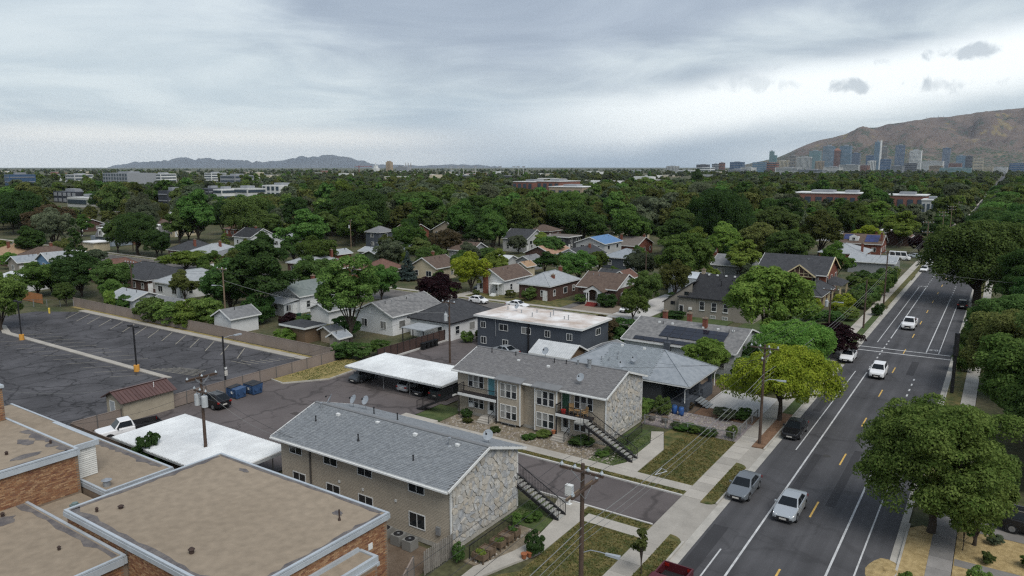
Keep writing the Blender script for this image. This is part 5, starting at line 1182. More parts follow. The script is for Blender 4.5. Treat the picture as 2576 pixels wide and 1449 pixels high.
HT = [
 ('long grey garage with pale roof and balustrade beside the avenue', -21.5, 204.2, 11.5, 13, 3.0, 'gable', 'x', 1.3, 'grey', 'ltgrey', (), False, 'garage'),
 ('bungalow with pale grey hip roof behind the long grey garage', -31.2, 222, 12.5, 15, 3.0, 'hip', 'y', 2.2, 'brick', 'ltgrey', ((.9, .2, .5),), True, 'house'),
 ('small white cottage with white roof left of the brown solar house', -50, 288, 8, 11, 3.0, 'gable', 'y', 1.8, 'white', 'pale', (), True, 'house'),
 ('brown-gabled house with three brick chimneys above the brown solar house', -26, 285, 10.5, 10, 3.0, 'gable', 'y', 2.4, 'dbrick', 'redbrown', ((.3, .3, .6), (.55, .6, .6), (.75, .3, .6)), True, 'house'),
 ('house with plain white hip roof behind the brown-gabled house', -29.4, 312, 10, 10, 3.0, 'hip', 'x', 1.7, 'white', 'white', (), True, 'house'),
 ('house with pale blue-grey hip roof beside the dark avenue tree', -25, 368, 12, 14, 3.0, 'hip', 'y', 2.2, 'dbrick', 'bluegrey', ((.7, .3, .6),), True, 'house'),
 ('dark-roofed house left of the pale blue-grey hip roof', -38, 350, 12, 14, 3.0, 'gable', 'y', 2.2, 'grey', 'charcoal', (), True, 'house'),
 ('house with pale pyramid roof next to the long brick school', -33.8, 418, 11, 13, 3.0, 'hip', 'y', 2.2, 'grey', 'ltgrey', ((.5, .2, .6),), True, 'house'),
 ('pale-roofed house partly behind a round street tree near the school', -48, 410, 10, 13, 3.0, 'hip', 'y', 2.0, 'dark', 'ltgrey', (), True, 'house'),
 ('tall grey gabled house with dark roof and solar sheet', -125.5, 194.8, 10, 12, 4.2, 'gable', 'x', 2.8, 'pgrey', 'charcoal', (), True, 'house'),
 ('flat-topped brick house with dark mansard band', -116.6, 206, 10, 9, 4.4, 'flat', 'x', 0, 'dark', 'taupe', (), True, 'house'),
 ('house with salmon-tan clipped gable roof', -103, 173, 9.6, 12.5, 3.0, 'gable', 'y', 2.1, 'dbrick', 'salmon', (), True, 'house'),
 ('white house with wide charcoal gable and patio cover', -91.3, 170, 9.6, 13.8, 3.2, 'gable', 'y', 2.2, 'white', 'charcoal', ((.62, .7, .5),), True, 'house'),
 ('two-storey pale house with bright blue roof', -94.9, 189, 10.2, 12, 5.0, 'gable', 'y', 1.8, 'pgrey', 'blue', (), True, 'house'),
 ('brick bungalow with taupe roof and white front gable', -92.5, 206, 9, 13, 3.0, 'gable', 'x', 2.4, 'brick', 'taupe', ((.2, .3, .6), (.8, .7, .5)), True, 'house'),
 ('slate-walled house with pale blue-grey hip roof and white porch windows', -80, 177, 10, 11, 3.0, 'hip', 'x', 2.1, 'slate', 'bluegrey', (), True, 'house'),
 ('small grey garage beneath the salmon-roofed house', -102, 160.5, 5.4, 6.5, 2.5, 'gable', 'y', 1.3, 'grey', 'grey', (), False, 'garage'),
 ('tiny cream shed with tan gable in a back garden', -96.6, 150, 4, 4.6, 2.6, 'gable', 'y', 1.2, 'cream', 'tan', (), False, 'garden_shed'),
 ('tan-gabled garage behind the brick cottage', -67.6, 147, 5, 5.5, 2.5, 'gable', 'y', 1.6, 'wood', 'redbrown', (), False, 'garage'),
 ('dark low garage behind the brick cottage', -71.5, 150, 6, 5.5, 2.4, 'gable', 'x', 1.2, 'grey', 'charcoal', (), False, 'garage'),
 ('red brick gabled house under the big dark tree', -71, 222, 9.5, 11, 3.0, 'gable', 'y', 2.4, 'brick', 'charcoal', (), True, 'house'),
 ('pale-roofed porch wing left of the dark tree garden', -62.5, 218, 8, 5, 2.6, 'flat', 'x', 0, 'white', 'white', (), False, 'garage'),
 ('blue-grey cottage with pale roof at the foot of the dark trees', -55, 226, 7, 9, 3.0, 'gable', 'y', 1.8, 'bluegrey', 'ltgrey', (), True, 'house'),
 ('two-storey dark blue house with white window frames', -172.8, 177, 7, 8, 5.4, 'hip', 'y', 1.8, 'slate', 'grey', (), True, 'house'),
 ('small grey house with dark hip roof beside the dark blue house', -159.5, 170, 8, 9, 3.0, 'hip', 'y', 1.5, 'bluegrey', 'charcoal', (), True, 'house'),
 ('green garage with plain pale roof', -141, 144.2, 7.6, 7.4, 2.8, 'gable', 'y', 1.4, 'green', 'ltgrey', (), False, 'garage'),
 ('pale-roofed garage behind the green garage', -151.5, 152.5, 6.4, 6.6, 2.5, 'gable', 'x', 1.1, 'grey', 'ltgrey', (), False, 'garage'),
 ('light-roofed garage left of the green garage', -155.5, 142.5, 6, 6, 2.5, 'gable', 'y', 1.2, 'brick', 'ltgrey', (), False, 'garage'),
 ('brick house with light grey hip roof and rooftop cooler', -141.3, 120.9, 10, 11, 3.0, 'hip', 'y', 2.1, 'dbrick', 'ltgrey', ((.75, .8, .7),), True, 'house'),
 ('red-brown roofed porch house right of the light hip roof', -131.5, 122, 8, 8, 2.9, 'gable', 'y', 1.6, 'brick', 'redbrown', (), True, 'house'),
 ('brick house with low brown hip roof beside the blue spruce', -119.4, 122.6, 8.2, 9, 3.0, 'hip', 'y', 2.2, 'dbrick', 'redbrown', (), True, 'house'),
 ('brown gabled house with blue solar panels behind the spruce', -111.4, 133, 9, 9, 3.0, 'gable', 'y', 2.4, 'cream', 'brown', ((.3, .7, .7),), True, 'house'),
 ('big taupe-roofed house with beige chimney under the dark trees', -163.5, 208.8, 13.5, 13, 4.0, 'gable', 'y', 3.4, 'tan', 'taupe', ((.4, .8, .9, 'cream'),), True, 'house'),
 ('dark red-brown roofed house deep among the trees', -184, 205.5, 9.5, 11, 3.0, 'gable', 'x', 2.6, 'brick', 'redbrown', ((.5, .6, .7),), True, 'house'),
 ('grey-brown gabled house beside the tall maple', -126.5, 167, 9, 9, 3.0, 'gable', 'x', 2.2, 'grey', 'brown', (), True, 'house'),
 ('white-roofed garage with dark skylight', -106.6, 155.5, 7, 6.5, 2.8, 'gable', 'x', 1.2, 'pgrey', 'pale', (), False, 'garage'),
 ('orange-brown hip-roofed brick house at the left border', -226, 87, 14, 11, 3.0, 'hip', 'y', 2.6, 'dbrick', 'tan', ((.6, .3, .7),), True, 'house'),
 ('brown hip-roofed house next to the orange-brown roof', -214.5, 88, 9, 13, 3.0, 'hip', 'y', 2.4, 'dbrick', 'brown', ((.5, .6, .8),), True, 'house'),
 ('taupe cottage with blue-grey gable before the brown hip roof', -206.5, 82, 6.4, 6, 3.0, 'gable', 'y', 1.5, 'taupe', 'bluegrey', (), True, 'house'),
 ('two-storey bright blue house with pale gable roof', -187.6, 81.2, 7.2, 8, 4.8, 'gable', 'y', 1.9, 'blue', 'ltgrey', (), True, 'house'),
 ('low white outbuilding with patched pale roof below the blue house', -176.4, 70.5, 12, 6, 2.6, 'gable', 'x', .8, 'white', 'pale', (), False, 'garage'),
 ('red-brown hip-roofed house with rooftop cooler', -171, 85.8, 8, 11, 3.0, 'hip', 'y', 2.5, 'dbrick', 'redbrown', (), True, 'house'),
 ('wide brick house with charcoal hip roof near the car park fence', -151.5, 84.3, 18, 12.5, 3.0, 'hip', 'x', 2.7, 'dbrick', 'charcoal', ((.3, .5, -.3),), True, 'house'),
 ('white house with light grey hip roof and white chimney', -139.3, 84.4, 10, 13.5, 3.0, 'hip', 'y', 2.3, 'white', 'ltgrey', ((.55, .8, .8, 'white'),), True, 'house'),
 ('dark-roofed house behind the light green hedge trees', -196, 121, 9, 12, 3.0, 'hip', 'y', 2.4, 'dbrick', 'charcoal', ((.8, .4, .4),), True, 'house'),
 ('light grey hip-roofed house right of the dark roof', -184.6, 121, 10, 12.5, 3.0, 'hip', 'y', 2.2, 'pgrey', 'ltgrey', ((.7, .5, .6),), True, 'house'),
 ('brick house with grey hip roof and white front gable porch', -169.5, 121, 13.5, 10.5, 3.0, 'hip', 'x', 2.2, 'brick', 'grey', ((.55, .6, .5), (.85, .5, .5)), True, 'house'),
 ('white house with black roof and dormer behind the conifer', -212.5, 155.8, 10, 11, 3.2, 'gable', 'x', 2.8, 'white', 'black', ((.6, .5, .5),), True, 'house'),
 ('tan gable-roofed house behind the round green tree', -268, 162, 9.5, 11, 3.0, 'gable', 'x', 2.2, 'cream', 'tan', (), True, 'house'),
 ('orange-brown gabled house left of the grey hip roofs', -321, 152, 11, 11, 3.0, 'gable', 'x', 2.2, 'dbrick', 'tan', ((.8, .5, .6),), True, 'house'),
 ('grey hip-roofed house with two brick chimneys in the far row', -304.5, 158.6, 13, 12.5, 3.0, 'hip', 'y', 2.3, 'pgrey', 'grey', ((.4, .5, .6), (.7, .5, .6)), True, 'house'),
 ('brown hip-roofed house in the far row', -288.5, 168, 12, 11, 3.0, 'hip', 'y', 2.3, 'dbrick', 'brown', ((.5, .4, .6),), True, 'house'),
 ('dark hip-roofed brick house by the flat white roof', -349, 192, 14, 12, 3.4, 'hip', 'x', 2.6, 'dbrick', 'charcoal', ((.6, .5, .6),), True, 'house'),
 ('long brick building with flat white roof and white gable end', -330, 201, 25, 12, 4.2, 'flat', 'x', 0, 'brick', 'white', (), True, 'house'),
 ('pale garage with light gable behind the car park fence', -132, 70.6, 9, 6.4, 2.7, 'gable', 'x', 1.2, 'pale', 'ltgrey', (), False, 'garage'),
 ('light-roofed garage with green-white wall behind the fence', -119.6, 70.6, 8.8, 6.2, 2.6, 'gable', 'x', 1.1, 'cream', 'grey', (), False, 'garage'),
 ('old white garage with grey gable and sagging porch', -102.4, 70.4, 5.4, 6, 2.6, 'gable', 'y', 1.4, 'white', 'grey', (), False, 'garage'),
 ('weathered brown shed with flat dark roof', -87.6, 73, 6, 4.4, 2.4, 'flat', 'x', 0, 'wood', 'charcoal', (), False, 'garden_shed'),
 ('beige garden shed with grey roof behind the tan fence', -84.6, 75.4, 3, 2.8, 1.9, 'gable', 'y', .7, 'tan', 'grey', (), False, 'garden_shed'),
 ('small white-doored shed with grey roof beside the lawn', -80.6, 73.4, 2.8, 2.8, 1.7, 'gable', 'y', .8, 'taupe', 'bluegrey', (), False, 'garden_shed'),
 ('grey roofed house seen below the big street tree by the avenue', -50, 178, 10, 11, 3, 'gable', 'x', 2.2, 'grey', 'grey', (), True, 'house'),
 ('cream house with pale roof between dark trees beyond the schoolyard', -110, 246, 10, 11, 3, 'gable', 'y', 2, 'cream', 'taupe', (), True, 'house'),
 ('brown roofed house at the edge of the central woods', -142, 236, 11, 10, 3, 'hip', 'x', 2.1, 'dbrick', 'brown', (), True, 'house'),
 ('grey two-storey house glimpsed among the left woods', -226, 214, 10, 10, 5, 'gable', 'x', 2.2, 'pgrey', 'grey', (), True, 'house'),
 ('white cottage glimpsed behind the left conifers', -198, 160, 9, 9, 3, 'gable', 'y', 2, 'white', 'ltgrey', (), True, 'house'),
 ('pale flat garage tucked below the grey mansard house', -243, 118.8, 8, 6, 2.8, 'flat', 'x', 0, 'cream', 'white', (), False, 'garage'),
 ('red-roofed house beyond the mansard house', -246, 176, 11, 11, 3, 'hip', 'x', 2.2, 'brick', 'redbrown', (), True, 'house'),
]
for t in HT: house(*t[:11], chim=t[11], win=t[12], name=t[13])
# mansard house
h = empty('mansard_house', (-258, 140, 0), 'big grey mansard-roofed house with white dormer windows', 'house')
MB().box(-268, -254, 130.5, 134, 0, 3).box(-264, -254.2, 134, 152, 0, 2.9).build('wall', wallm('bluegrey'), h)
MB().hexa([(-264.3, 130, 2.9), (-253.8, 130, 2.9), (-253.8, 152.3, 2.9), (-264.3, 152.3, 2.9), (-263.2, 131, 5.9), (-254.9, 131, 5.9), (-254.9, 151.2, 5.9), (-263.2, 151.2, 5.9)]).build('mansard_roof', roofm('grey'), h)
MB().box(-263.4, -254.7, 130.8, 151.4, 5.9, 6.1).build('roof_top', roofm('white'), h)
for y in (137, 142, 147): MB().box(-254.9, -254.0, y - .7, y + .7, 3.3, 5.4).build('dormer', m_trim, h); window(h, 'E', -254.0, y - .35, y + .35, 3.7, 5.0)
MB().box(-261, -258, 129.8, 131, 3.2, 5.6).build('dormer', m_trim, h); window(h, 'S', 129.8, -260.4, -258.6, 3.8, 5.1)
for u in (-262.5, -259.6, -256.5): window(h, 'S', 130.5, u, u + .9, .8, 2.3)
MB().box(-254.2, -254.0, 138, 144, 0, 2.3).build('garage_door', mat('brown_door', (.13, .06, .04), .7), h)
r_ = empty('travel_trailer', (-222, 102, 0), 'white travel trailer parked behind the white fence', 'trailer')
MB().hexa([(-226, 103, .5), (-218, 103, .5), (-218, 105.4, .5), (-226, 105.4, .5), (-225.6, 103, 3.0), (-218.2, 103, 3.0), (-218.2, 105.4, 3.0), (-225.6, 105.4, 3.0)]).build('body', m_trim, r_)
for u in (-225, -222.6, -220.4): window(r_, 'S', 103, u, u + .9, 1.5, 2.2, fm=m_black, pm=m_glass, vs=0)
for x in (-222.6, -221.6): MB().tube([(x, 102.95, .4), (x, 103.2, .4)], .38, 12).build('wheel', m_black, r_)
# ================================================================== far buildings, downtown, hills
FW = Vector((-math.sin(HEAD), math.cos(HEAD), 0)); RT = Vector((math.cos(HEAD), math.sin(HEAD), 0))
def far(bearing, dist):
    """ground point: bearing as tangent right of the view axis, distance ahead"""
    return FW * dist + RT * (bearing * dist)
def tb_(px): return (px - 1288) / 1860.0
FARM = dict(glass=(.10, .17, .24), deep=(.045, .09, .17), teal=(.12, .21, .23), dark=(.05, .055, .07), white=(.60, .61, .60), pale=(.46, .47, .46), cream=(.46, .41, .31), tan=(.33, .265, .19), taupe=(.27, .25, .225), red=(.25, .125, .095), grey=(.25, .265, .285), brick=(.22, .10, .075))
def farm(k): return mat('city_' + k, FARM[k], .35 if k in ('glass', 'deep', 'teal', 'dark') else .8, var=.12, scale=.03, fine=.06, spec=.5)
m_cw = mat('city_window', (.05, .07, .09), .2, fine=0, spec=.6)
def tower(px, dist, wd, dp, h, k, label, floor=7.5, name='office_tower', style='bands', extra=None, cat='skyscraper', win=None):
    c = far(tb_(px), dist); x0, x1, y0, y1 = c.x - wd / 2, c.x + wd / 2, c.y, c.y + dp
    root = empty(name, (c.x, c.y, 0), label, cat)
    BX(x0, x1, y0, y1, 0, h).build('body', farm(k), root)
    g_ = MB(); wmm = win or (m_cw if k not in ('glass', 'deep', 'teal', 'dark') else farm('grey')); n_ = max(1, int(h / floor))
    if style == 'bands':
        for i in range(n_):
            z = h * (i + .35) / n_
            g_.box(x0 + wd * .04, x1 - wd * .04, y0 - .35, y0 + .01, z, z + h / n_ * (.42 if wmm is m_cw else .16)); g_.box(x1 - .01, x1 + .35, y0 + dp * .04, y1 - dp * .04, z, z + h / n_ * (.42 if wmm is m_cw else .16))
    elif style == 'fins':
        m_ = max(3, int(wd / 6))
        for i in range(m_): u = x0 + wd * (i + .3) / m_; g_.box(u, u + wd / m_ * .4, y0 - .4, y0 + .01, h * .04, h * .96)
        m_ = max(3, int(dp / 6))
        for i in range(m_): u = y0 + dp * (i + .3) / m_; g_.box(x1 - .01, x1 + .4, u, u + dp / m_ * .4, h * .04, h * .96)
    elif style == 'grid':
        m_ = max(4, int(wd / 6.5))
        for i in range(m_):
            for j in range(n_):
                u = x0 + wd * (i + .22) / m_; z = h * (j + .2) / n_; g_.box(u, u + wd / m_ * .56, y0 - .4, y0 + .01, z, z + h / n_ * .6)
    if g_.v: g_.build('window_band' if style == 'bands' else 'window_strip' if style == 'fins' else 'window_field', wmm, root, kind='stuff')
    MB().box(x0 + wd * .3, x1 - wd * .3, y0 + dp * .3, y1 - dp * .3, h, h + max(2, h * .05)).build('plant_room', farm('grey'), root)
    if extra == 'pyramid': MB().quad((x0, y0, h), (x1, y0, h), (c.x, c.y + dp / 2, h + wd * .45)).quad((x1, y0, h), (x1, y1, h), (c.x, c.y + dp / 2, h + wd * .45)).quad((x0, y1, h), (x0, y0, h), (c.x, c.y + dp / 2, h + wd * .45)).build('pyramid_roof', farm('red'), root)
    if extra == 'fin': BX(x1, x1 + wd * .22, y0, y1, 0, h * 1.04).build('white_fin', farm('white'), root)
    if extra == 'twin': BX(x1, x1 + wd * .7, y0 + 4, y1, 0, h * .8).build('lower_wing', farm(k), root)
    return root
def zoom(x): return (2600 + x * .5435) / 1.5528
def zh(y, dist): return (420 - (400 + y * .5435) / 1.5528) * dist / 1885 + 27
TW = [ # x0, x1, top (in the surveyed strip), distance, material, style, label, extra
 (740, 772, 352, 5200, 'teal', 'bands', 'twin blue-green glass tower standing alone left of the downtown cluster', 'twin'),
 (882, 936, 382, 4300, 'taupe', 'bands', 'taupe office slab left of the pale ribbed tower', None),
 (936, 1034, 391, 4000, 'pale', 'fins', 'pale ribbed concrete tower in front of the downtown cluster', None),
 (1025, 1104, 348, 5200, 'teal', 'bands', 'teal glass block behind the pale ribbed tower', None),
 (1121, 1199, 315, 4700, 'glass', 'grid', 'blue glass tower left of the red pyramid-topped tower', None),
 (1199, 1246, 345, 4700, 'red', 'fins', 'red-brown tower with a pink pyramid roof', 'pyramid'),
 (1243, 1322, 313, 4700, 'glass', 'bands', 'blue glass tower right of the red pyramid-topped tower', None),
 (1325, 1390, 366, 4800, 'deep', 'fins', 'darker blue mid-rise right of the twin glass towers', None),
 (1436, 1490, 381, 4500, 'deep', 'bands', 'dark blue block at the foot of the white-finned tower', None),
 (1491, 1530, 283, 4700, 'glass', 'bands', 'tallest glass tower with a white fin on its side', 'fin'),
 (1540, 1586, 322, 4900, 'taupe', 'bands', 'taupe tower directly right of the white-finned tower', None),
 (1540, 1612, 408, 4300, 'deep', 'bands', 'low blue glass hall below the taupe tower', None),
 (1642, 1704, 308, 4700, 'deep', 'grid', 'deep blue tower with paler lower half', None),
 (1746, 1828, 345, 4700, 'white', 'grid', 'white tower with a grid of dark windows', None),
 (1982, 2035, 330, 4700, 'deep', 'fins', 'slim blue tower standing apart below the hillside', None),
 (2085, 2146, 382, 4500, 'glass', 'bands', 'blue-grey block left of the dark block', None),
 (2146, 2198, 384, 4500, 'dark', 'bands', 'near-black block right of the blue-grey block', None),
 (2214, 2278, 403, 4300, 'cream', 'bands', 'cream office block with rows of dark windows', None),
 (620, 715, 430, 3300, 'glass', 'bands', 'broad blue glass block before the twin tower', None),
 (715, 800, 432, 3300, 'brick', 'bands', 'brick-red wing joined to the broad blue glass block', None),
 (795, 876, 418, 3700, 'cream', 'fins', 'cream and tan slab next to the taupe office slab', None),
 (457, 550, 428, 3900, 'deep', 'bands', 'wide dark blue block alone on the left of downtown', None),
 (380, 420, 433, 3900, 'red', 'bands', 'narrow red-brown block left of the wide dark blue one', None),
 (330, 378, 441, 3900, 'grey', 'bands', 'grey-blue block left of the narrow red-brown one', None),
 (216, 300, 446, 3900, 'dark', 'bands', 'dark brown block at the left end of downtown', None),
 (216, 330, 468, 3000, 'white', 'bands', 'white hospital-like block at the left end of downtown', None),
 (80, 190, 487, 2700, 'pale', 'bands', 'pale low block with dark ground floor left of downtown', None),
 (0, 80, 457, 3300, 'pale', 'fins', 'pale ribbed mid-rise at the far left of downtown', None),
 (1450, 1505, 420, 3600, 'white', 'fins', 'small white ribbed block before the white-finned tower', None),
 (1072, 1132, 422, 3600, 'tan', 'fins', 'tan hotel block below the blue glass tower', None),
 (1716, 1800, 437, 3400, 'dark', 'bands', 'long dark block below the white grid tower', None),
 (2476, 2600, 437, 3300, 'deep', 'bands', 'wide blue glass building at the right end of downtown', None),
]
for x0, x1, yt, D, k, st, lab, ex in TW: tower(zoom((x0 + x1) / 2), D, (x1 - x0) * .35 * D / 1860 * .92, (x1 - x0) * .35 * D / 1860 * .8, zh(yt, D), k, lab, style=st, extra=ex, floor=8)
for i, (x0, x1, yt, D, k) in enumerate(((790, 950, 472, 2500, 'pale'), (950, 1130, 487, 2400, 'grey'), (1140, 1250, 468, 2700, 'white'), (1250, 1385, 452, 2900, 'pale'), (1840, 1985, 425, 3800, 'white'), (1900, 1980, 458, 2700, 'tan'), (1985, 2180, 474, 2300, 'teal'), (2290, 2350, 462, 2700, 'cream'), (2350, 2450, 470, 2900, 'white'), (540, 620, 470, 2700, 'white'), (450, 545, 485, 2300, 'grey'), (1385, 1450, 455, 2900, 'red'), (2040, 2120, 440, 3900, 'red'), (1620, 1700, 460, 2900, 'grey'))):
    tower(zoom((x0 + x1) / 2), D, (x1 - x0) * .35 * D / 1860, 60, zh(yt, D) + 2, k, 'low %s commercial block among the trees below downtown' % {'pale': 'pale grey', 'grey': 'blue-grey', 'teal': 'green-grey', 'tan': 'tan', 'cream': 'cream', 'red': 'red-brown', 'white': 'white'}[k], floor=4.2, name='commercial_block', cat='building')['group'] = 'low blocks below downtown'
# apartment terraces and halls in the middle distance on the west side
SCREENS = []
def midblock(px0, px1, top, D, dp, k, label, floor=3.4, style='bands', rk='white'):
    SCREENS.append((tb_(px0), tb_(px1), D, top, top + (420 + 27 * 1885 / D - top) * (.30 if k in ('brick', 'tan') else .7))); wd = (px1 - px0) * D / 1860; r_ = tower((px0 + px1) / 2, D, wd, dp, (420 - top) * D / 1885 + 27, k, label, floor, 'apartment_building', style, cat='building'); return r_
midblock(0, 27, 439, 760, 25, 'deep', 'dark blue apartment block with pale top at the left border', 4)
midblock(96, 215, 482, 560, 14, 'dark', 'long terrace of dark townhouses with white roof edge', 4, 'grid')
midblock(135, 236, 497, 500, 24, 'pale', 'pale grey industrial hall with strip windows', 5)
midblock(383, 424, 480, 470, 18, 'dark', 'charcoal and white apartment block with plain end wall', 4)
midblock(424, 447, 482, 468, 18, 'white', 'white end section joined to the charcoal apartment block', 4, 'none')
midblock(494, 525, 474, 600, 16, 'dark', 'dark block at the left end of the white townhouse row', 4)
midblock(525, 560, 476, 596, 16, 'white', 'white townhouse between dark stair sections', 4)
midblock(560, 632, 474, 600, 18, 'pale', 'pale townhouse row with flat white roof', 4)
midblock(644, 712, 466, 660, 26, 'white', 'white and brick apartment house with shallow white roof', 4, 'grid')
midblock(228, 345, 435, 1000, 40, 'grey', 'long grey apartment building beyond the left trees', 4, 'grid')
midblock(150, 196, 439, 1200, 30, 'pale', 'pale block behind the left trees', 4)
midblock(366, 412, 437, 1100, 25, 'white', 'white gabled terrace beyond the left trees', 4)
midblock(506, 536, 435, 1300, 30, 'white', 'white block right of the gabled terrace', 4)
midblock(540, 600, 441, 1000, 30, 'grey', 'grey gabled housing row beyond the left trees', 4)
def hall2(px0, px1, top, D, dp, k, label):
    r_ = midblock(px0, px1, top, D, dp, k, label, 7, 'grid'); c = far(tb_((px0 + px1) / 2), D); wd = (px1 - px0) * D / 1860; h_ = (420 - top) * D / 1885 + 27
    BX(c.x - wd / 2 - .4, c.x + wd / 2 + .4, c.y - .4, c.y + dp + .4, h_, h_ + .5).build('roof', farm('white'), r_); return r_
hall2(1283, 1345, 458, 640, 40, 'brick', 'red brick high school hall with white roof among the trees')
hall2(1345, 1412, 457, 620, 36, 'brick', 'lower red brick wing of the high school with rooftop units')
hall2(1375, 1470, 471, 560, 24, 'tan', 'tan panelled school theatre wing in front of the brick halls')
hall2(2000, 2130, 487, 470, 30, 'brick', 'long brick school wing with silvery roof by the avenue')
hall2(2105, 2178, 488, 440, 22, 'brick', 'middle brick school wing with white roof edge')
hall2(2240, 2330, 493, 430, 24, 'brick', 'end brick school wing with tall windows facing the avenue')
hall2(2330, 2372, 505, 400, 18, 'pale', 'low pale annex at the end of the brick school')
# tan grain elevator, smokestacks, crane, floodlights
r_ = empty('grain_elevator', far(tb_(978), 3500), 'tall tan grain elevator of joined round silos', 'silo'); c = far(tb_(978), 3500)
for i in range(4):
    for j in range(2): MB().cyl(c.x - 13 + 8.6 * i, c.y + 8.6 * j, 0, 50, 4.6, n=12).build('silo', farm('tan'), r_)
BX(c.x - 11, c.x + 10, c.y, c.y + 8, 50, 55).build('head_house', farm('tan'), r_)
r_ = empty('white_tower_block', far(tb_(942), 3300), 'white stepped tower near the tan grain elevator', 'tower'); c = far(tb_(942), 3300)
MB().box(c.x - 12, c.x + 12, c.y, c.y + 20, 0, 22).box(c.x - 7, c.x + 7, c.y + 2, c.y + 16, 22, 34).build('body', farm('white'), r_); MB().box(c.x - 1, c.x + 1, c.y + 6, c.y + 8, 34, 47).build('spire', farm('white'), r_)
for k, px in enumerate((1021, 1027, 1033.5)):
    c = far(tb_(px), 3900); r_ = empty('smokestack', c, ('first of three thin smokestacks, nearest the grain elevator', 'middle one of three thin smokestacks', 'last of three thin smokestacks, farthest from the grain elevator')[k], 'chimney', 'three far smokestacks')
    MB().tube([c, c + Vector((0, 0, 50))], [2.6, 1.9], 10).build('stack', farm('taupe'), r_); MB().tube([c + Vector((0, 0, 46)), c + Vector((0, 0, 49))], 2.3, 10).build('band', farm('white'), r_)
c = far(tb_(1009), 3800); r_ = empty('power_plant', c, 'grey power station hall below the three smokestacks', 'power station'); BX(c.x - 34, c.x + 40, c.y, c.y + 30, 0, 26).build('hall', farm('grey'), r_); BX(c.x - 20, c.x + 10, c.y, c.y + 30, 26, 33).build('boiler_house', farm('grey'), r_)
c = far(tb_(903), 2600); r_ = empty('tower_crane', c, 'red tower crane with long jib on the far plain', 'crane'); m_cr = mat('crane_red', (.22, .05, .04), .6)
MB().bar(c, c + Vector((0, 0, 32)), 1.6, 1.6).build('mast', m_cr, r_); a = c + Vector((0, 0, 29)); MB().bar(a - RT * 16, a + RT * 46, 1.0, 1.4).bar(a + Vector((0, 0, 5)), a + RT * 40 + Vector((0, 0, .7)), .3, .3).build('jib', m_cr, r_); MB().box(a.x - 14, a.x - 10, a.y - 10, a.y - 8, 26.5, 29.5).build('counterweight', farm('grey'), r_)
for k, (px, lab) in enumerate(((1135, 'first'), (1154.6, 'second'), (1166, 'third'), (1196, 'fourth'), (1258, 'fifth'), (1293, 'sixth'), (1303.6, 'seventh'), (1317, 'eighth'))):
    c = far(tb_(px), 1500 + 60 * (k % 3)); r_ = empty('floodlight_mast', c, '%s pale stadium floodlight mast counted from the grain elevator side' % lab, 'floodlight', 'stadium floodlights')
    MB().tube([c, c + Vector((0, 0, 27))], [.6, .35], 8).build('mast', farm('pale'), r_); MB().bar(c + Vector((0, 0, 27.5)) - RT * 3.4, c + Vector((0, 0, 27.5)) + RT * 3.4, .8, 2.0).build('lamp_rack', farm('grey'), r_)
c = far(tb_(1225), 1500); r_ = empty('stadium_stand', c, 'long dark stadium stand below the floodlights', 'stand'); BX(c.x - 90, c.x + 70, c.y, c.y + 20, 0, 9).build('stand', farm('dark'), r_); BX(c.x - 90, c.x + 70, c.y, c.y + 6, 9, 10.5).build('rail', farm('grey'), r_)
wr = random.Random(5); n_w = 0
for k in range(150):
    px = wr.uniform(-20, 1900); D = math.exp(wr.uniform(math.log(900), math.log(4600))); c = far(tb_(px), D); wd = wr.uniform(18, 60); h_ = wr.uniform(5, 12)
    if n_w >= 84: break
    n_w += 1; wk = wr.choice(('white', 'pale', 'grey', 'cream', 'brick', 'taupe', 'white')); wh = 'left of the mountain ridge' if px < 270 else 'below the mountain ridge' if px < 900 else 'near the grain elevator' if px < 1100 else 'below the floodlights' if px < 1330 else 'left of downtown'
    r_ = empty('warehouse', c, '%s %s low block on the far plain %s' % ('wide' if wd > 38 else 'narrow', {'pale': 'pale grey', 'brick': 'brick-red'}.get(wk, wk), wh), 'building', 'far plain blocks ' + wh)
    BX(c.x - wd / 2, c.x + wd / 2, c.y, c.y + wr.uniform(15, 40), 0, h_).build('wall', farm(wk), r_); BX(c.x - wd / 2, c.x + wd / 2, c.y, c.y + 15, h_, h_ + .6).build('roof', farm('white'), r_)
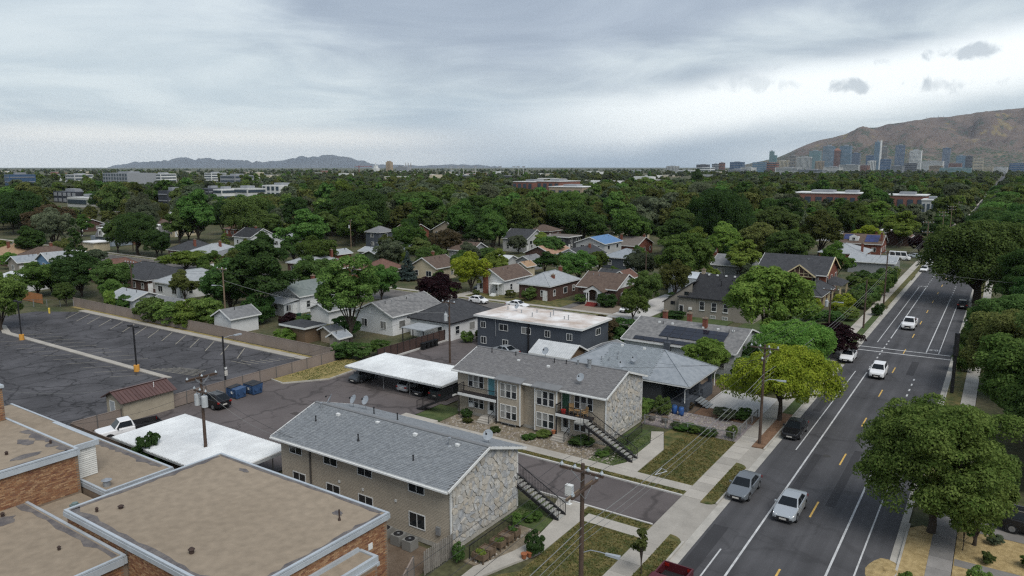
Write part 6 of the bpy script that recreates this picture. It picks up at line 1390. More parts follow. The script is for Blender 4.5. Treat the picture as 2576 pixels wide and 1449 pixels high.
# ---- hills
def ridge(name, prof, d0, d1, dback, m, label, rows=46, sub=3, amp=.18, ns=1.0, exp_=1.3, crag=0.0):
    us = []; hs = []
    for (a, b), (c, d) in zip(prof, prof[1:]):
        for k in range(sub): t = k / sub; us.append(a + (c - a) * t); hs.append(420 - (b + (d - b) * t))
    us.append(prof[-1][0]); hs.append(420 - prof[-1][1]); hs = [h_ + crag * noise.noise((u * .07, 1.3, 0)) * min(1, h_ / 8) + crag * .6 * noise.noise((u * .21, 4.3, 0)) * min(1, h_ / 8) for u, h_ in zip(us, hs)]; V = []; Fc = []; n_ = len(us)
    for j in range(rows):
        t = j / (rows - 11) if j <= rows - 11 else 1 + .35 * (j - rows + 11) / 10
        for i, (u, h_) in enumerate(zip(us, hs)):
            top = max(0, h_) * d1 / 1885 + (0 if h_ < 3 else 27)
            if t <= 1:
                D = d0 + (d1 - d0) * t; s_ = t ** exp_
                p = far(tb_(u), D); q = Vector((p.x, p.y, 0)) * (ns / 900.0)
                r2 = abs(noise.fractal(q, .9, 2.1, 5)); r3 = noise.noise(q * .45)
                z = top * s_ * (1 + amp * 2.4 * (r2 - .28) * math.sin(math.pi * min(1, t)) + amp * .8 * r3 * math.sin(math.pi * t))
            else:
                D = d1 + dback * (t - 1) / .35; p = far(tb_(u), D); z = top * max(0, 1 - (t - 1) / .35)
            V.append((p.x, p.y, max(z, 0) - 1.0))
    for j in range(rows - 1):
        for i in range(n_ - 1): k = j * n_ + i; Fc.append((k, k + 1, k + n_ + 1, k + n_))
    b = MB(); b.v = V; b.f = Fc; b.m = [0] * len(Fc); o = b.build(name, m, None, smooth=True); tag(o, label, None, None, 'structure'); return o
def hillmat():
    m = bpy.data.materials.new('dry_hills'); m.use_nodes = True; t = m.node_tree; L = t.links; b = t.nodes['Principled BSDF']; b.inputs['Roughness'].default_value = .95; b.inputs['Specular IOR Level'].default_value = .1
    geo = N(t, 'ShaderNodeNewGeometry')
    def ns(s, d=6, r=.6):
        n = N(t, 'ShaderNodeTexNoise'); n.inputs['Scale'].default_value = s; n.inputs['Detail'].default_value = d; n.inputs['Roughness'].default_value = r; L.new(geo.outputs['Position'], n.inputs['Vector']); return n.outputs[0]
    def mr(x, a, c):
        q = N(t, 'ShaderNodeMapRange', interpolation_type='SMOOTHSTEP'); L.new(x, q.inputs[0]); q.inputs[1].default_value = a; q.inputs[2].default_value = c; return q.outputs[0]
    def mix(f, a, c):
        n = N(t, 'ShaderNodeMix', data_type='RGBA'); L.new(f, n.inputs[0])
        for s_, v in ((n.inputs[6], a), (n.inputs[7], c)):
            if isinstance(v, tuple): s_.default_value = (*v, 1)
            else: L.new(v, s_)
        return n.outputs[2]
    c = mix(mr(ns(.003), .35, .65), (.105, .082, .072), (.150, .116, .095))
    c = mix(mr(ns(.0035, 4), .60, .68), c, (.19, .150, .082))
    sep_ = N(t, 'ShaderNodeSeparateXYZ'); L.new(geo.outputs['Position'], sep_.inputs[0])
    lo = N(t, 'ShaderNodeMath', operation='MULTIPLY_ADD'); L.new(ns(.0022, 5), lo.inputs[0]); lo.inputs[1].default_value = 900; lo.inputs[2].default_value = -230
    df = N(t, 'ShaderNodeMath', operation='SUBTRACT'); L.new(lo.outputs[0], df.inputs[0]); L.new(sep_.outputs[2], df.inputs[1])
    veg = mr(df.outputs[0], -30, 60)
    sp = mr(ns(.03, 3, .7), .42, .58)
    mu = N(t, 'ShaderNodeMath', operation='MULTIPLY'); L.new(veg, mu.inputs[0]); L.new(sp, mu.inputs[1])
    c = mix(mu.outputs[0], c, (.035, .060, .034))
    c = mix(mr(ns(.0065, 6, .7), .555, .60), c, (.062, .070, .054))
    L.new(c, b.inputs['Base Color']); return m
m_hill = hillmat()
ridge('foothills', [(1855, 418), (1890, 410), (1920, 404), (1950, 398), (1975, 388), (2000, 375), (2020, 366), (2040, 358), (2060, 352), (2090, 346), (2120, 338), (2150, 327), (2165, 322), (2200, 321), (2225, 313), (2260, 309), (2300, 303), (2330, 297), (2375, 295), (2395, 292), (2430, 291), (2470, 284), (2500, 279), (2530, 276), (2576, 271), (2700, 256), (2850, 244), (3000, 238), (3200, 240)], 5400, 9200, 3000, m_hill, 'brown dry foothills with scrub rising behind downtown', rows=110, sub=8, amp=.42, crag=.8)
m_blueh = mat('far_mountain', (.060, .066, .076), .95, scale=.0006, c2=(.092, .094, .098), fine=.1)  # rock tinted blue-grey: distance haze is partly put into the base colour
ridge('far_mountains', [(270, 419), (310, 412), (345, 408), (375, 407), (400, 406), (425, 404), (445, 398), (470, 395), (490, 400), (510, 398), (540, 399), (575, 401), (610, 404), (640, 406), (670, 406), (690, 404), (710, 404), (735, 398), (755, 394), (770, 396), (785, 395), (800, 394), (815, 391), (832, 388.5), (850, 392), (870, 394), (890, 400), (920, 407), (945, 413), (1000, 415), (1060, 416), (1110, 414.5), (1160, 413.5), (1210, 415.5), (1260, 418)], 23500, 26500, 3000, m_blueh, 'blue-grey mountain ridge on the western horizon', rows=40, sub=6, amp=.10, ns=.5, exp_=1.9, crag=3.6)
# masts on the hill crest
for k, (px, py) in enumerate(((2320, 300), (2338, 298), (2349, 297), (2362, 297), (2160, 324))):
    c = far(tb_(px), 9250); z = (420 - py) * 9250 / 1885 - 8; r_ = empty('radio_mast', (c.x, c.y, z), 'thin lattice radio mast on the foothill crest', 'mast', 'crest masts')
    MB().bar((c.x, c.y, z), (c.x, c.y, z + 58), 3, 3).build('mast', farm('grey'), r_); MB().bar((c.x - 6, c.y, z + 50), (c.x + 6, c.y, z + 50), 1.5, 1.5).build('arm', farm('grey'), r_)

# ================================================================== haze
hz = bpy.data.materials.new('haze'); hz.use_nodes = True; t = hz.node_tree; t.nodes.clear()
pv = N(t, 'ShaderNodeVolumePrincipled'); pv.inputs['Color'].default_value = (.74, .87, 1.0, 1); pv.inputs['Density'].default_value = HAZE = 2.1e-5; pv.inputs['Anisotropy'].default_value = .1
om = N(t, 'ShaderNodeOutputMaterial'); t.links.new(pv.outputs[0], om.inputs['Volume'])
hb = BX(-31000, 31000, -31000, 31000, -3.0, 960).build('haze', hz); tag(hb, 'thin blue-grey haze over the whole valley', 'haze', None, 'stuff')
# ================================================================== vehicles
m_tyre = mat('tyre', (.014, .014, .015), .8, fine=0); m_rim = mat('alloy', (.30, .31, .32), .35, metal=.7, fine=0)
m_cglass = mat('car_glass', (.010, .013, .016), .08, fine=0, spec=.28); m_lamp = mat('headlamp', (.55, .56, .56), .15, fine=0); m_tail = mat('tail_lamp', (.22, .012, .01), .25, fine=0)
m_plate = mat('number_plate', (.52, .50, .46), .5, fine=0); m_plas = mat('black_plastic', (.02, .02, .022), .55, fine=0)
m_lit = mat('lit_headlamp', (.8, .8, .8), .1, fine=0, emit=((1, .97, .9), 3.0))
def paint(n, c, metal=.35): return mat('paint_' + n, c, .28, var=.02, fine=0, spec=.5, metal=metal)
SHAPES = dict(  # lower body stations (x, half width, sill, shoulder) front to back, then cabin: x of cowl, roof front, roof rear, tail base; roof height
 sedan=dict(L=4.75, W=1.82, st=[(0, .60, .38, .58), (.08, .78, .25, .70), (.5, .88, .20, .80), (1.35, .91, .20, .94), (2.4, .91, .20, .97), (3.6, .91, .20, 1.0), (4.4, .86, .24, 1.02), (4.68, .78, .30, .98), (4.75, .70, .42, .85)], cab=(1.25, 2.05, 3.15, 4.1), H=1.44, wb=(.9, 3.7), R=.33),
 hatch=dict(L=4.1, W=1.74, st=[(0, .58, .38, .60), (.08, .74, .25, .74), (.45, .85, .20, .86), (1.05, .87, .20, 1.0), (2.2, .87, .20, 1.03), (3.3, .86, .22, 1.06), (3.9, .82, .25, 1.06), (4.1, .74, .36, .95)], cab=(.95, 1.75, 3.2, 3.95), H=1.48, wb=(.78, 3.3), R=.32),
 suv=dict(L=4.55, W=1.86, st=[(0, .62, .42, .68), (.08, .80, .28, .88), (.5, .91, .24, 1.0), (1.3, .93, .24, 1.10), (2.4, .93, .24, 1.13), (3.6, .93, .24, 1.16), (4.3, .90, .28, 1.18), (4.55, .80, .40, 1.1)], cab=(1.2, 1.95, 3.75, 4.42), H=1.68, wb=(.88, 3.55), R=.37),
 van=dict(L=5.1, W=1.98, st=[(0, .66, .38, .70), (.08, .86, .26, .88), (.4, .95, .22, 1.0), (1.1, .98, .22, 1.12), (2.4, .99, .22, 1.15), (4.2, .99, .22, 1.16), (4.95, .96, .26, 1.16), (5.1, .90, .4, 1.05)], cab=(.85, 1.75, 4.55, 5.02), H=1.78, wb=(.95, 3.95), R=.34),
 bus=dict(L=5.9, W=2.02, st=[(0, .70, .42, .80), (.08, .92, .30, 1.0), (.5, 1.0, .26, 1.15), (1.1, 1.01, .26, 1.3), (3.0, 1.01, .26, 1.35), (5.0, 1.01, .26, 1.35), (5.8, 1.0, .3, 1.35), (5.9, .96, .4, 1.3)], cab=(.6, 1.3, 5.6, 5.86), H=2.6, wb=(1.05, 4.6), R=.36),
 pickup=dict(L=5.9, W=2.02, st=[(0, .80, .50, .85), (.06, .94, .42, 1.08), (.5, 1.0, .40, 1.15), (1.6, 1.0, .40, 1.22), (2.6, 1.0, .40, 1.24), (3.4, 1.0, .40, 1.24)], cab=(1.5, 2.1, 3.15, 3.4), H=1.92, wb=(1.05, 4.75), R=.41))
def car(kind, x, y, heading, label, pm, z=.0, lit=False, group=None, flat_bed=False, cat=None, bedm=None, rack=False):
    """heading: direction the nose points, radians clockwise from north"""
    S = SHAPES[kind]; L_, Wd = S['L'], S['W']; root = empty('pickup_truck' if kind == 'pickup' else 'parked_van' if kind in ('van', 'bus') else 'passenger_car', (0, 0, 0), label, cat or {'pickup': 'pickup', 'van': 'van', 'bus': 'van'}.get(kind, 'car'), group)
    ORG[root] = Vector((0, 0, 0)); hl = L_ / 2
    # local frame: nose at +y
    b = MB(); rings = []
    for (s_, hw, z0, z1) in S['st']:
        yy = hl - s_; zm = z0 + (z1 - z0) * .55; k = len(b.v)
        b.v += [(-hw * .9, yy, z0), (-hw, yy, z0 + .12), (-hw * 1.0, yy, zm), (-hw * .95, yy, z1 - .05), (-hw * .84, yy, z1), (hw * .84, yy, z1), (hw * .95, yy, z1 - .05), (hw, yy, zm), (hw, yy, z0 + .12), (hw * .9, yy, z0)]
        rings.append(k)
    for a, c in zip(rings, rings[1:]):
        for j in range(10): b.f.append((a + j, c + j, c + (j + 1) % 10, a + (j + 1) % 10)); b.m.append(0)
    b.f.append(tuple(rings[0] + j for j in range(10))); b.f.append(tuple(rings[-1] + j for j in range(10))[::-1]); b.m += [0, 0]
    body = b.build('body', pm, root, smooth=False)
    mod = body.modifiers.new('soft', 'BEVEL'); mod.width = .05; mod.segments = 2; mod.limit_method = 'ANGLE'; mod.angle_limit = R(28)
    # cabin
    c0, c1, c2, c3 = [hl - q for q in S['cab']]; zb = [q for q in S['st'] if q[0] <= S['cab'][1]][-1][3] - .03; zt = S['H']; hw = Wd / 2; wb, wr_ = hw * .90, hw * .70
    zt2 = zt - .03
    cab = MB(); base = [(-wb, c0, zb), (wb, c0, zb), (wb, c3, zb + .05), (-wb, c3, zb + .05)]; top = [(-wr_, c1, zt2), (wr_, c1, zt2), (wr_, c2, zt), (-wr_, c2, zt)]
    cab.hexa([base[3], base[2], base[1], base[0], top[3], top[2], top[1], top[0]]); cb = cab.build('cabin', pm, root); mod = cb.modifiers.new('soft', 'BEVEL'); mod.width = .06; mod.segments = 3
    def panel(q, name, ins, parent=cb, m=m_cglass, off=.012):
        q = [Vector(p) for p in q]; ct = sum(q, Vector()) / len(q); n_ = (q[1] - q[0]).cross(q[2] - q[0]).normalized()
        if n_.dot(ct - Vector((0, 0, zt * .6))) < 0: n_ = -n_
        o_ = [ct + (p - ct) * ins + n_ * off for p in q]; i_ = [p - n_ * .03 for p in o_]
        MB().hexa(i_ + o_).build(name, m, parent)
    panel([base[0], base[1], top[1], top[0]], 'windscreen', .88); panel([base[3], base[2], top[2], top[3]], 'rear_window', .82)
    for s_ in (-1, 1):
        B0 = Vector((s_ * wb, c0, zb)); B3 = Vector((s_ * wb, c3, zb + .05)); T1 = Vector((s_ * wr_, c1, zt2)); T2 = Vector((s_ * wr_, c2, zt)); nseg = {'pickup': 1 if flat_bed else 2, 'bus': 3, 'van': 3}.get(kind, 2)
        for k in range(nseg):
            f0, f1 = k / nseg, (k + 1) / nseg
            lo0, lo1 = B0.lerp(B3, .08 + .86 * f0), B0.lerp(B3, .08 + .86 * f1 - .03); up0, up1 = T1.lerp(T2, .02 + .96 * f0), T1.lerp(T2, .02 + .96 * f1 - .03)
            panel([lo0.lerp(up0, .1), lo1.lerp(up1, .1), lo1.lerp(up1, .9), lo0.lerp(up0, .9)], 'side_window', .97, off=.016)
        for wy in S['wb']:
            yy = hl - wy; Rr = S['R']
            t = MB().tube([(s_ * (hw - .24), yy, Rr), (s_ * (hw + .005), yy, Rr)], Rr, 18).build('wheel', m_tyre, root); MB().tube([(s_ * (hw - .02), yy, Rr), (s_ * (hw + .02), yy, Rr)], Rr * .62, 10).build('rim', m_rim, t)
            MB().tube([(s_ * (hw - .1), yy, Rr + .02), (s_ * (hw - .004), yy, Rr + .02)], Rr * 1.18, 18).build('wheel_arch', m_plas, root)
        MB().hexa([(s_ * wb, c0 - .25, zb + .02), (s_ * (wb + .22), c0 - .28, zb + .04), (s_ * (wb + .22), c0 - .38, zb + .04), (s_ * wb, c0 - .38, zb + .02), (s_ * wb, c0 - .25, zb + .14), (s_ * (wb + .2), c0 - .28, zb + .2), (s_ * (wb + .2), c0 - .38, zb + .2), (s_ * wb, c0 - .38, zb + .14)]).build('mirror', pm if kind != 'pickup' else m_plas, root)
        st1 = S['st'][1]; MB().hexa([(s_ * .50, hl - .0, st1[3] - .16), (s_ * st1[1] * .98, hl - .18, st1[3] - .16), (s_ * st1[1] * 1.0, hl - .3, st1[3] - .14), (s_ * .50, hl - .15, st1[3] - .16), (s_ * .50, hl - .06, st1[3] - .02), (s_ * st1[1] * .97, hl - .2, st1[3] - .0), (s_ * st1[1] * .97, hl - .38, st1[3] + .02), (s_ * .50, hl - .2, st1[3] + .0)]).build('headlight', m_lit if lit else m_lamp, root)
        e = S['st'][-1] if kind != 'pickup' else (5.9, .95, .5, 1.2); zz = e[3]; MB().box(s_ * hw * .62, s_ * hw * .93, -hl - .015 + (0 if kind == 'pickup' else .0), -hl + .12, zz - .25, zz - .05).build('tail_light', m_tail, root)
        MB().box(s_ * (hw - .01), s_ * (hw + .012), c0 - .55, c0 - .72, zb - .16, zb - .12).build('door_handle', pm, root)
    f0 = S['st'][0]; MB().box(-.46, .46, hl - .02, hl + .02, f0[2] + .02, f0[3] - .02).build('grille', m_plas, root); MB().box(-.72, .72, hl - .06, hl + .0, f0[2] - .14, f0[2] + .02).build('bumper', m_plas if kind != 'pickup' else m_rim, root)
    MB().box(-.26, .26, hl + .005, hl + .03, f0[2] - .04, f0[2] + .09).build('number_plate', m_plate, root); MB().box(-.26, .26, -hl - .03, -hl - .005, .62, .76).build('number_plate', m_plate, root)
    if kind == 'pickup':
        y0, y1 = -hl, c3 - .05; bm = bedm or pm
        MB().box(-hw, -hw + .1, y0, y1, .45, 1.25).box(hw - .1, hw, y0, y1, .45, 1.25).box(-hw + .1, hw - .1, y1 - .08, y1, .45, 1.25).box(-hw + .1, hw - .1, y0, y0 + .08, .5, 1.25).build('bed', bm, root)
        BX(-hw + .1, hw - .1, y0 + .08, y1 - .08, .5, .62).build('bed_floor', m_plas, root); MB().box(-hw, hw, y0 - .12, y0, .45, .62).build('bumper', m_rim, root)
    if rack: MB().box(-hw * .6, -hw * .54, c2 + .1, c1 - .1, zt + .02, zt + .08).box(hw * .54, hw * .6, c2 + .1, c1 - .1, zt + .02, zt + .08).build('roof_rail', m_rim, root)
    root.location = (x, y, z); root.rotation_euler = (0, 0, -heading); return root
NO, SO_, EA, WE = 0, math.pi, math.pi / 2, -math.pi / 2
car('sedan', -12.0, 57.3, SO_, 'silver sedan with lit headlamps driving toward the camera', paint('silver', (.46, .49, .51), .5), lit=True)
car('sedan', -16.1, 58.9, SO_, 'grey compact sedan parked by the apartment driveway apron', paint('grey', (.20, .22, .24), .5))
car('sedan', -15.85, 75.5, SO_, 'black sedan parked below the yellow-green street tree', paint('black', (.012, .012, .014), .2))
car('suv', -11.85, 103.6, SO_, 'white compact crossover driving toward the camera', paint('white', (.70, .71, .72), 0))
car('pickup', -11.75, 138.6, SO_, 'big white dual-wheel pickup driving toward the camera', paint('white', 0))
car('suv', -5.15, 164.2, NO, 'black sport utility parked on the right kerb past the crosswalk', paint('black', 0))
car('sedan', -16.6, 110.2, SO_, 'white sedan nosing out from behind the purple-leaved plum', paint('white', 0))
car('sedan', -16.2, 217.6, SO_, 'white sedan parked in front of a white pickup by the verge', paint('white', 0))
car('pickup', -16.1, 230.5, SO_, 'white pickup parked behind a white sedan far up the avenue', paint('white', 0))
car('bus', -24.5, 240.0, EA, 'long white van parked in a driveway beside the avenue', paint('white', 0))
car('sedan', -20.8, 248.0, EA, 'silver car parked beyond the long white van', paint('silver', 0))
car('suv', -94.6, 128.6, SO_, 'grey sport utility in the drive beside the white chimney house', paint('slate', (.07, .08, .09), .3), z=.1)
car('hatch', -86.2, 115.9, EA, 'white hatchback parked under the dark purple tree', paint('white', 0))
car('sedan', -77.0, 116.2, EA, 'white sedan parked behind the stained white roof', paint('white', 0))
car('van', -69.2, 131.0, SO_, 'cream van in the drive between two brick houses', paint('cream', (.50, .46, .36), 0), z=.1)
car('sedan', -57.4, 124.5, SO_, 'white sedan half hidden behind the small street tree', paint('white', 0), z=.1)
car('sedan', -58.6, 85.0, WE + .15, 'silver coupe parked beneath the dark flat-roofed block', paint('silver', 0), z=.03)
car('hatch', -66.3, 64.4, SO_, 'dark grey hatchback at the left end of the long carport', paint('slate', 0), z=.03)
car('hatch', -58.5, 64.9, NO, 'silver hatchback parked tail outward under the long carport', paint('silver', 0), z=.03)
car('sedan', -56.0, 65.2, SO_, 'black sedan nose outward under the long carport', paint('black', 0), z=.03)
car('van', -53.2, 65.3, NO, 'dark green minivan at the right end of the long carport', paint('dkgreen', (.02, .03, .03), .3), z=.03)
car('suv', -73.0, 47.4, WE + .06, 'black sport utility parked beside the blue refuse skips', paint('black', 0), z=.03, rack=True)
car('pickup', -71.8, 36.9, R(196), 'white pickup with black bed by the second carport', paint('white', 0), z=.03, flat_bed=True, bedm=m_plas)
car('pickup', -15.65, 39.9, SO_, 'maroon pickup with open black bed at the bottom edge', paint('maroon', (.10, .018, .025), .3), flat_bed=True, bedm=paint('maroon', 0))
car('hatch', -5.55, 46.3, NO, 'bright blue car roof just showing at the bottom edge', paint('blue', (.02, .17, .55), .1))
car('suv', 3.9, 63.6, EA + .05, 'black sport utility with silver roof rails under the right-hand tree', paint('black', 0), z=.05, rack=True)
# ================================================================== poles, lamps, wires
m_polew = mat('pole_wood', (.075, .052, .040), .9, var=.2, scale=2.5); m_polel = mat('pole_wood_pale', (.17, .125, .085), .9, var=.2, scale=2.5)
m_ins = mat('insulator', (.45, .50, .53), .25, fine=0); m_wire = mat('wire', (.035, .035, .037), .6, fine=0); m_cable = mat('pale_cable', (.17, .175, .17), .6, fine=0)
m_can = mat('transformer_grey', (.40, .42, .43), .45)
def utility_pole(x, y, h, label, arms=(), m=None, cans=0, lamp=None, lamp_h=6.2, r_=.16):
    """arms: (height, half length, axis, insulators)"""
    m = m or m_polew; root = empty('utility_pole', (x, y, 0), label, 'utility pole', 'wooden utility poles')
    MB().tube([(x, y, -.1), (x, y, h)], [r_, r_ * .68], 12).build('pole', m, root)
    for (z, hl, ax, ins) in arms:
        d = Vector((hl, 0, 0)) if ax == 'x' else Vector((0, hl, 0)); c = Vector((x, y, z)); off = Vector((0, -.16, 0)) if ax == 'x' else Vector((.16, 0, 0))
        a = MB().bar(c - d + off, c + d + off, .11, .13).build('crossarm', m, root)
        MB().bar(c + off * 1.5 - d * .45, c + off * 1.1 - Vector((0, 0, .6)), .03, .03).bar(c + off * 1.5 + d * .45, c + off * 1.1 - Vector((0, 0, .6)), .03, .03).build('brace', m_galv, a)
        for k in range(ins):
            t = -0.92 + 1.84 * k / (ins - 1) if ins > 1 else 0
            p = c + d * t + off; MB().tube([p + Vector((0, 0, .06)), p + Vector((0, 0, .13)), p + Vector((0, 0, .14)), p + Vector((0, 0, .22)), p + Vector((0, 0, .23)), p + Vector((0, 0, .32))], [.03, .03, .1, .1, .055, .05], 8).build('insulator', m_ins, a)
    for k in range(cans):
        s_ = 1 if k % 2 else -1; p = (x + s_ * .52, y - .12, h - 2.9)
        c = MB().tube([p, (p[0], p[1], p[2] + .95), (p[0], p[1], p[2] + 1.02)], [.27, .27, .2], 14).build('transformer', m_can, root); MB().bar((x, y, p[2] + .7), (p[0], p[1], p[2] + .7), .08, .1).tube([(p[0], p[1], p[2] + 1.0), (p[0], p[1], p[2] + 1.3)], .05, 6).build('bushing', m_ins, c)
    if lamp:
        d = Vector((*lamp, 0)); p = Vector((x, y, lamp_h)); a = MB().tube([p, p + d * .5 + Vector((0, 0, .3)), p + d * 1.0 + Vector((0, 0, .32)), p + d * 1.3 + Vector((0, 0, .3))], .03, 6).build('lamp_arm', m_galv, root)
        q = p + d * 1.65 + Vector((0, 0, .29)); e = d.normalized() * .42; s2 = Vector((-e.y, e.x, 0)).normalized() * .15
        MB().hexa([q - e - s2 * .5 - Vector((0, 0, .06)), q + e - s2 - Vector((0, 0, .08)), q + e + s2 - Vector((0, 0, .08)), q - e + s2 * .5 - Vector((0, 0, .06)), q - e - s2 * .5 + Vector((0, 0, .05)), q + e - s2 * .8 + Vector((0, 0, .06)), q + e + s2 * .8 + Vector((0, 0, .06)), q - e + s2 * .5 + Vector((0, 0, .05))]).build('lamp_head', m_dish, a)
    return root
up1 = utility_pole(-18.0, 33.7, 10.9, 'dark wooden pole in front of the south lawn with two levels of crossarms', [(10.5, 1.35, 'x', 4), (9.45, 1.5, 'y', 2)], lamp=(1.1, .15), lamp_h=5.6)
MB().bar((-18.17, 32.2, 9.3), (-18.17, 35.2, 9.3), .11, .13).build('crossarm', m_polel, up1)
utility_pole(-18.0, 70.4, 10.1, 'dark wooden pole beside the yellow-green street tree', [(9.8, 1.35, 'x', 4), (8.9, 1.5, 'y', 2)], lamp=(1.0, .2), lamp_h=6.4)
utility_pole(-18.1, 133.2, 8.4, 'thin wooden pole on the grass verge past the crosswalk', [])
utility_pole(-22.1, 125.0, 7.6, 'short pole with cans standing behind the purple plum', [(7.4, 1.2, 'x', 3)], cans=1, lamp=(.9, .2), lamp_h=5.2)
utility_pole(-18.1, 157.3, 11.0, 'dark wooden pole rising from the shrubs along the avenue', [(10.6, 1.2, 'x', 4)], lamp=(.9, .3), lamp_h=8.6)
utility_pole(-17.95, 241, 11.6, 'pale wooden pole behind the parked white pickup', [(11.2, 1.4, 'x', 4), (8.4, 1.4, 'x', 4)], m_polel)
for k in range(5): utility_pole(-17.9, 300 + 45 * k, 11.5, ('first', 'second', 'third', 'fourth', 'fifth')[k] + ' of the distant pale poles beyond the big avenue tree', [(11.1, 1.4, 'x', 4), (10.0, 1.4, 'x', 4)], m_polel)
utility_pole(-57.0, 35.9, 9.2, 'dark pole with two grey transformer cans beside the white carport', [(8.95, 1.5, 'y', 0), (8.85, 1.5, 'y', 3), (7.6, .9, 'x', 3)], cans=2)
utility_pole(-62.3, 77.0, 8.9, 'brown pole with a pale box between carport and alley', [(8.6, 1.1, 'x', 3)], m_polew, cans=1)
utility_pole(-108, 73.4, 10.4, 'tan pole behind the car park fence with street lamp', [(10.1, 1.3, 'x', 3)], m_polel, lamp=(-1.0, -.4), lamp_h=7)
utility_pole(-137.5, 73.8, 9.4, 'dark pole with crossarm near the far car park fence', [(9.0, 1.6, 'x', 4)])
utility_pole(-182, 173, 9.6, 'pale pole with a grey can among the dark trees', [(9.3, .9, 'x', 2)], m_polel, cans=1)
utility_pole(-200, 95, 9.5, 'dark pole left of the bright blue house', [(9.2, 1.2, 'x', 3)])
utility_pole(-236, 128, 10.5, 'dark pole in front of the grey mansard house', [(10.2, 1.2, 'x', 3)])
utility_pole(-286, 150, 10, 'pale pole with wide crossarm above the far row of roofs', [(9.8, 2.0, 'x', 4)], m_polel)
utility_pole(-66, 152, 8.5, 'thin dark pole behind the brick cottage garden', [])
# black lot pole with lamp and notice
r_ = empty('lot_lamp_post', (-76.5, 51.4, 0), 'black lamp post with pale notice behind the blue skips', 'lamp post')
MB().tube([(-76.5, 51.4, 0), (-76.5, 51.4, 7.0)], [.13, .1], 10).build('post', m_black, r_); MB().tube([(-76.5, 51.4, 6.7), (-76.1, 52.2, 6.95), (-75.9, 52.7, 6.95)], .03, 6).hexa([(-76.1, 52.6, 6.85), (-75.8, 52.6, 6.85), (-75.7, 53.5, 6.85), (-76.0, 53.5, 6.85), (-76.1, 52.6, 7.0), (-75.8, 52.6, 7.0), (-75.7, 53.5, 7.03), (-76.0, 53.5, 7.03)]).build('lamp_head', m_dish, r_)
BX(-76.36, -76.33, 51.25, 51.65, 2.1, 2.75).build('notice', m_plate, r_); BX(-76.36, -76.33, 51.3, 51.6, 2.9, 3.15).build('notice', m_trim, r_)
m_org = mat('orange_base', (.55, .27, .05), .7, var=.15, scale=3)
for x, y, nm in ((-94.4, 50.3, 'black twin-head car park lamp on an orange base, nearer one'), (-127.2, 50.0, 'black car park lamp on an orange base at the far left')):
    r_ = empty('car_park_lamp', (x, y, 0), nm, 'lamp post', 'car park lamps'); MB().cyl(x, y, .02, .9, .36, n=16).build('base', m_org, r_); MB().box(x - .08, x + .08, y - .08, y + .08, .9, 6.2).build('post', m_black, r_)
    for s_ in (-1, 1): MB().bar((x, y, 6.1), (x + s_ * .7, y, 6.15), .06, .06).box(x + s_ * .45, x + s_ * 1.05, y - .22, y + .22, 6.08, 6.3).build('lamp_head', m_plas, r_)
r_ = empty('bollard', (-146.4, 62.6, 0), 'yellow bollard at the car park entrance', 'bollard'); MB().cyl(-146.4, 62.6, 0, 1.0, .16, n=12).build('post', mat('bollard_yellow', (.6, .45, .08), .6), r_); MB().cyl(-146.4, 62.6, 1.0, 1.06, .16, .08, n=12).build('cap', MATS['bollard_yellow'], r_)
# black signal mast on the right of the avenue
r_ = empty('signal_mast', (-3.35, 100, 0), 'thick black signal mast rising beside the right-hand trees', 'signal mast')
MB().tube([(-3.35, 100, 0), (-3.35, 100, 7.0)], [.2, .18], 12).build('post', m_black, r_); MB().tube([(-3.35, 100, 4.7), (-3.35, 100, 5.9)], .3, 12).build('signal_shroud', m_plas, r_); MB().tube([(-3.35, 100, 5.9), (-3.35, 100, 7.5)], .26, 12).build('signal_top', m_black, r_)
r_ = empty('traffic_signal', (-18, 452, 0), 'distant black signal arm over the avenue', 'traffic signal'); MB().tube([(-18, 452, 0), (-18, 452, 7)], .2, 8).build('post', m_black, r_); MB().bar((-18, 452, 6.6), (-7, 452, 6.9), .18, .18).build('arm', m_black, r_)
for x in (-14, -11, -8): MB().box(x - .25, x + .25, 451.7, 452.1, 5.7, 6.9).build('signal_head', m_plas, r_)
# wires
def wire(a, b, sag, r_, label, m=None, n_=14, group='overhead wires'):
    a = Vector(a); b = Vector(b); pts = []
    for k in range(n_ + 1): t = k / n_; p = a.lerp(b, t); p.z -= sag * 4 * t * (1 - t); pts.append(p)
    tag(MB().tube(pts, r_, 5).build('overhead_wire', m or m_wire), label, 'wire', group)
PY = [-6, 33.7, 70.4, 133.2, 157.3, 241]
for i in range(len(PY) - 1):
    y0, y1 = PY[i], PY[i + 1]; h0 = 10.85 if i <= 1 else 10.1; h1 = (10.85, 10.1, 10.0, 10.95, 11.5)[i]
    where = ('running toward the camera from the lawn pole', 'between the lawn pole and the tree pole', 'leaving the tree pole northward', 'between the verge poles past the crosswalk', 'running on to the far pale pole')[i]
    for k in range(4):
        dx_ = -1.24 + .83 * k
        if i in (2,) or i == 3: a_, b_ = (-18 + dx_, 70.4, 10.1), (-18 + dx_, 157.3, 10.95)
        else: a_, b_ = (-18 + dx_, y0, h0), (-18 + dx_, y1, h1)
        if i == 3: continue
        wire(a_, b_, .55 if i != 2 else 1.0, .011, '%s thin crossarm wire %s' % (('western', 'inner western', 'inner eastern', 'eastern')[k], where), group='crossarm wires')
    if i in (0, 1, 2, 4):
        yy1 = 157.3 if i == 2 else y1
        for k, (z, rr) in enumerate(((7.2, .024), (6.7, .016), (6.25, .012))):
            wire((-17.95, y0, z), (-17.95, yy1, z), .6 if i != 2 else 1.1, rr, '%s pale telephone cable %s' % (('upper thick', 'middle', 'lower thin')[k], where), m_cable, group='telephone cables')
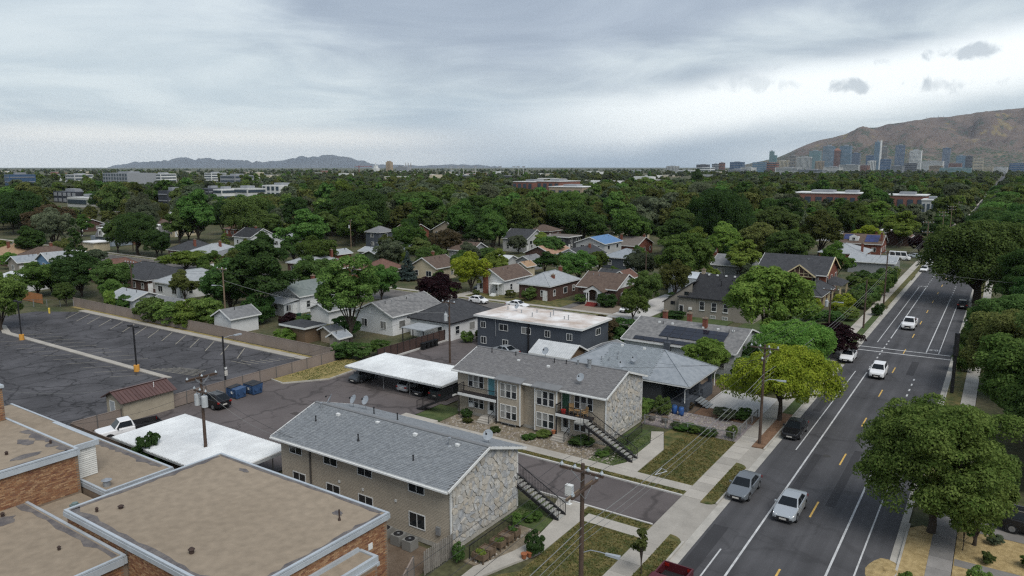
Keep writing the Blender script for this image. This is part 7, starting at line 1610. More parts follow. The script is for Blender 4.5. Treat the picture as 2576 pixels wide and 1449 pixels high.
r_ = tag(MB().tube([(-18.2, 44.5, 6.25), (-17.7, 45.4, 6.3), (-18.25, 45.8, 6.25), (-18.2, 44.5, 6.25)], .03, 5).build('cable_loop', m_can), 'white cable storage loop hanging over the driveway', 'cable')
tag(MB().tube([(-18.2, 75.5, 6.25), (-17.7, 76.4, 6.3), (-18.25, 76.8, 6.25), (-18.2, 75.5, 6.25)], .03, 5).build('cable_loop', m_can), 'white cable storage loop by the yellow-green tree', 'cable')
for k, (a, b, s_, rr, lab, mm) in enumerate((
    ((-18, 33.7, 8.9), (-33, 61, 4.8), .5, .012, 'service wire from the lawn pole to the tan block with balconies', m_wire),
    ((-18, 33.7, 8.6), (-33.5, 46.5, 4.9), .4, .012, 'service wire from the lawn pole to the near stone gable block', m_wire),
    ((-18, 70.4, 8.7), (-33, 66, 6.6), .4, .014, 'service wire from the tree pole over the blue-grey hip roof', m_wire),
    ((-18, 70.4, 8.5), (-31, 76, 5.0), .4, .012, 'second service wire from the tree pole toward the dark bungalow', m_wire),
    ((-57, 35.9, 8.2), (-45, 37.2, 5.0), .5, .014, 'wire from the transformer pole to the grey shingle roof', m_wire),
    ((-57, 35.9, 8.0), (-46.5, 37.0, 5.0), .8, .014, 'lower wire from the transformer pole to the grey shingle roof', m_cable),
    ((-57, 35.9, 7.8), (-60, 26, 6.9), .6, .012, 'wire from the transformer pole to the brick hall roof', m_wire),
    ((-57, 35.9, 8.6), (-62.3, 77, 8.4), .7, .012, 'wire from the transformer pole to the alley pole', m_wire),
    ((-57, 35.9, 8.4), (-76.5, 51.4, 6.8), .6, .012, 'wire from the transformer pole to the black lot lamp', m_wire),
    ((-78, 40, 3.2), (-100, 24, 7.5), 2.2, .014, 'sagging pale wire from the brown store across the car park', m_cable),
    ((-62.3, 77, 8.6), (-108, 73.4, 9.9), 1.2, .014, 'wire from the alley pole to the tan pole', m_wire),
    ((-62.3, 77, 7.2), (-108, 73.4, 8.2), 1.6, .028, 'thick pale cable from the alley pole to the tan pole', m_cable),
    ((-62.3, 77, 8.0), (-60, 88, 4.9), .4, .012, 'wire from the alley pole to the dark flat-roofed block', m_wire),
    ((-108, 73.4, 9.9), (-137.5, 73.8, 9.2), .8, .014, 'wire from the tan pole to the crossarm pole', m_wire),
    ((-108, 73.4, 9.5), (-137.5, 73.8, 8.9), .9, .014, 'second wire from the tan pole to the crossarm pole', m_wire),
    ((-137.5, 73.8, 9.2), (-200, 95, 9.2), 1.4, .014, 'wire from the crossarm pole toward the blue house', m_wire),
    ((-18.1, 157.3, 8.0), (14, 152, 7.0), .5, .02, 'pale span wire crossing the avenue below the big tree', m_cable))): wire(a, b, s_, rr, lab, mm, group=None)
# a person walking under the trees far up the right pavement
pm_ = MB(); px_, py_ = -1.5, 190.0
vs = [((0, 0, .95), .15), ((0, 0, 1.2), .16), ((0, 0, 1.45), .15), ((0, 0, 1.55), .07), ((0, 0, 1.62), .08), ((0, .01, 1.72), .105), ((0, .01, 1.82), .07),
      ((-.1, 0, .88), .1), ((-.11, .12, .5), .075), ((-.11, .2, .12), .05), ((-.11, .3, .06), .045), ((.1, 0, .88), .1), ((.11, -.06, .5), .075), ((.11, -.22, .14), .05), ((.11, -.14, .06), .045),
      ((-.2, 0, 1.42), .07), ((-.26, -.1, 1.15), .05), ((-.24, .02, .92), .04), ((.2, 0, 1.42), .07), ((.26, .08, 1.15), .05), ((.24, .2, .95), .04)]
ed = [(0, 1), (1, 2), (2, 3), (3, 4), (4, 5), (5, 6), (0, 7), (7, 8), (8, 9), (9, 10), (0, 11), (11, 12), (12, 13), (13, 14), (2, 15), (15, 16), (16, 17), (2, 18), (18, 19), (19, 20)]
me = bpy.data.meshes.new('person'); me.from_pydata([v for v, _ in vs], ed, []); me.materials.append(mat('dark_clothes', (.03, .032, .04), .9))
pe = bpy.data.objects.new('person', me); col.objects.link(pe); pe.location = (px_, py_, .1); tag(pe, 'person in dark clothes walking on the right pavement beneath the big tree', 'person')
mod = pe.modifiers.new('skin', 'SKIN'); me.skin_vertices[0].data[0].use_root = True
for d_, (_, r0) in zip(me.skin_vertices[0].data, vs): d_.radius = (r0, r0)
sb = pe.modifiers.new('sub', 'SUBSURF'); sb.levels = 1; sb.render_levels = 1
# ================================================================== trees and shrubs
LF = dict(dark=leafmat('leaf_dark', (0.040, 0.083, 0.024), (0.093, 0.163, 0.046)), mid=leafmat('leaf_mid', (0.056, 0.116, 0.027), (0.133, 0.216, 0.054)), bright=leafmat('leaf_bright', (0.079, 0.152, 0.028), (0.177, 0.264, 0.055)),
          yellow=leafmat('leaf_yellow', (.135, .200, .018), (.290, .345, .036), .08), purple=leafmat('leaf_purple', (0.018, 0.010, 0.013), (0.040, 0.020, 0.024), .1), sage=leafmat('leaf_sage', (0.073, 0.097, 0.059), (0.132, 0.159, 0.095)),
          spruce=leafmat('leaf_spruce', (0.045, 0.072, 0.068), (0.085, 0.115, 0.108), .06), olive=leafmat('leaf_olive', (0.061, 0.092, 0.026), (0.128, 0.156, 0.051)), maple=leafmat('leaf_maple', (.072, .122, .026), (.160, .215, .055), .05), rust=leafmat('leaf_rust', (0.064, 0.054, 0.028), (0.109, 0.084, 0.049), .1),
          deep=leafmat('leaf_deep', (0.027, 0.058, 0.019), (0.064, 0.113, 0.035), .12))
m_bark1 = mat('tree_bark', (.050, .040, .032), .95, var=.2, scale=3); m_bark2 = mat('pale_bark', (.12, .105, .085), .95, var=.2, scale=3)
PROTO = {}
def proto(name, H, Rr, base, leaves, ls, clumps, seed, shape='broad', trunk_r=.28):
    g_ = np.random.default_rng(seed); rz = (H - base) / 2; hc = base + rz; cs = []; rs = []
    if shape == 'cone':
        while len(cs) < clumps:
            t = g_.random() ** 1.5; a = g_.random() * 6.28; rr = Rr * (1 - t) ** .9 * (.55 + .45 * g_.random()) * (.82 + .18 * math.sin(t * 34)); cs.append(np.array([math.cos(a) * rr, math.sin(a) * rr, base + t * (H - base) * .97])); rs.append(.20 * Rr * g_.uniform(.5, 1.2) * (.35 + .65 * (1 - t)))
    else:                                   # limbs carry lobes, lobes carry leaf clumps
        nl = max(5, clumps // 13); lob = []
        for k in range(nl):
            for _ in range(30):
                d = g_.normal(size=3); d /= np.linalg.norm(d)
                if d[2] < -.55 or (shape == 'broad' and d[2] < (-.35 if base > 2 else -.62)): continue
                if all(np.dot(d, q[3]) < .86 - .012 * nl for q in lob) or _ > 24: break
            u = g_.uniform(.36, .74) if k else .1; wz = .78 if shape in ('column', 'bush') else .70
            wx = {'broad': 1.0, 'weep': 1.02, 'oval': .86 - .22 * d[2], 'column': .7, 'bush': .9}.get(shape, 1.0)
            q = np.array([d[0] * Rr * u * wx, d[1] * Rr * u * wx, hc + d[2] * rz * min(u + .05, .8) * (wz + .25) - (.30 * rz * (d[0] ** 2 + d[1] ** 2) * u if shape == 'weep' else 0)])
            lob.append((q, Rr * (g_.uniform(.40, .58) if shape == 'bush' else g_.uniform(.32, .50)) * (1 if shape != 'column' else .8), 0, d))
        per = max(5, clumps // nl)
        for q, lr, _, ld in lob:
            for k in range(per):
                d = g_.normal(size=3) + ld * .7 + np.array([0, 0, .25]); d /= np.linalg.norm(d)
                c_ = q + d * lr * g_.uniform(.55, .95) * np.array([1.05, 1.05, .85]); cs.append(c_); rs.append(lr * g_.uniform(.24, .50))
    cs = np.array(cs); rs = np.array(rs); w_ = rs ** 2; ci = g_.choice(len(cs), leaves, p=w_ / w_.sum())
    d = g_.normal(size=(leaves, 3)); outw = cs[ci] - np.array([0, 0, hc - rz * .3]); outw /= np.linalg.norm(outw, axis=1)[:, None] + 1e-6
    d = d + outw * .5 + np.array([0, 0, .5]); d /= np.linalg.norm(d, axis=1)[:, None]
    rad = rs[ci] * (.70 + .36 * g_.random(leaves)); P_ = cs[ci] + d * rad[:, None] * np.array([1.05, 1.05, .78])
    if shape == 'weep': P_[:, 2] -= (g_.random(leaves) ** 2.2) * 1.6 * (np.hypot(P_[:, 0], P_[:, 1]) / Rr) ** 2
    n_ = d * .9 + g_.normal(size=(leaves, 3)) * .55 + np.array([0, 0, .3]); n_ /= np.linalg.norm(n_, axis=1)[:, None]
    t = np.cross(n_, g_.normal(size=(leaves, 3))); t /= np.linalg.norm(t, axis=1)[:, None] + 1e-9; b_ = np.cross(n_, t)
    s_ = ls * (.55 + .75 * g_.random(leaves)); a = t * (s_ * .62)[:, None]; c = b_ * (s_ * .36)[:, None]
    V = np.empty((leaves, 4, 3)); V[:, 0] = P_ - a; V[:, 1] = P_ - c + a * .1; V[:, 2] = P_ + a; V[:, 3] = P_ + c + a * .1
    me = bpy.data.meshes.new('crown'); nv = leaves * 4
    me.vertices.add(nv); me.vertices.foreach_set('co', V.reshape(-1)); me.loops.add(nv); me.loops.foreach_set('vertex_index', np.arange(nv, dtype=np.int32))
    me.polygons.add(leaves); me.polygons.foreach_set('loop_start', np.arange(0, nv, 4, dtype=np.int32)); me.polygons.foreach_set('loop_total', np.full(leaves, 4, dtype=np.int32)); me.update(calc_edges=True)
    me.materials.append(LF['mid'])
    tr = MB(); top = hc + rz * .35; zz = [0, base * .5, base, hc, top]
    tr.tube([(0, 0, -.2), (0, 0, .25), (.02 * H * .3, .0, max(base * .6, .5)), (0, .05, base + rz * .3), (0, 0, top)], [trunk_r * 1.35, trunk_r, trunk_r * .88, trunk_r * .6, trunk_r * .15], 9)
    if shape not in ('cone', 'bush', 'column'):
        for k in range(9):
            q = cs[g_.integers(len(cs))]; z0 = max(.8, base * (.75 + .4 * g_.random())); mid = (q[0] * .45, q[1] * .45, z0 + (q[2] - z0) * .55); tr.tube([(0, 0, z0), mid, tuple(q)], [trunk_r * .5, trunk_r * .32, trunk_r * .1], 6)
    mt = tr.mesh('trunk', m_bark1); PROTO[name] = (me, mt, H, Rr)
proto('big1', 10.7, 5.6, 1.3, 92000, .20, 380, 12, trunk_r=.34)
proto('big2', 11.5, 5.6, 1.0, 80000, .24, 400, 8, trunk_r=.34)
proto('umbrella', 7.0, 5.6, 2.4, 52000, .21, 260, 21, trunk_r=.26)
proto('weep', 17.5, 9.5, 3.4, 52000, .40, 330, 5, 'weep', trunk_r=.75)
proto('mid1', 12, 5.0, 1.2, 30000, .34, 300, 14)
proto('mid2', 13, 4.4, 1.2, 28000, .34, 280, 15, 'oval')
proto('mid3', 11, 5.4, 1.1, 30000, .34, 280, 17)
proto('mid4', 14, 4.6, 1.4, 26000, .36, 240, 18, 'oval')
proto('open', 14.5, 4.6, 2.2, 24000, .30, 210, 33, 'oval', trunk_r=.26)
proto('far1', 12, 5.6, .6, 7000, .66, 110, 41); proto('far2', 13, 5.2, .6, 7000, .66, 100, 42, 'oval'); proto('far3', 11, 6.0, .5, 7000, .70, 120, 43)
proto('far4', 15, 4.2, .6, 5200, .66, 90, 44, 'oval'); proto('spruce', 9, 2.9, .5, 15000, .26, 260, 51, 'cone', .2); proto('conifer', 13, 3.2, 1.0, 9000, .34, 160, 52, 'cone', .2)
proto('column', 12, 1.3, .5, 3600, .5, 40, 55, 'column', .15)
proto('bush1', 2.2, 1.5, -.1, 9000, .15, 130, 61, 'bush', .06); proto('bush2', 2.6, 1.4, -.1, 9000, .16, 120, 62, 'bush', .06); proto('sapling', 3.2, .85, 1.0, 2600, .13, 80, 63, 'oval', .05)
def tree(p, x, y, H, W, label, leaf='mid', rot=None, group=None, name='tree', cat='tree', z=0, bark=None):
    me, mt, Hp, Rp = PROTO[p]; root = empty(name, (x, y, z), label, cat, group, rot if rot is not None else rng.uniform(0, 6.28))
    root.scale = (W / (2 * Rp), W / (2 * Rp), H / Hp)
    c = bpy.data.objects.new('crown' if name == 'tree' else 'foliage', me); col.objects.link(c); c.parent = root; c.material_slots[0].link = 'OBJECT'; c.material_slots[0].material = LF[leaf]
    t = bpy.data.objects.new('trunk' if name == 'tree' else 'stem', mt); col.objects.link(t); t.parent = root
    if bark: t.material_slots[0].link = 'OBJECT'; t.material_slots[0].material = bark
    return root
TREES = [
 ('big1', -2.4, 59.6, 10.2, 10.4, 'big green maple on the straw verge at the lower right', 'maple'), ('mid3', .35, 59.2, 6.0, 5.4, 'smaller low maple right of the big verge maple', 'maple'), ('big2', 4.2, 84, 11.8, 12.5, 'dense dark green tree beyond the lower right maple', 'mid'),
 ('big2', 3.4, 103, 11.0, 11.5, 'olive-tinged tree behind the black signal mast', 'olive'), ('big2', 2.6, 120, 10.4, 10.5, 'round dark tree beside the right pavement past the mast', 'dark'), ('big1', 8.5, 100, 12.5, 13, 'dark tree filling the right border', 'dark'), ('big2', 7, 138, 11, 12, 'dark tree in the right yards before the huge elm', 'dark'), ('big1', 6, 158, 12, 12, 'dark tree right of the huge elm trunk', 'dark'),
 ('big2', 8.2, 77, 11.5, 12, 'dark tree at the right border behind the parked black car', 'dark'), ('big1', 13, 90, 12, 13, 'dark crown just inside the right border', 'mid'), ('weep', -3.2, 171.4, 17.6, 20.5, 'huge drooping elm leaning over the avenue', 'dark'), ('weep', 5.5, 215, 17.5, 19, 'second huge elm behind the drooping one', 'dark'), ('weep', -1.5, 262, 15, 18, 'third elm farther up the right pavement', 'deep'), ('weep', 9, 300, 16, 20, 'wide elm at the right border far up the avenue', 'dark'),
 ('umbrella', -18.1, 78.4, 7.2, 10.6, 'bright yellow-green spreading street tree', 'yellow'), ('umbrella', -20.6, 95.2, 6.8, 10.2, 'green spreading tree behind the yellow-green one', 'bright'), ('mid1', -28.8, 112, 13.2, 12.6, 'large feathery green tree hiding the corner house', 'bright'),
 ('mid1', -30.5, 90.2, 5.6, 5.6, 'small green tree against the solar-panel house', 'bright'), ('mid3', -53.4, 117.9, 5.0, 4.8, 'small round street tree with stout trunk by the side street', 'mid'),
 ('open', -82.7, 77.9, 14.6, 10.2, 'tall open-crowned tree in the backyard lawn', 'mid'), ('mid4', -110, 82.5, 15, 12, 'tall dark tree above the white sunroom', 'deep'), ('mid2', -116, 80, 11, 9, 'dark tree left of the sunroom tree', 'dark'), ('conifer', -184.3, 86, 15.4, 8.5, 'tall ragged conifer beside the blue house', 'deep'), ('mid3', -137.5, 51.2, 9.4, 8, 'bushy tree cut by the left border at the car park', 'mid'),
 ('mid3', -95.2, 125.4, 8.4, 8.6, 'round yellow-green tree left of the white chimney house', 'yellow'), ('spruce', -118.2, 130.4, 7.2, 5.2, 'blue-grey spruce between brown roofs', 'spruce'), ('mid3', -88.8, 107.0, 6.6, 8.0, 'dark purple-brown tree beside the side street', 'purple'), ('mid2', -128.7, 180.6, 15.2, 10.4, 'tall upright maple in the middle of the gardens', 'mid'),
 ('mid1', -58.6, 158, 13.5, 12.4, 'large tree behind the steel store', 'mid'), ('mid2', -61, 168, 13.4, 10, 'brighter tree just behind the large one', 'bright'), ('mid2', -176.7, 148.4, 15.1, 15, 'broad conical green tree left of the centre', 'mid'), ('mid3', -251, 157.3, 10.3, 10.7, 'dark round tree right of the mansard house', 'deep'), ('conifer', -201, 138, 8.3, 5.6, 'small bright conifer among roofs', 'mid'),
 ('weep', -330, 134, 18.5, 18, 'massive dark tree at the left border', 'deep'), ('mid1', -283, 124, 15, 17, 'olive brown tree left of the mansard house', 'rust'), ('mid3', -262, 116, 13, 12, 'grey-green tree before the mansard house', 'sage'), ('weep', -424, 220, 16, 22, 'dark rounded tree right of the long terrace', 'deep'), ('mid1', -402, 222, 13, 14, 'dark tree before the charcoal apartment block', 'dark'), ('mid4', -447, 278, 17, 14, 'upright dark tree beside the charcoal apartment block', 'deep'),
 ('weep', -235, 172, 17, 19, 'big dark tree left of the conical tree', 'dark'), ('weep', -204, 200, 19.5, 22, 'tallest dark tree of the central woods', 'deep'), ('weep', -224, 253, 16.5, 24, 'wide dark canopy behind the tallest tree', 'dark'), ('mid3', -137.2, 168.6, 8.4, 9.6, 'brown-tinged low tree beside the upright maple', 'rust'), ('weep', -74, 232, 21, 16.5, 'towering dark tree over the brick gable', 'deep'), ('mid1', -64.6, 258, 15, 15, 'olive tree right of the towering one', 'olive'),
 ('mid2', -43, 326.7, 14, 16, 'bright green tree in front of the brick school', 'bright'), ('mid2', -32.2, 186, 10, 7.5, 'light green narrow tree by the half-timbered house', 'bright'), ('mid1', -46, 196, 12, 13, 'dark tree behind the half-timbered house', 'dark'), ('mid1', -55, 205, 13, 13, 'olive-green tree behind the black roof', 'olive'), ('mid3', -18.9, 112.4, 4.4, 8.0, 'purple-leaved plum drooping by the crosswalk', 'purple'),
 ('mid3', -104.5, 107.2, 7, 7, 'green garden tree behind the mottled grey roof', 'mid'), ('mid2', -145, 96, 9, 7, 'tree behind the light grey hip roof', 'mid'), ('mid1', -132, 92, 9, 9, 'dark tree right of the white chimney hip roof', 'dark'), ('mid3', -122, 104, 8, 9, 'tree between the hip roof and street', 'dark'), ('mid3', -148, 128, 9, 10, 'tree left of the light hip brick house', 'mid'), ('mid1', -153, 112, 10, 10, 'dark tree near the front gable porch', 'dark'),
 ('mid2', -230, 95, 11, 9, 'tree behind the orange-brown roof', 'dark'), ('mid3', -160, 75, 9, 10, 'dark tree behind the orange cedar fence', 'deep'), ('mid3', -150, 76, 8, 8, 'dark tree right of the cedar fence', 'dark'), ('mid3', -168, 70, 7, 9, 'green tree over the cedar fence', 'mid'), ('mid3', -178, 110, 5, 13, 'long light green hedge tree before the dark roof', 'bright'), ('mid1', -212, 122, 9, 8, 'round dark tree near the garage door', 'deep'),
 ('mid2', -100, 142, 8, 7, 'garden tree behind the white chimney house', 'bright'), ('mid3', -83, 152, 7, 9, 'bright garden tree behind the pale brick bungalow', 'mid'), ('mid3', -73, 168, 6, 7, 'garden tree before the slate-walled house', 'mid'), ('mid1', -108, 180, 8, 9, 'tree between the mansard band and blue roof', 'dark'), ('mid2', -116, 152, 8, 7, 'pale green tree left of the skylight garage', 'sage'), ('mid3', -150, 166, 10, 10, 'tree before the dark blue house', 'mid'), ('mid1', -186, 178, 15, 12, 'dark tree by the pale pole', 'mid'), ('mid3', -120, 142, 7, 8, 'dark tree before the spruce garden', 'dark'),
 ('mid2', -90, 238, 14, 13, 'dark tree behind the taupe bungalow', 'dark'), ('mid1', -104, 226, 13, 14, 'dark tree above the blue roof', 'deep'), ('mid3', -122, 226, 13, 16, 'dark canopy above the mansard band', 'dark'), ('mid1', -84, 215, 12, 12, 'dark tree beside the bungalow chimney', 'dark'), ('mid2', -52, 178, 10, 9, 'bright tree left of the grey roofed house', 'bright'),
 ('mid1', -36.5, 262, 9, 9, 'yellow-green tree left of the brown solar house', 'yellow'), ('mid3', -21.5, 262, 5.5, 7, 'dark reddish tree behind the long white van', 'purple'), ('mid1', -21.8, 300, 8, 8, 'dark tree below the plain white hip roof', 'deep'), ('conifer', -28, 440, 16, 9, 'dark conifer by the far end of the school', 'deep'), ('mid1', -22, 345, 9, 9, 'dark tree along the far avenue', 'dark'), ('mid2', -62, 352, 14, 13, 'tree in front of the school middle wing', 'dark'), ('mid2', -74, 330, 13, 12, 'tree in front of the school left wing', 'mid'), ('conifer', -46, 395, 15, 10, 'dark cedar before the school windows', 'deep'),
 ('weep', 1.5, 236, 16, 17, 'elm filling the gap between the second and third elms', 'dark'), ('weep', -2.6, 305, 14, 16, 'fourth elm along the right pavement', 'dark'), ('weep', -2.2, 352, 14, 16, 'fifth elm along the right pavement', 'mid'), ('weep', -2.4, 410, 14, 16, 'sixth elm along the right pavement', 'dark'), ('weep', -2.5, 470, 14, 16, 'seventh elm along the right pavement', 'mid'), ('weep', -3, 560, 14, 17, 'eighth elm along the right pavement', 'dark'), ('weep', -3.5, 680, 14, 17, 'ninth elm along the right pavement', 'dark'), ('mid1', -21, 395, 10, 11, 'left kerb tree near the distant signal', 'dark'), ('mid3', -20.5, 480, 11, 12, 'left kerb tree past the distant signal', 'mid'), ('mid1', -20, 560, 12, 13, 'last left kerb tree before the road vanishes', 'dark'), ('mid1', -19.5, 660, 12, 14, 'left kerb tree at the vanishing road', 'dark'),
 ('mid2', -98, 214, 16, 11, 'tall tree rising behind the bright blue roof', 'mid'), ('mid4', -136, 206, 17, 12, 'tall tree behind the dark mansard band', 'dark'), ('mid2', -152, 196, 17, 12, 'tall tree right of the dark blue house', 'mid'), ('mid4', -46, 236, 15, 12, 'tall tree behind the long white van drive', 'olive'), ('weep', -86, 252, 18, 17, 'tall broad tree above the taupe bungalow', 'dark'), ('mid2', -62, 196, 13, 10, 'light tree beside the dark half-timbered roof', 'bright'), ('mid4', -192, 224, 18, 14, 'tall tree beside the tallest dark one', 'mid'), ('weep', -150, 262, 18, 18, 'tall broad tree in the middle woods', 'mid'), ('mid2', -270, 196, 16, 12, 'tall tree above the brown far roofs', 'dark'), ('mid1', -300, 226, 15, 14, 'broad tree behind the flat white roof', 'mid'),
 ('column', -105, 700, 22, 4.6, 'left one of two dark poplar spires', 'deep'), ('column', -98, 700, 21, 4.4, 'right one of two dark poplar spires', 'deep'),
 ('mid4', -300, 830, 26, 17, 'lone dark palm-like tree standing above the woods', 'deep'),
]
for p, x, y, H, W, lab, lf in TREES: tree(p, x, y, H, W, lab, lf)
# shrubs
SH = [(-122.8, 69.9, 4.0, 6.4, 'dark'), (-118.2, 69.9, 3.9, 6.4, 'mid'), (-113.6, 70.3, 4.2, 6.6, 'bright'), (-127.0, 70.4, 3.0, 4.6, 'dark'), (-110.4, 71.6, 5.0, 5.6, 'mid'), (-106.5, 79, 4.6, 5.6, 'dark'), (-139.6, 70.6, 3.6, 3.0, 'bright'), (-135, 70.8, 3.2, 3.2, 'mid'), (-76.2, 70.2, 2.2, 3.6, 'dark'), (-74.2, 71.4, 2.2, 3.6, 'dark'), (-73, 74.4, 2.2, 3.0, 'mid'), (-77.5, 71.2, 1.9, 3.0, 'mid'), (-91.0, 72.2, 2.0, 3.6, 'bright'),
      (-17.8, 146.4, 2.1, 2.4, 'deep'), (-26.6, 134.6, 2.0, 4.0, 'mid'), (-23.6, 136.4, 1.9, 3.8, 'dark'), (-21.4, 139, 2.2, 3.8, 'mid'), (-23.2, 143, 3.6, 5.0, 'yellow'), (-27.6, 140, 3.0, 3.6, 'yellow'), (-21.5, 152, 3.4, 5, 'dark'), (-21.3, 158, 3.6, 5.4, 'dark'), (-21.6, 164, 4.2, 5.5, 'mid'), (-21.2, 170, 4.2, 5.4, 'dark'), (-21.4, 176, 4.0, 5.4, 'mid'), (-21.0, 183, 3.8, 5.0, 'dark'), (-21.2, 190, 3.6, 4.6, 'mid'), (-25.5, 172, 3.4, 5, 'mid'), (-26, 180, 3.6, 5, 'dark'),
      (-49.5, 97.9, 4.2, 6.4, 'rust'), (-46.6, 100.4, 3.8, 6.0, 'dark'), (-52.7, 86.2, 1.8, 1.7, 'bright'), (-50.6, 86.3, 1.6, 1.5, 'bright'), (-47.6, 85.2, 1.7, 2.2, 'bright'), (-68.6, 126.6, 1.8, 2.6, 'dark'), (-62.6, 126.3, 2.4, 4.2, 'deep'), (-78.9, 123.6, 2.6, 3.4, 'dark'), (-84.0, 124.2, 1.6, 2.2, 'olive'), (-59.6, 130, 3.4, 3.4, 'bright'), (-46.6, 60.4, .9, 1.4, 'deep'), (-25.3, 40.4, 1.5, 1.5, 'deep'), (-61.6, 33.0, 3.4, 2.4, 'deep'), (-59.3, 33.1, 2.0, 1.6, 'dark'),
      (-23.2, 75.9, 1.0, 2.6, 'sage'), (-21.6, 76.6, 1.1, 2.2, 'dark'), (-20.8, 70.3, 1.3, 1.2, 'mid'), (-22.8, 69.8, .7, 1.8, 'dark'), (-25.5, 69.9, .6, 2.2, 'mid'), (-29.2, 73.2, 1.9, 1.9, 'dark'), (-31.5, 73.4, 1.3, 2.4, 'mid'), (-22.2, 88.5, 3.0, 5.0, 'dark'), (-24.8, 91, 3.2, 4.4, 'mid'), (-27, 98, 3.4, 4.4, 'dark'),
      (-2.9, 148.7, 2.6, 2.2, 'mid'), (-2.6, 126, 3.4, 3.6, 'dark'), (-2.5, 112, 3.2, 3.2, 'mid'), (1.5, 70, 3.0, 4, 'dark'), (5.5, 73, 4.2, 5, 'deep'), (9, 68, 3, 4, 'dark'), (3.6, 57.6, .9, 1.3, 'mid'), (1.2, 56.8, .8, 1.0, 'olive'), (1.6, 60.1, .7, 1.1, 'sage'), (4.4, 60.4, .9, 1.2, 'mid'), (-3.2, 50.2, 1.1, 1.0, 'bright'), (.8, 52.4, 1.5, 1.4, 'mid'),
      (-67.6, 88.0, 1.6, 2.2, 'mid'), (-66.9, 90.5, 1.5, 2.0, 'dark'), (-100, 80, 2.2, 3.4, 'purple'), (-96, 79.6, 2.4, 3.2, 'dark'), (-86, 80.2, 3.2, 4.4, 'dark'), (-48.0, 122.8, 1.2, 5.0, 'deep'), (-53, 139, 1.8, 5, 'deep'), (-92, 123, 1.0, 1.6, 'olive'), (-98, 122.6, 1.6, 2.6, 'bright'), (-26.2, 69.9, .6, 1.6, 'dark'), (-24.2, 69.8, .8, 1.6, 'mid'), (-27.6, 76.6, .9, 1.3, 'rust'), (-30.6, 70.6, 2.0, 1.4, 'mid'), (-45.6, 59.2, .5, 1.2, 'olive'), (-41.6, 58.6, .4, 1.4, 'olive'), (-37.6, 58.8, .5, 1.6, 'mid'), (-29.4, 59.0, .5, 1.4, 'mid'), (-28.6, 61.2, .5, 1.6, 'bright'), (-105, 123, 2.0, 3.2, 'dark'), (-27.9, 37.6, .9, .8, 'bright'), (-27.9, 39.7, .8, .8, 'mid'), (-27.9, 41.5, .9, .8, 'mid'), (-29.2, 36.7, 1.2, 1.0, 'dark'), (-28.6, 43.1, 1.0, .9, 'mid'), (-32.4, 60.4, .8, 2.4, 'deep'), (-36.6, 60.2, .6, 1.8, 'mid'), (-28.2, 44.6, .6, 1.6, 'mid')]
WH = lambda x, y: ('on the right yards' if x > -4 else 'along the avenue verge and gardens' if x > -30 and y > 100 else 'in the apartment gardens' if x > -37 and y < 100 else 'by the side street' if 100 < y < 145 and x > -110 else 'behind the car park fence' if x < -110 else 'around the alley and backyards')
CAND = [(o.location.x, o.location.y, o['label']) for o in col.objects if o.parent is None and o.get('category') and o['category'] not in ('tree', 'wire', 'cable', 'shrub', 'haze', 'skyscraper') and o.get('label') and len(o['label'].split()) <= 8]
CN = {'dark': 'dark green', 'mid': 'green', 'bright': 'light green', 'deep': 'blackish green', 'yellow': 'golden', 'rust': 'reddish green', 'sage': 'grey-green', 'olive': 'olive', 'purple': 'purple'}
def near(x, y):
    return min(CAND, key=lambda q: (q[0] - x) ** 2 + (q[1] - y) ** 2)[2]
def rel(x, y):
    q = min(CAND, key=lambda q: (q[0] - x) ** 2 + (q[1] - y) ** 2); v = Vector((x - q[0], y - q[1], 0)); a, b = v.dot(RT), v.dot(FW)
    return ('right of' if a > 0 else 'left of') if abs(a) > abs(b) else ('behind' if b > 0 else 'in front of')
for x, y, H, W, lf in SH:
    sz = 'low' if H < 1.2 else 'waist-high' if H < 2 else 'tall' if H < 3.2 else 'very tall'
    tree(rng.choice(('bush1', 'bush2')), x, y, H, W, '%s %s%s shrub %s %s' % (sz, 'spreading ' if W > 1.6 * H else 'upright ' if W < 1.02 * H else '', CN[lf], rel(x, y), near(x, y)), lf, group='shrubs ' + WH(x, y), name='shrub', cat='shrub', z=.05)
tree('sapling', -18.0, 42.2, 3.3, 1.7, 'young staked tree on the verge beside the south lawn', 'olive'); tree('sapling', -.3, 57.9, 2.6, 1.2, 'thin sapling on the right straw bed', 'mid')
m_mulch = m_straw
mp_ = MB(); n_ = 16; rings = []
for i in range(5):
    f_ = 1 - i / 4; rings.append([(-4.55 + 1.15 * f_ * math.cos(t) * (1 + .2 * noise.noise((math.cos(t), math.sin(t), 2.0))), 51.6 + 2.1 * f_ * math.sin(t) * (1 + .25 * noise.noise((math.cos(t) * 2, math.sin(t), 5.0))), .015 + (.20 + .10 * noise.noise((3 * math.cos(t), 3 * math.sin(t), f_ * 4))) * (1 - f_) ** .6) for t in [2 * math.pi * k / n_ for k in range(n_)]])
for a, b in zip(rings, rings[1:]):
    for k in range(n_): mp_.quad(a[k], a[(k + 1) % n_], b[(k + 1) % n_], b[k])
tag(mp_.build('mulch_heap', m_straw, smooth=True), 'heap of straw mulch spilling over the right kerb', 'mulch', None, 'stuff')
struct(BX(-.75, 6, 40, 61.4, -.06, .07), 'yard_straw_east', m_straw); struct(BX(-.75, 14, 61.5, 66.3, -.06, .05), 'drive_east', MATS['old_concrete']); struct(BX(-.75, 40, 66.4, 140, -.06, .04), 'yard_east', m_yard); struct(BX(-.7, 6, 55.2, 56.2, -.05, .085), 'path_east', MATS['old_concrete'])

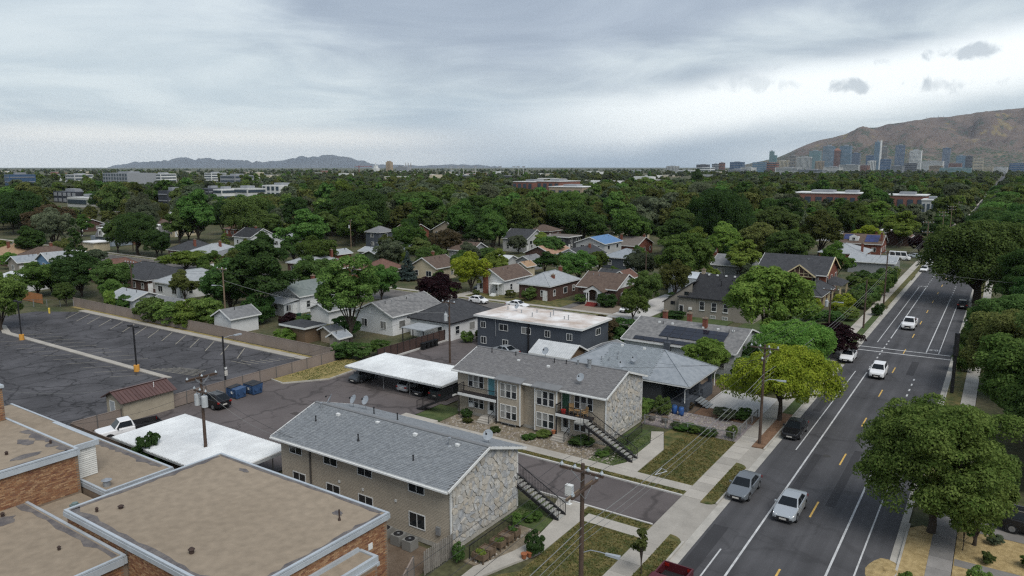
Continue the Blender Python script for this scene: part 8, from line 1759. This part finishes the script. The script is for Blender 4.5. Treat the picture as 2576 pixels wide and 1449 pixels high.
# ---- grass tufts and loose stones near the apartments
gr = np.random.default_rng(9)
def scatter(name, label, areas, n_, size, m, stone=False):
    P_ = []
    tot = sum((b - a) * (d - c) for a, b, c, d, z in areas)
    for a, b, c, d, z in areas:
        k = int(n_ * (b - a) * (d - c) / tot); P_.append(np.stack([gr.uniform(a, b, k), gr.uniform(c, d, k), np.full(k, z)], 1))
    P_ = np.concatenate(P_); k = len(P_)
    if stone:
        s_ = size * gr.uniform(.5, 1.4, (k, 1, 1)); base = np.array([(-1, -.8, 0), (1, -.9, 0), (.9, .9, 0), (-.8, 1, 0), (-.5, -.5, .8), (.6, -.4, .7), (.5, .5, .9), (-.5, .4, .7)])[None] * s_ * gr.uniform(.75, 1.25, (k, 8, 3))
        V = (base + P_[:, None]).reshape(-1, 3); F = np.array([(4, 5, 6, 7), (0, 1, 5, 4), (1, 2, 6, 5), (2, 3, 7, 6), (3, 0, 4, 7)])[None] + (np.arange(k) * 8)[:, None, None]
    else:
        a = gr.uniform(0, 6.28, k); h = size * gr.uniform(.5, 1.4, k); d = np.stack([np.cos(a), np.sin(a), np.zeros(k)], 1) * (h * 1.1)[:, None]; u = np.stack([gr.normal(0, .5, k), gr.normal(0, .5, k), np.ones(k)], 1) * h[:, None]
        V = np.stack([P_ - d, P_ + d, P_ + d * .7 + u, P_ - d * .7 + u], 1).reshape(-1, 3); F = np.arange(k * 4).reshape(k, 1, 4)
    me = bpy.data.meshes.new(name); me.from_pydata(V.tolist(), [], [tuple(f) for f in F.reshape(-1, 4).tolist()]); me.materials.append(m)
    o = bpy.data.objects.new(name, me); col.objects.link(o); tag(o, label, 'grass' if not stone else 'stones', None, 'stuff')
m_tuft = leafmat('grass_tuft', (.050, .074, .018), (.215, .170, .066), .02, .4); m_tuft2 = leafmat('grass_tuft_green', (.030, .062, .014), (.075, .11, .03), .02, .3)
scatter('lawn_grass', 'short patchy olive and straw grass on the front lawns', [(-24.9, -20.1, 33, 46.6, .085), (-25.1, -20.1, 57.5, 69.4, .085), (-18.4, -17.35, 33, 47.5, .115), (-18.4, -17.35, 55.5, 63.5, .115), (-48.4, -20.2, 55.35, 56.05, .085), (-25.5, -20.2, 48.05, 48.95, .085)], 17000, .05, m_tuft)
scatter('yard_grass', 'green grass beside the outside stairs and dry corner', [(-30.1, -28.4, 43.6, 47.2, .06), (-30.1, -27.2, 58, 66, .07), (-75.8, -71.5, 60, 70.8, .1)], 3500, .05, m_tuft2)
scatter('bed_stones', 'loose pale stones in the gravel beds by the apartments', [(-48, -28, 57.6, 60.4, .05), (-28.8, -27.4, 37.2, 43.2, .05), (-30, -20.4, 69.8, 75.2, .04)], 1500, .085, palette('loose_stones', [(.16, .14, .12), (.26, .235, .20), (.36, .33, .29), (.20, .17, .15)]), True)
# ---- the woods: every tree a copy, up to 300 individuals, then the far mass
occ = []
for o in list(col.objects):
    if o.parent is None and o.get('category') in ('house', 'garage', 'shed', 'building', 'apartment building'):
        xs = []; ys = []
        for c in o.children:
            for v in c.bound_box: xs.append(v[0] + o.location.x); ys.append(v[1] + o.location.y)
        if xs: occ.append((min(xs), max(xs), min(ys), max(ys)))
def blocked(x, y, r_):
    if y < 300 and -21.5 < x + r_ and x - r_ < -.3: return True
    if -18.5 < x < -3.5: return True
    if 104 < y < 122 and x > -345: return True
    return any(a - r_ < x < b + r_ and c - r_ < y < d + r_ for a, b, c, d in occ)
def view(x, y):
    v = Vector((x, y, 0)); return v.dot(FW), v.dot(RT) / max(v.dot(FW), 1)
def screened(tb, D, H):
    vt = 420 + (27 - H) * 1885 / D
    return any(a - .004 < tb < b + .004 and D < dd + 8 and vt < t0 + .62 * (t1 - t0) for a, b, dd, t0, t1 in SCREENS)
fr_ = random.Random(77); placed = [(t[1], t[2]) for t in TREES]; cnt = 0
WG = ('near', 'middle', 'deep')
def try_tree(D, tmin, tmax, dens):
    global cnt
    tb = fr_.uniform(tmin, tmax); p = far(tb, D)
    H = fr_.uniform(8, 15) if fr_.random() < .7 else fr_.uniform(14, 20); W = min(15, H * fr_.uniform(.62, 1.1))
    if screened(tb, D, H) or blocked(p.x, p.y, W * .36) or any((p.x - a) ** 2 + (p.y - b) ** 2 < (W * .42) ** 2 for a, b in placed): return
    placed.append((p.x, p.y)); pr = fr_.choice(('mid1', 'mid2', 'mid3', 'mid4', 'open', 'weep', 'conifer', 'mid2')) if D < 330 else fr_.choice(('far1', 'far2', 'far3', 'far4', 'mid2', 'weep')); W = W * (.55 if pr == 'conifer' else 1)
    lf = fr_.choice(('dark', 'dark', 'mid', 'mid', 'deep', 'olive', 'sage', 'bright', 'mid')) if pr != 'conifer' else 'deep'
    side = 'left' if tb < -.3 else 'right' if tb > .3 else 'central'; sz = ('tall ' if H > 13 else 'low ' if H < 10.5 else '') + ('broad ' if W > H else 'slim ' if W < H * .82 else '')
    tree(pr, p.x, p.y, H, W, '%s%s tree %s the %s woods' % (sz, CN[lf], 'at the front of' if D < 290 else 'in the middle of' if D < 420 else 'at the back of', side), lf, rot=fr_.uniform(0, 6.28), group='trees of the ' + side + ' woods')
    cnt += 1
k = 0
while cnt < 225 and k < 6000:
    k += 1; D = 225 + 330 * fr_.random() ** .9; try_tree(D, -.74, .76, 1)
k = 0; c0 = cnt
while cnt < c0 + 66 and k < 6000:      # garden trees between the nearer houses
    k += 1; D = fr_.uniform(125, 235); tb = fr_.uniform(-.74, .40); p = far(tb, D); H = fr_.uniform(3.6, 8.0); W = H * fr_.uniform(.75, 1.1)
    if p.y < 122 and p.x > -118: continue
    if blocked(p.x, p.y, W * .42) or any((p.x - a) ** 2 + (p.y - b) ** 2 < (W * .7) ** 2 for a, b in placed): continue
    placed.append((p.x, p.y)); lf = fr_.choice(('mid', 'bright', 'dark', 'olive', 'sage')); cnt += 1
    tree(fr_.choice(('mid1', 'mid2', 'mid3')), p.x, p.y, H, W, '%s %s tree %s %s' % ('low' if H < 5.2 else 'mid-height', CN[lf], rel(p.x, p.y), near(p.x, p.y)), lf, group='garden trees between the far roofs')
def gn_woods(name, crown, pts, label):
    me = bpy.data.meshes.new(name); me.from_pydata([p[:3] for p in pts], [], [])
    at = me.attributes.new('size', 'FLOAT', 'POINT'); at.data.foreach_set('value', [p[3] for p in pts])
    o = bpy.data.objects.new(name, me); col.objects.link(o); tag(o, label, 'woods', None, 'stuff')
    ng = bpy.data.node_groups.new(name, 'GeometryNodeTree'); ng.interface.new_socket('Geometry', in_out='INPUT', socket_type='NodeSocketGeometry'); ng.interface.new_socket('Geometry', in_out='OUTPUT', socket_type='NodeSocketGeometry')
    a = ng.nodes.new('NodeGroupInput'); z = ng.nodes.new('NodeGroupOutput'); ip = ng.nodes.new('GeometryNodeInstanceOnPoints'); oi = ng.nodes.new('GeometryNodeObjectInfo'); oi.inputs[0].default_value = crown; oi.inputs['As Instance'].default_value = True; oi.transform_space = 'ORIGINAL'
    na = ng.nodes.new('GeometryNodeInputNamedAttribute'); na.data_type = 'FLOAT'; na.inputs[0].default_value = 'size'; rv = ng.nodes.new('FunctionNodeRandomValue'); rv.data_type = 'FLOAT_VECTOR'; rv.inputs[0].default_value = (0, 0, 0); rv.inputs[1].default_value = (0, 0, 6.28)
    L = ng.links; L.new(a.outputs[0], ip.inputs['Points']); L.new(oi.outputs['Geometry'], ip.inputs['Instance']); L.new(rv.outputs[0], ip.inputs['Rotation']); L.new(na.outputs[0], ip.inputs['Scale']); L.new(ip.outputs[0], z.inputs[0])
    o.modifiers.new('woods', 'NODES').node_group = ng
for q_, lf_ in (('far1', 'dark'), ('far2', 'mid'), ('far3', 'bright'), ('far4', 'olive')): PROTO[q_][0].materials[0] = LF[lf_]
crowns = {}
for o in col.objects:
    if o.type == 'MESH' and o.parent and o.name.startswith('crown'):
        for q in ('far1', 'far2', 'far3', 'far4'):
            if o.data is PROTO[q][0] and q not in crowns: crowns[q] = o
wp = {'far1': [], 'far2': [], 'far3': [], 'far4': []}
for k in range(11500):
    D = 480 * math.exp(fr_.random() * math.log(13)) if k > 2500 else fr_.uniform(285, 620); tb = fr_.uniform(-.78, .80); p = far(tb, D)
    if blocked(p.x, p.y, 5 if D > 400 else 4) or (D < 480 and any((p.x - a) ** 2 + (p.y - b) ** 2 < 22 for a, b in placed)): continue
    sz_ = fr_.uniform(.55, 1.2) if fr_.random() < .75 else fr_.uniform(1.15, 1.6)
    if screened(tb, D, 12 * sz_): continue
    clear = .5 + .5 * noise.noise((p.x * .0035, p.y * .0035, 1.7))
    if D > 800 and tb < .25 and clear < .47: continue
    if D < 900 and tb < -.1 and clear < .25: continue
    wp[fr_.choice(('far1', 'far2', 'far3', 'far4', 'far1', 'far3'))].append((p.x, p.y, -.8, sz_))
for (q, pts), lab in zip(wp.items(), ('far rounded trees of the valley woods merging into one mass', 'far upright trees of the valley woods merging into one mass', 'far low trees of the valley woods merging into one mass', 'far slender trees of the valley woods merging into one mass')):
    if q in crowns: gn_woods('far_woods', crowns[q], pts, lab)
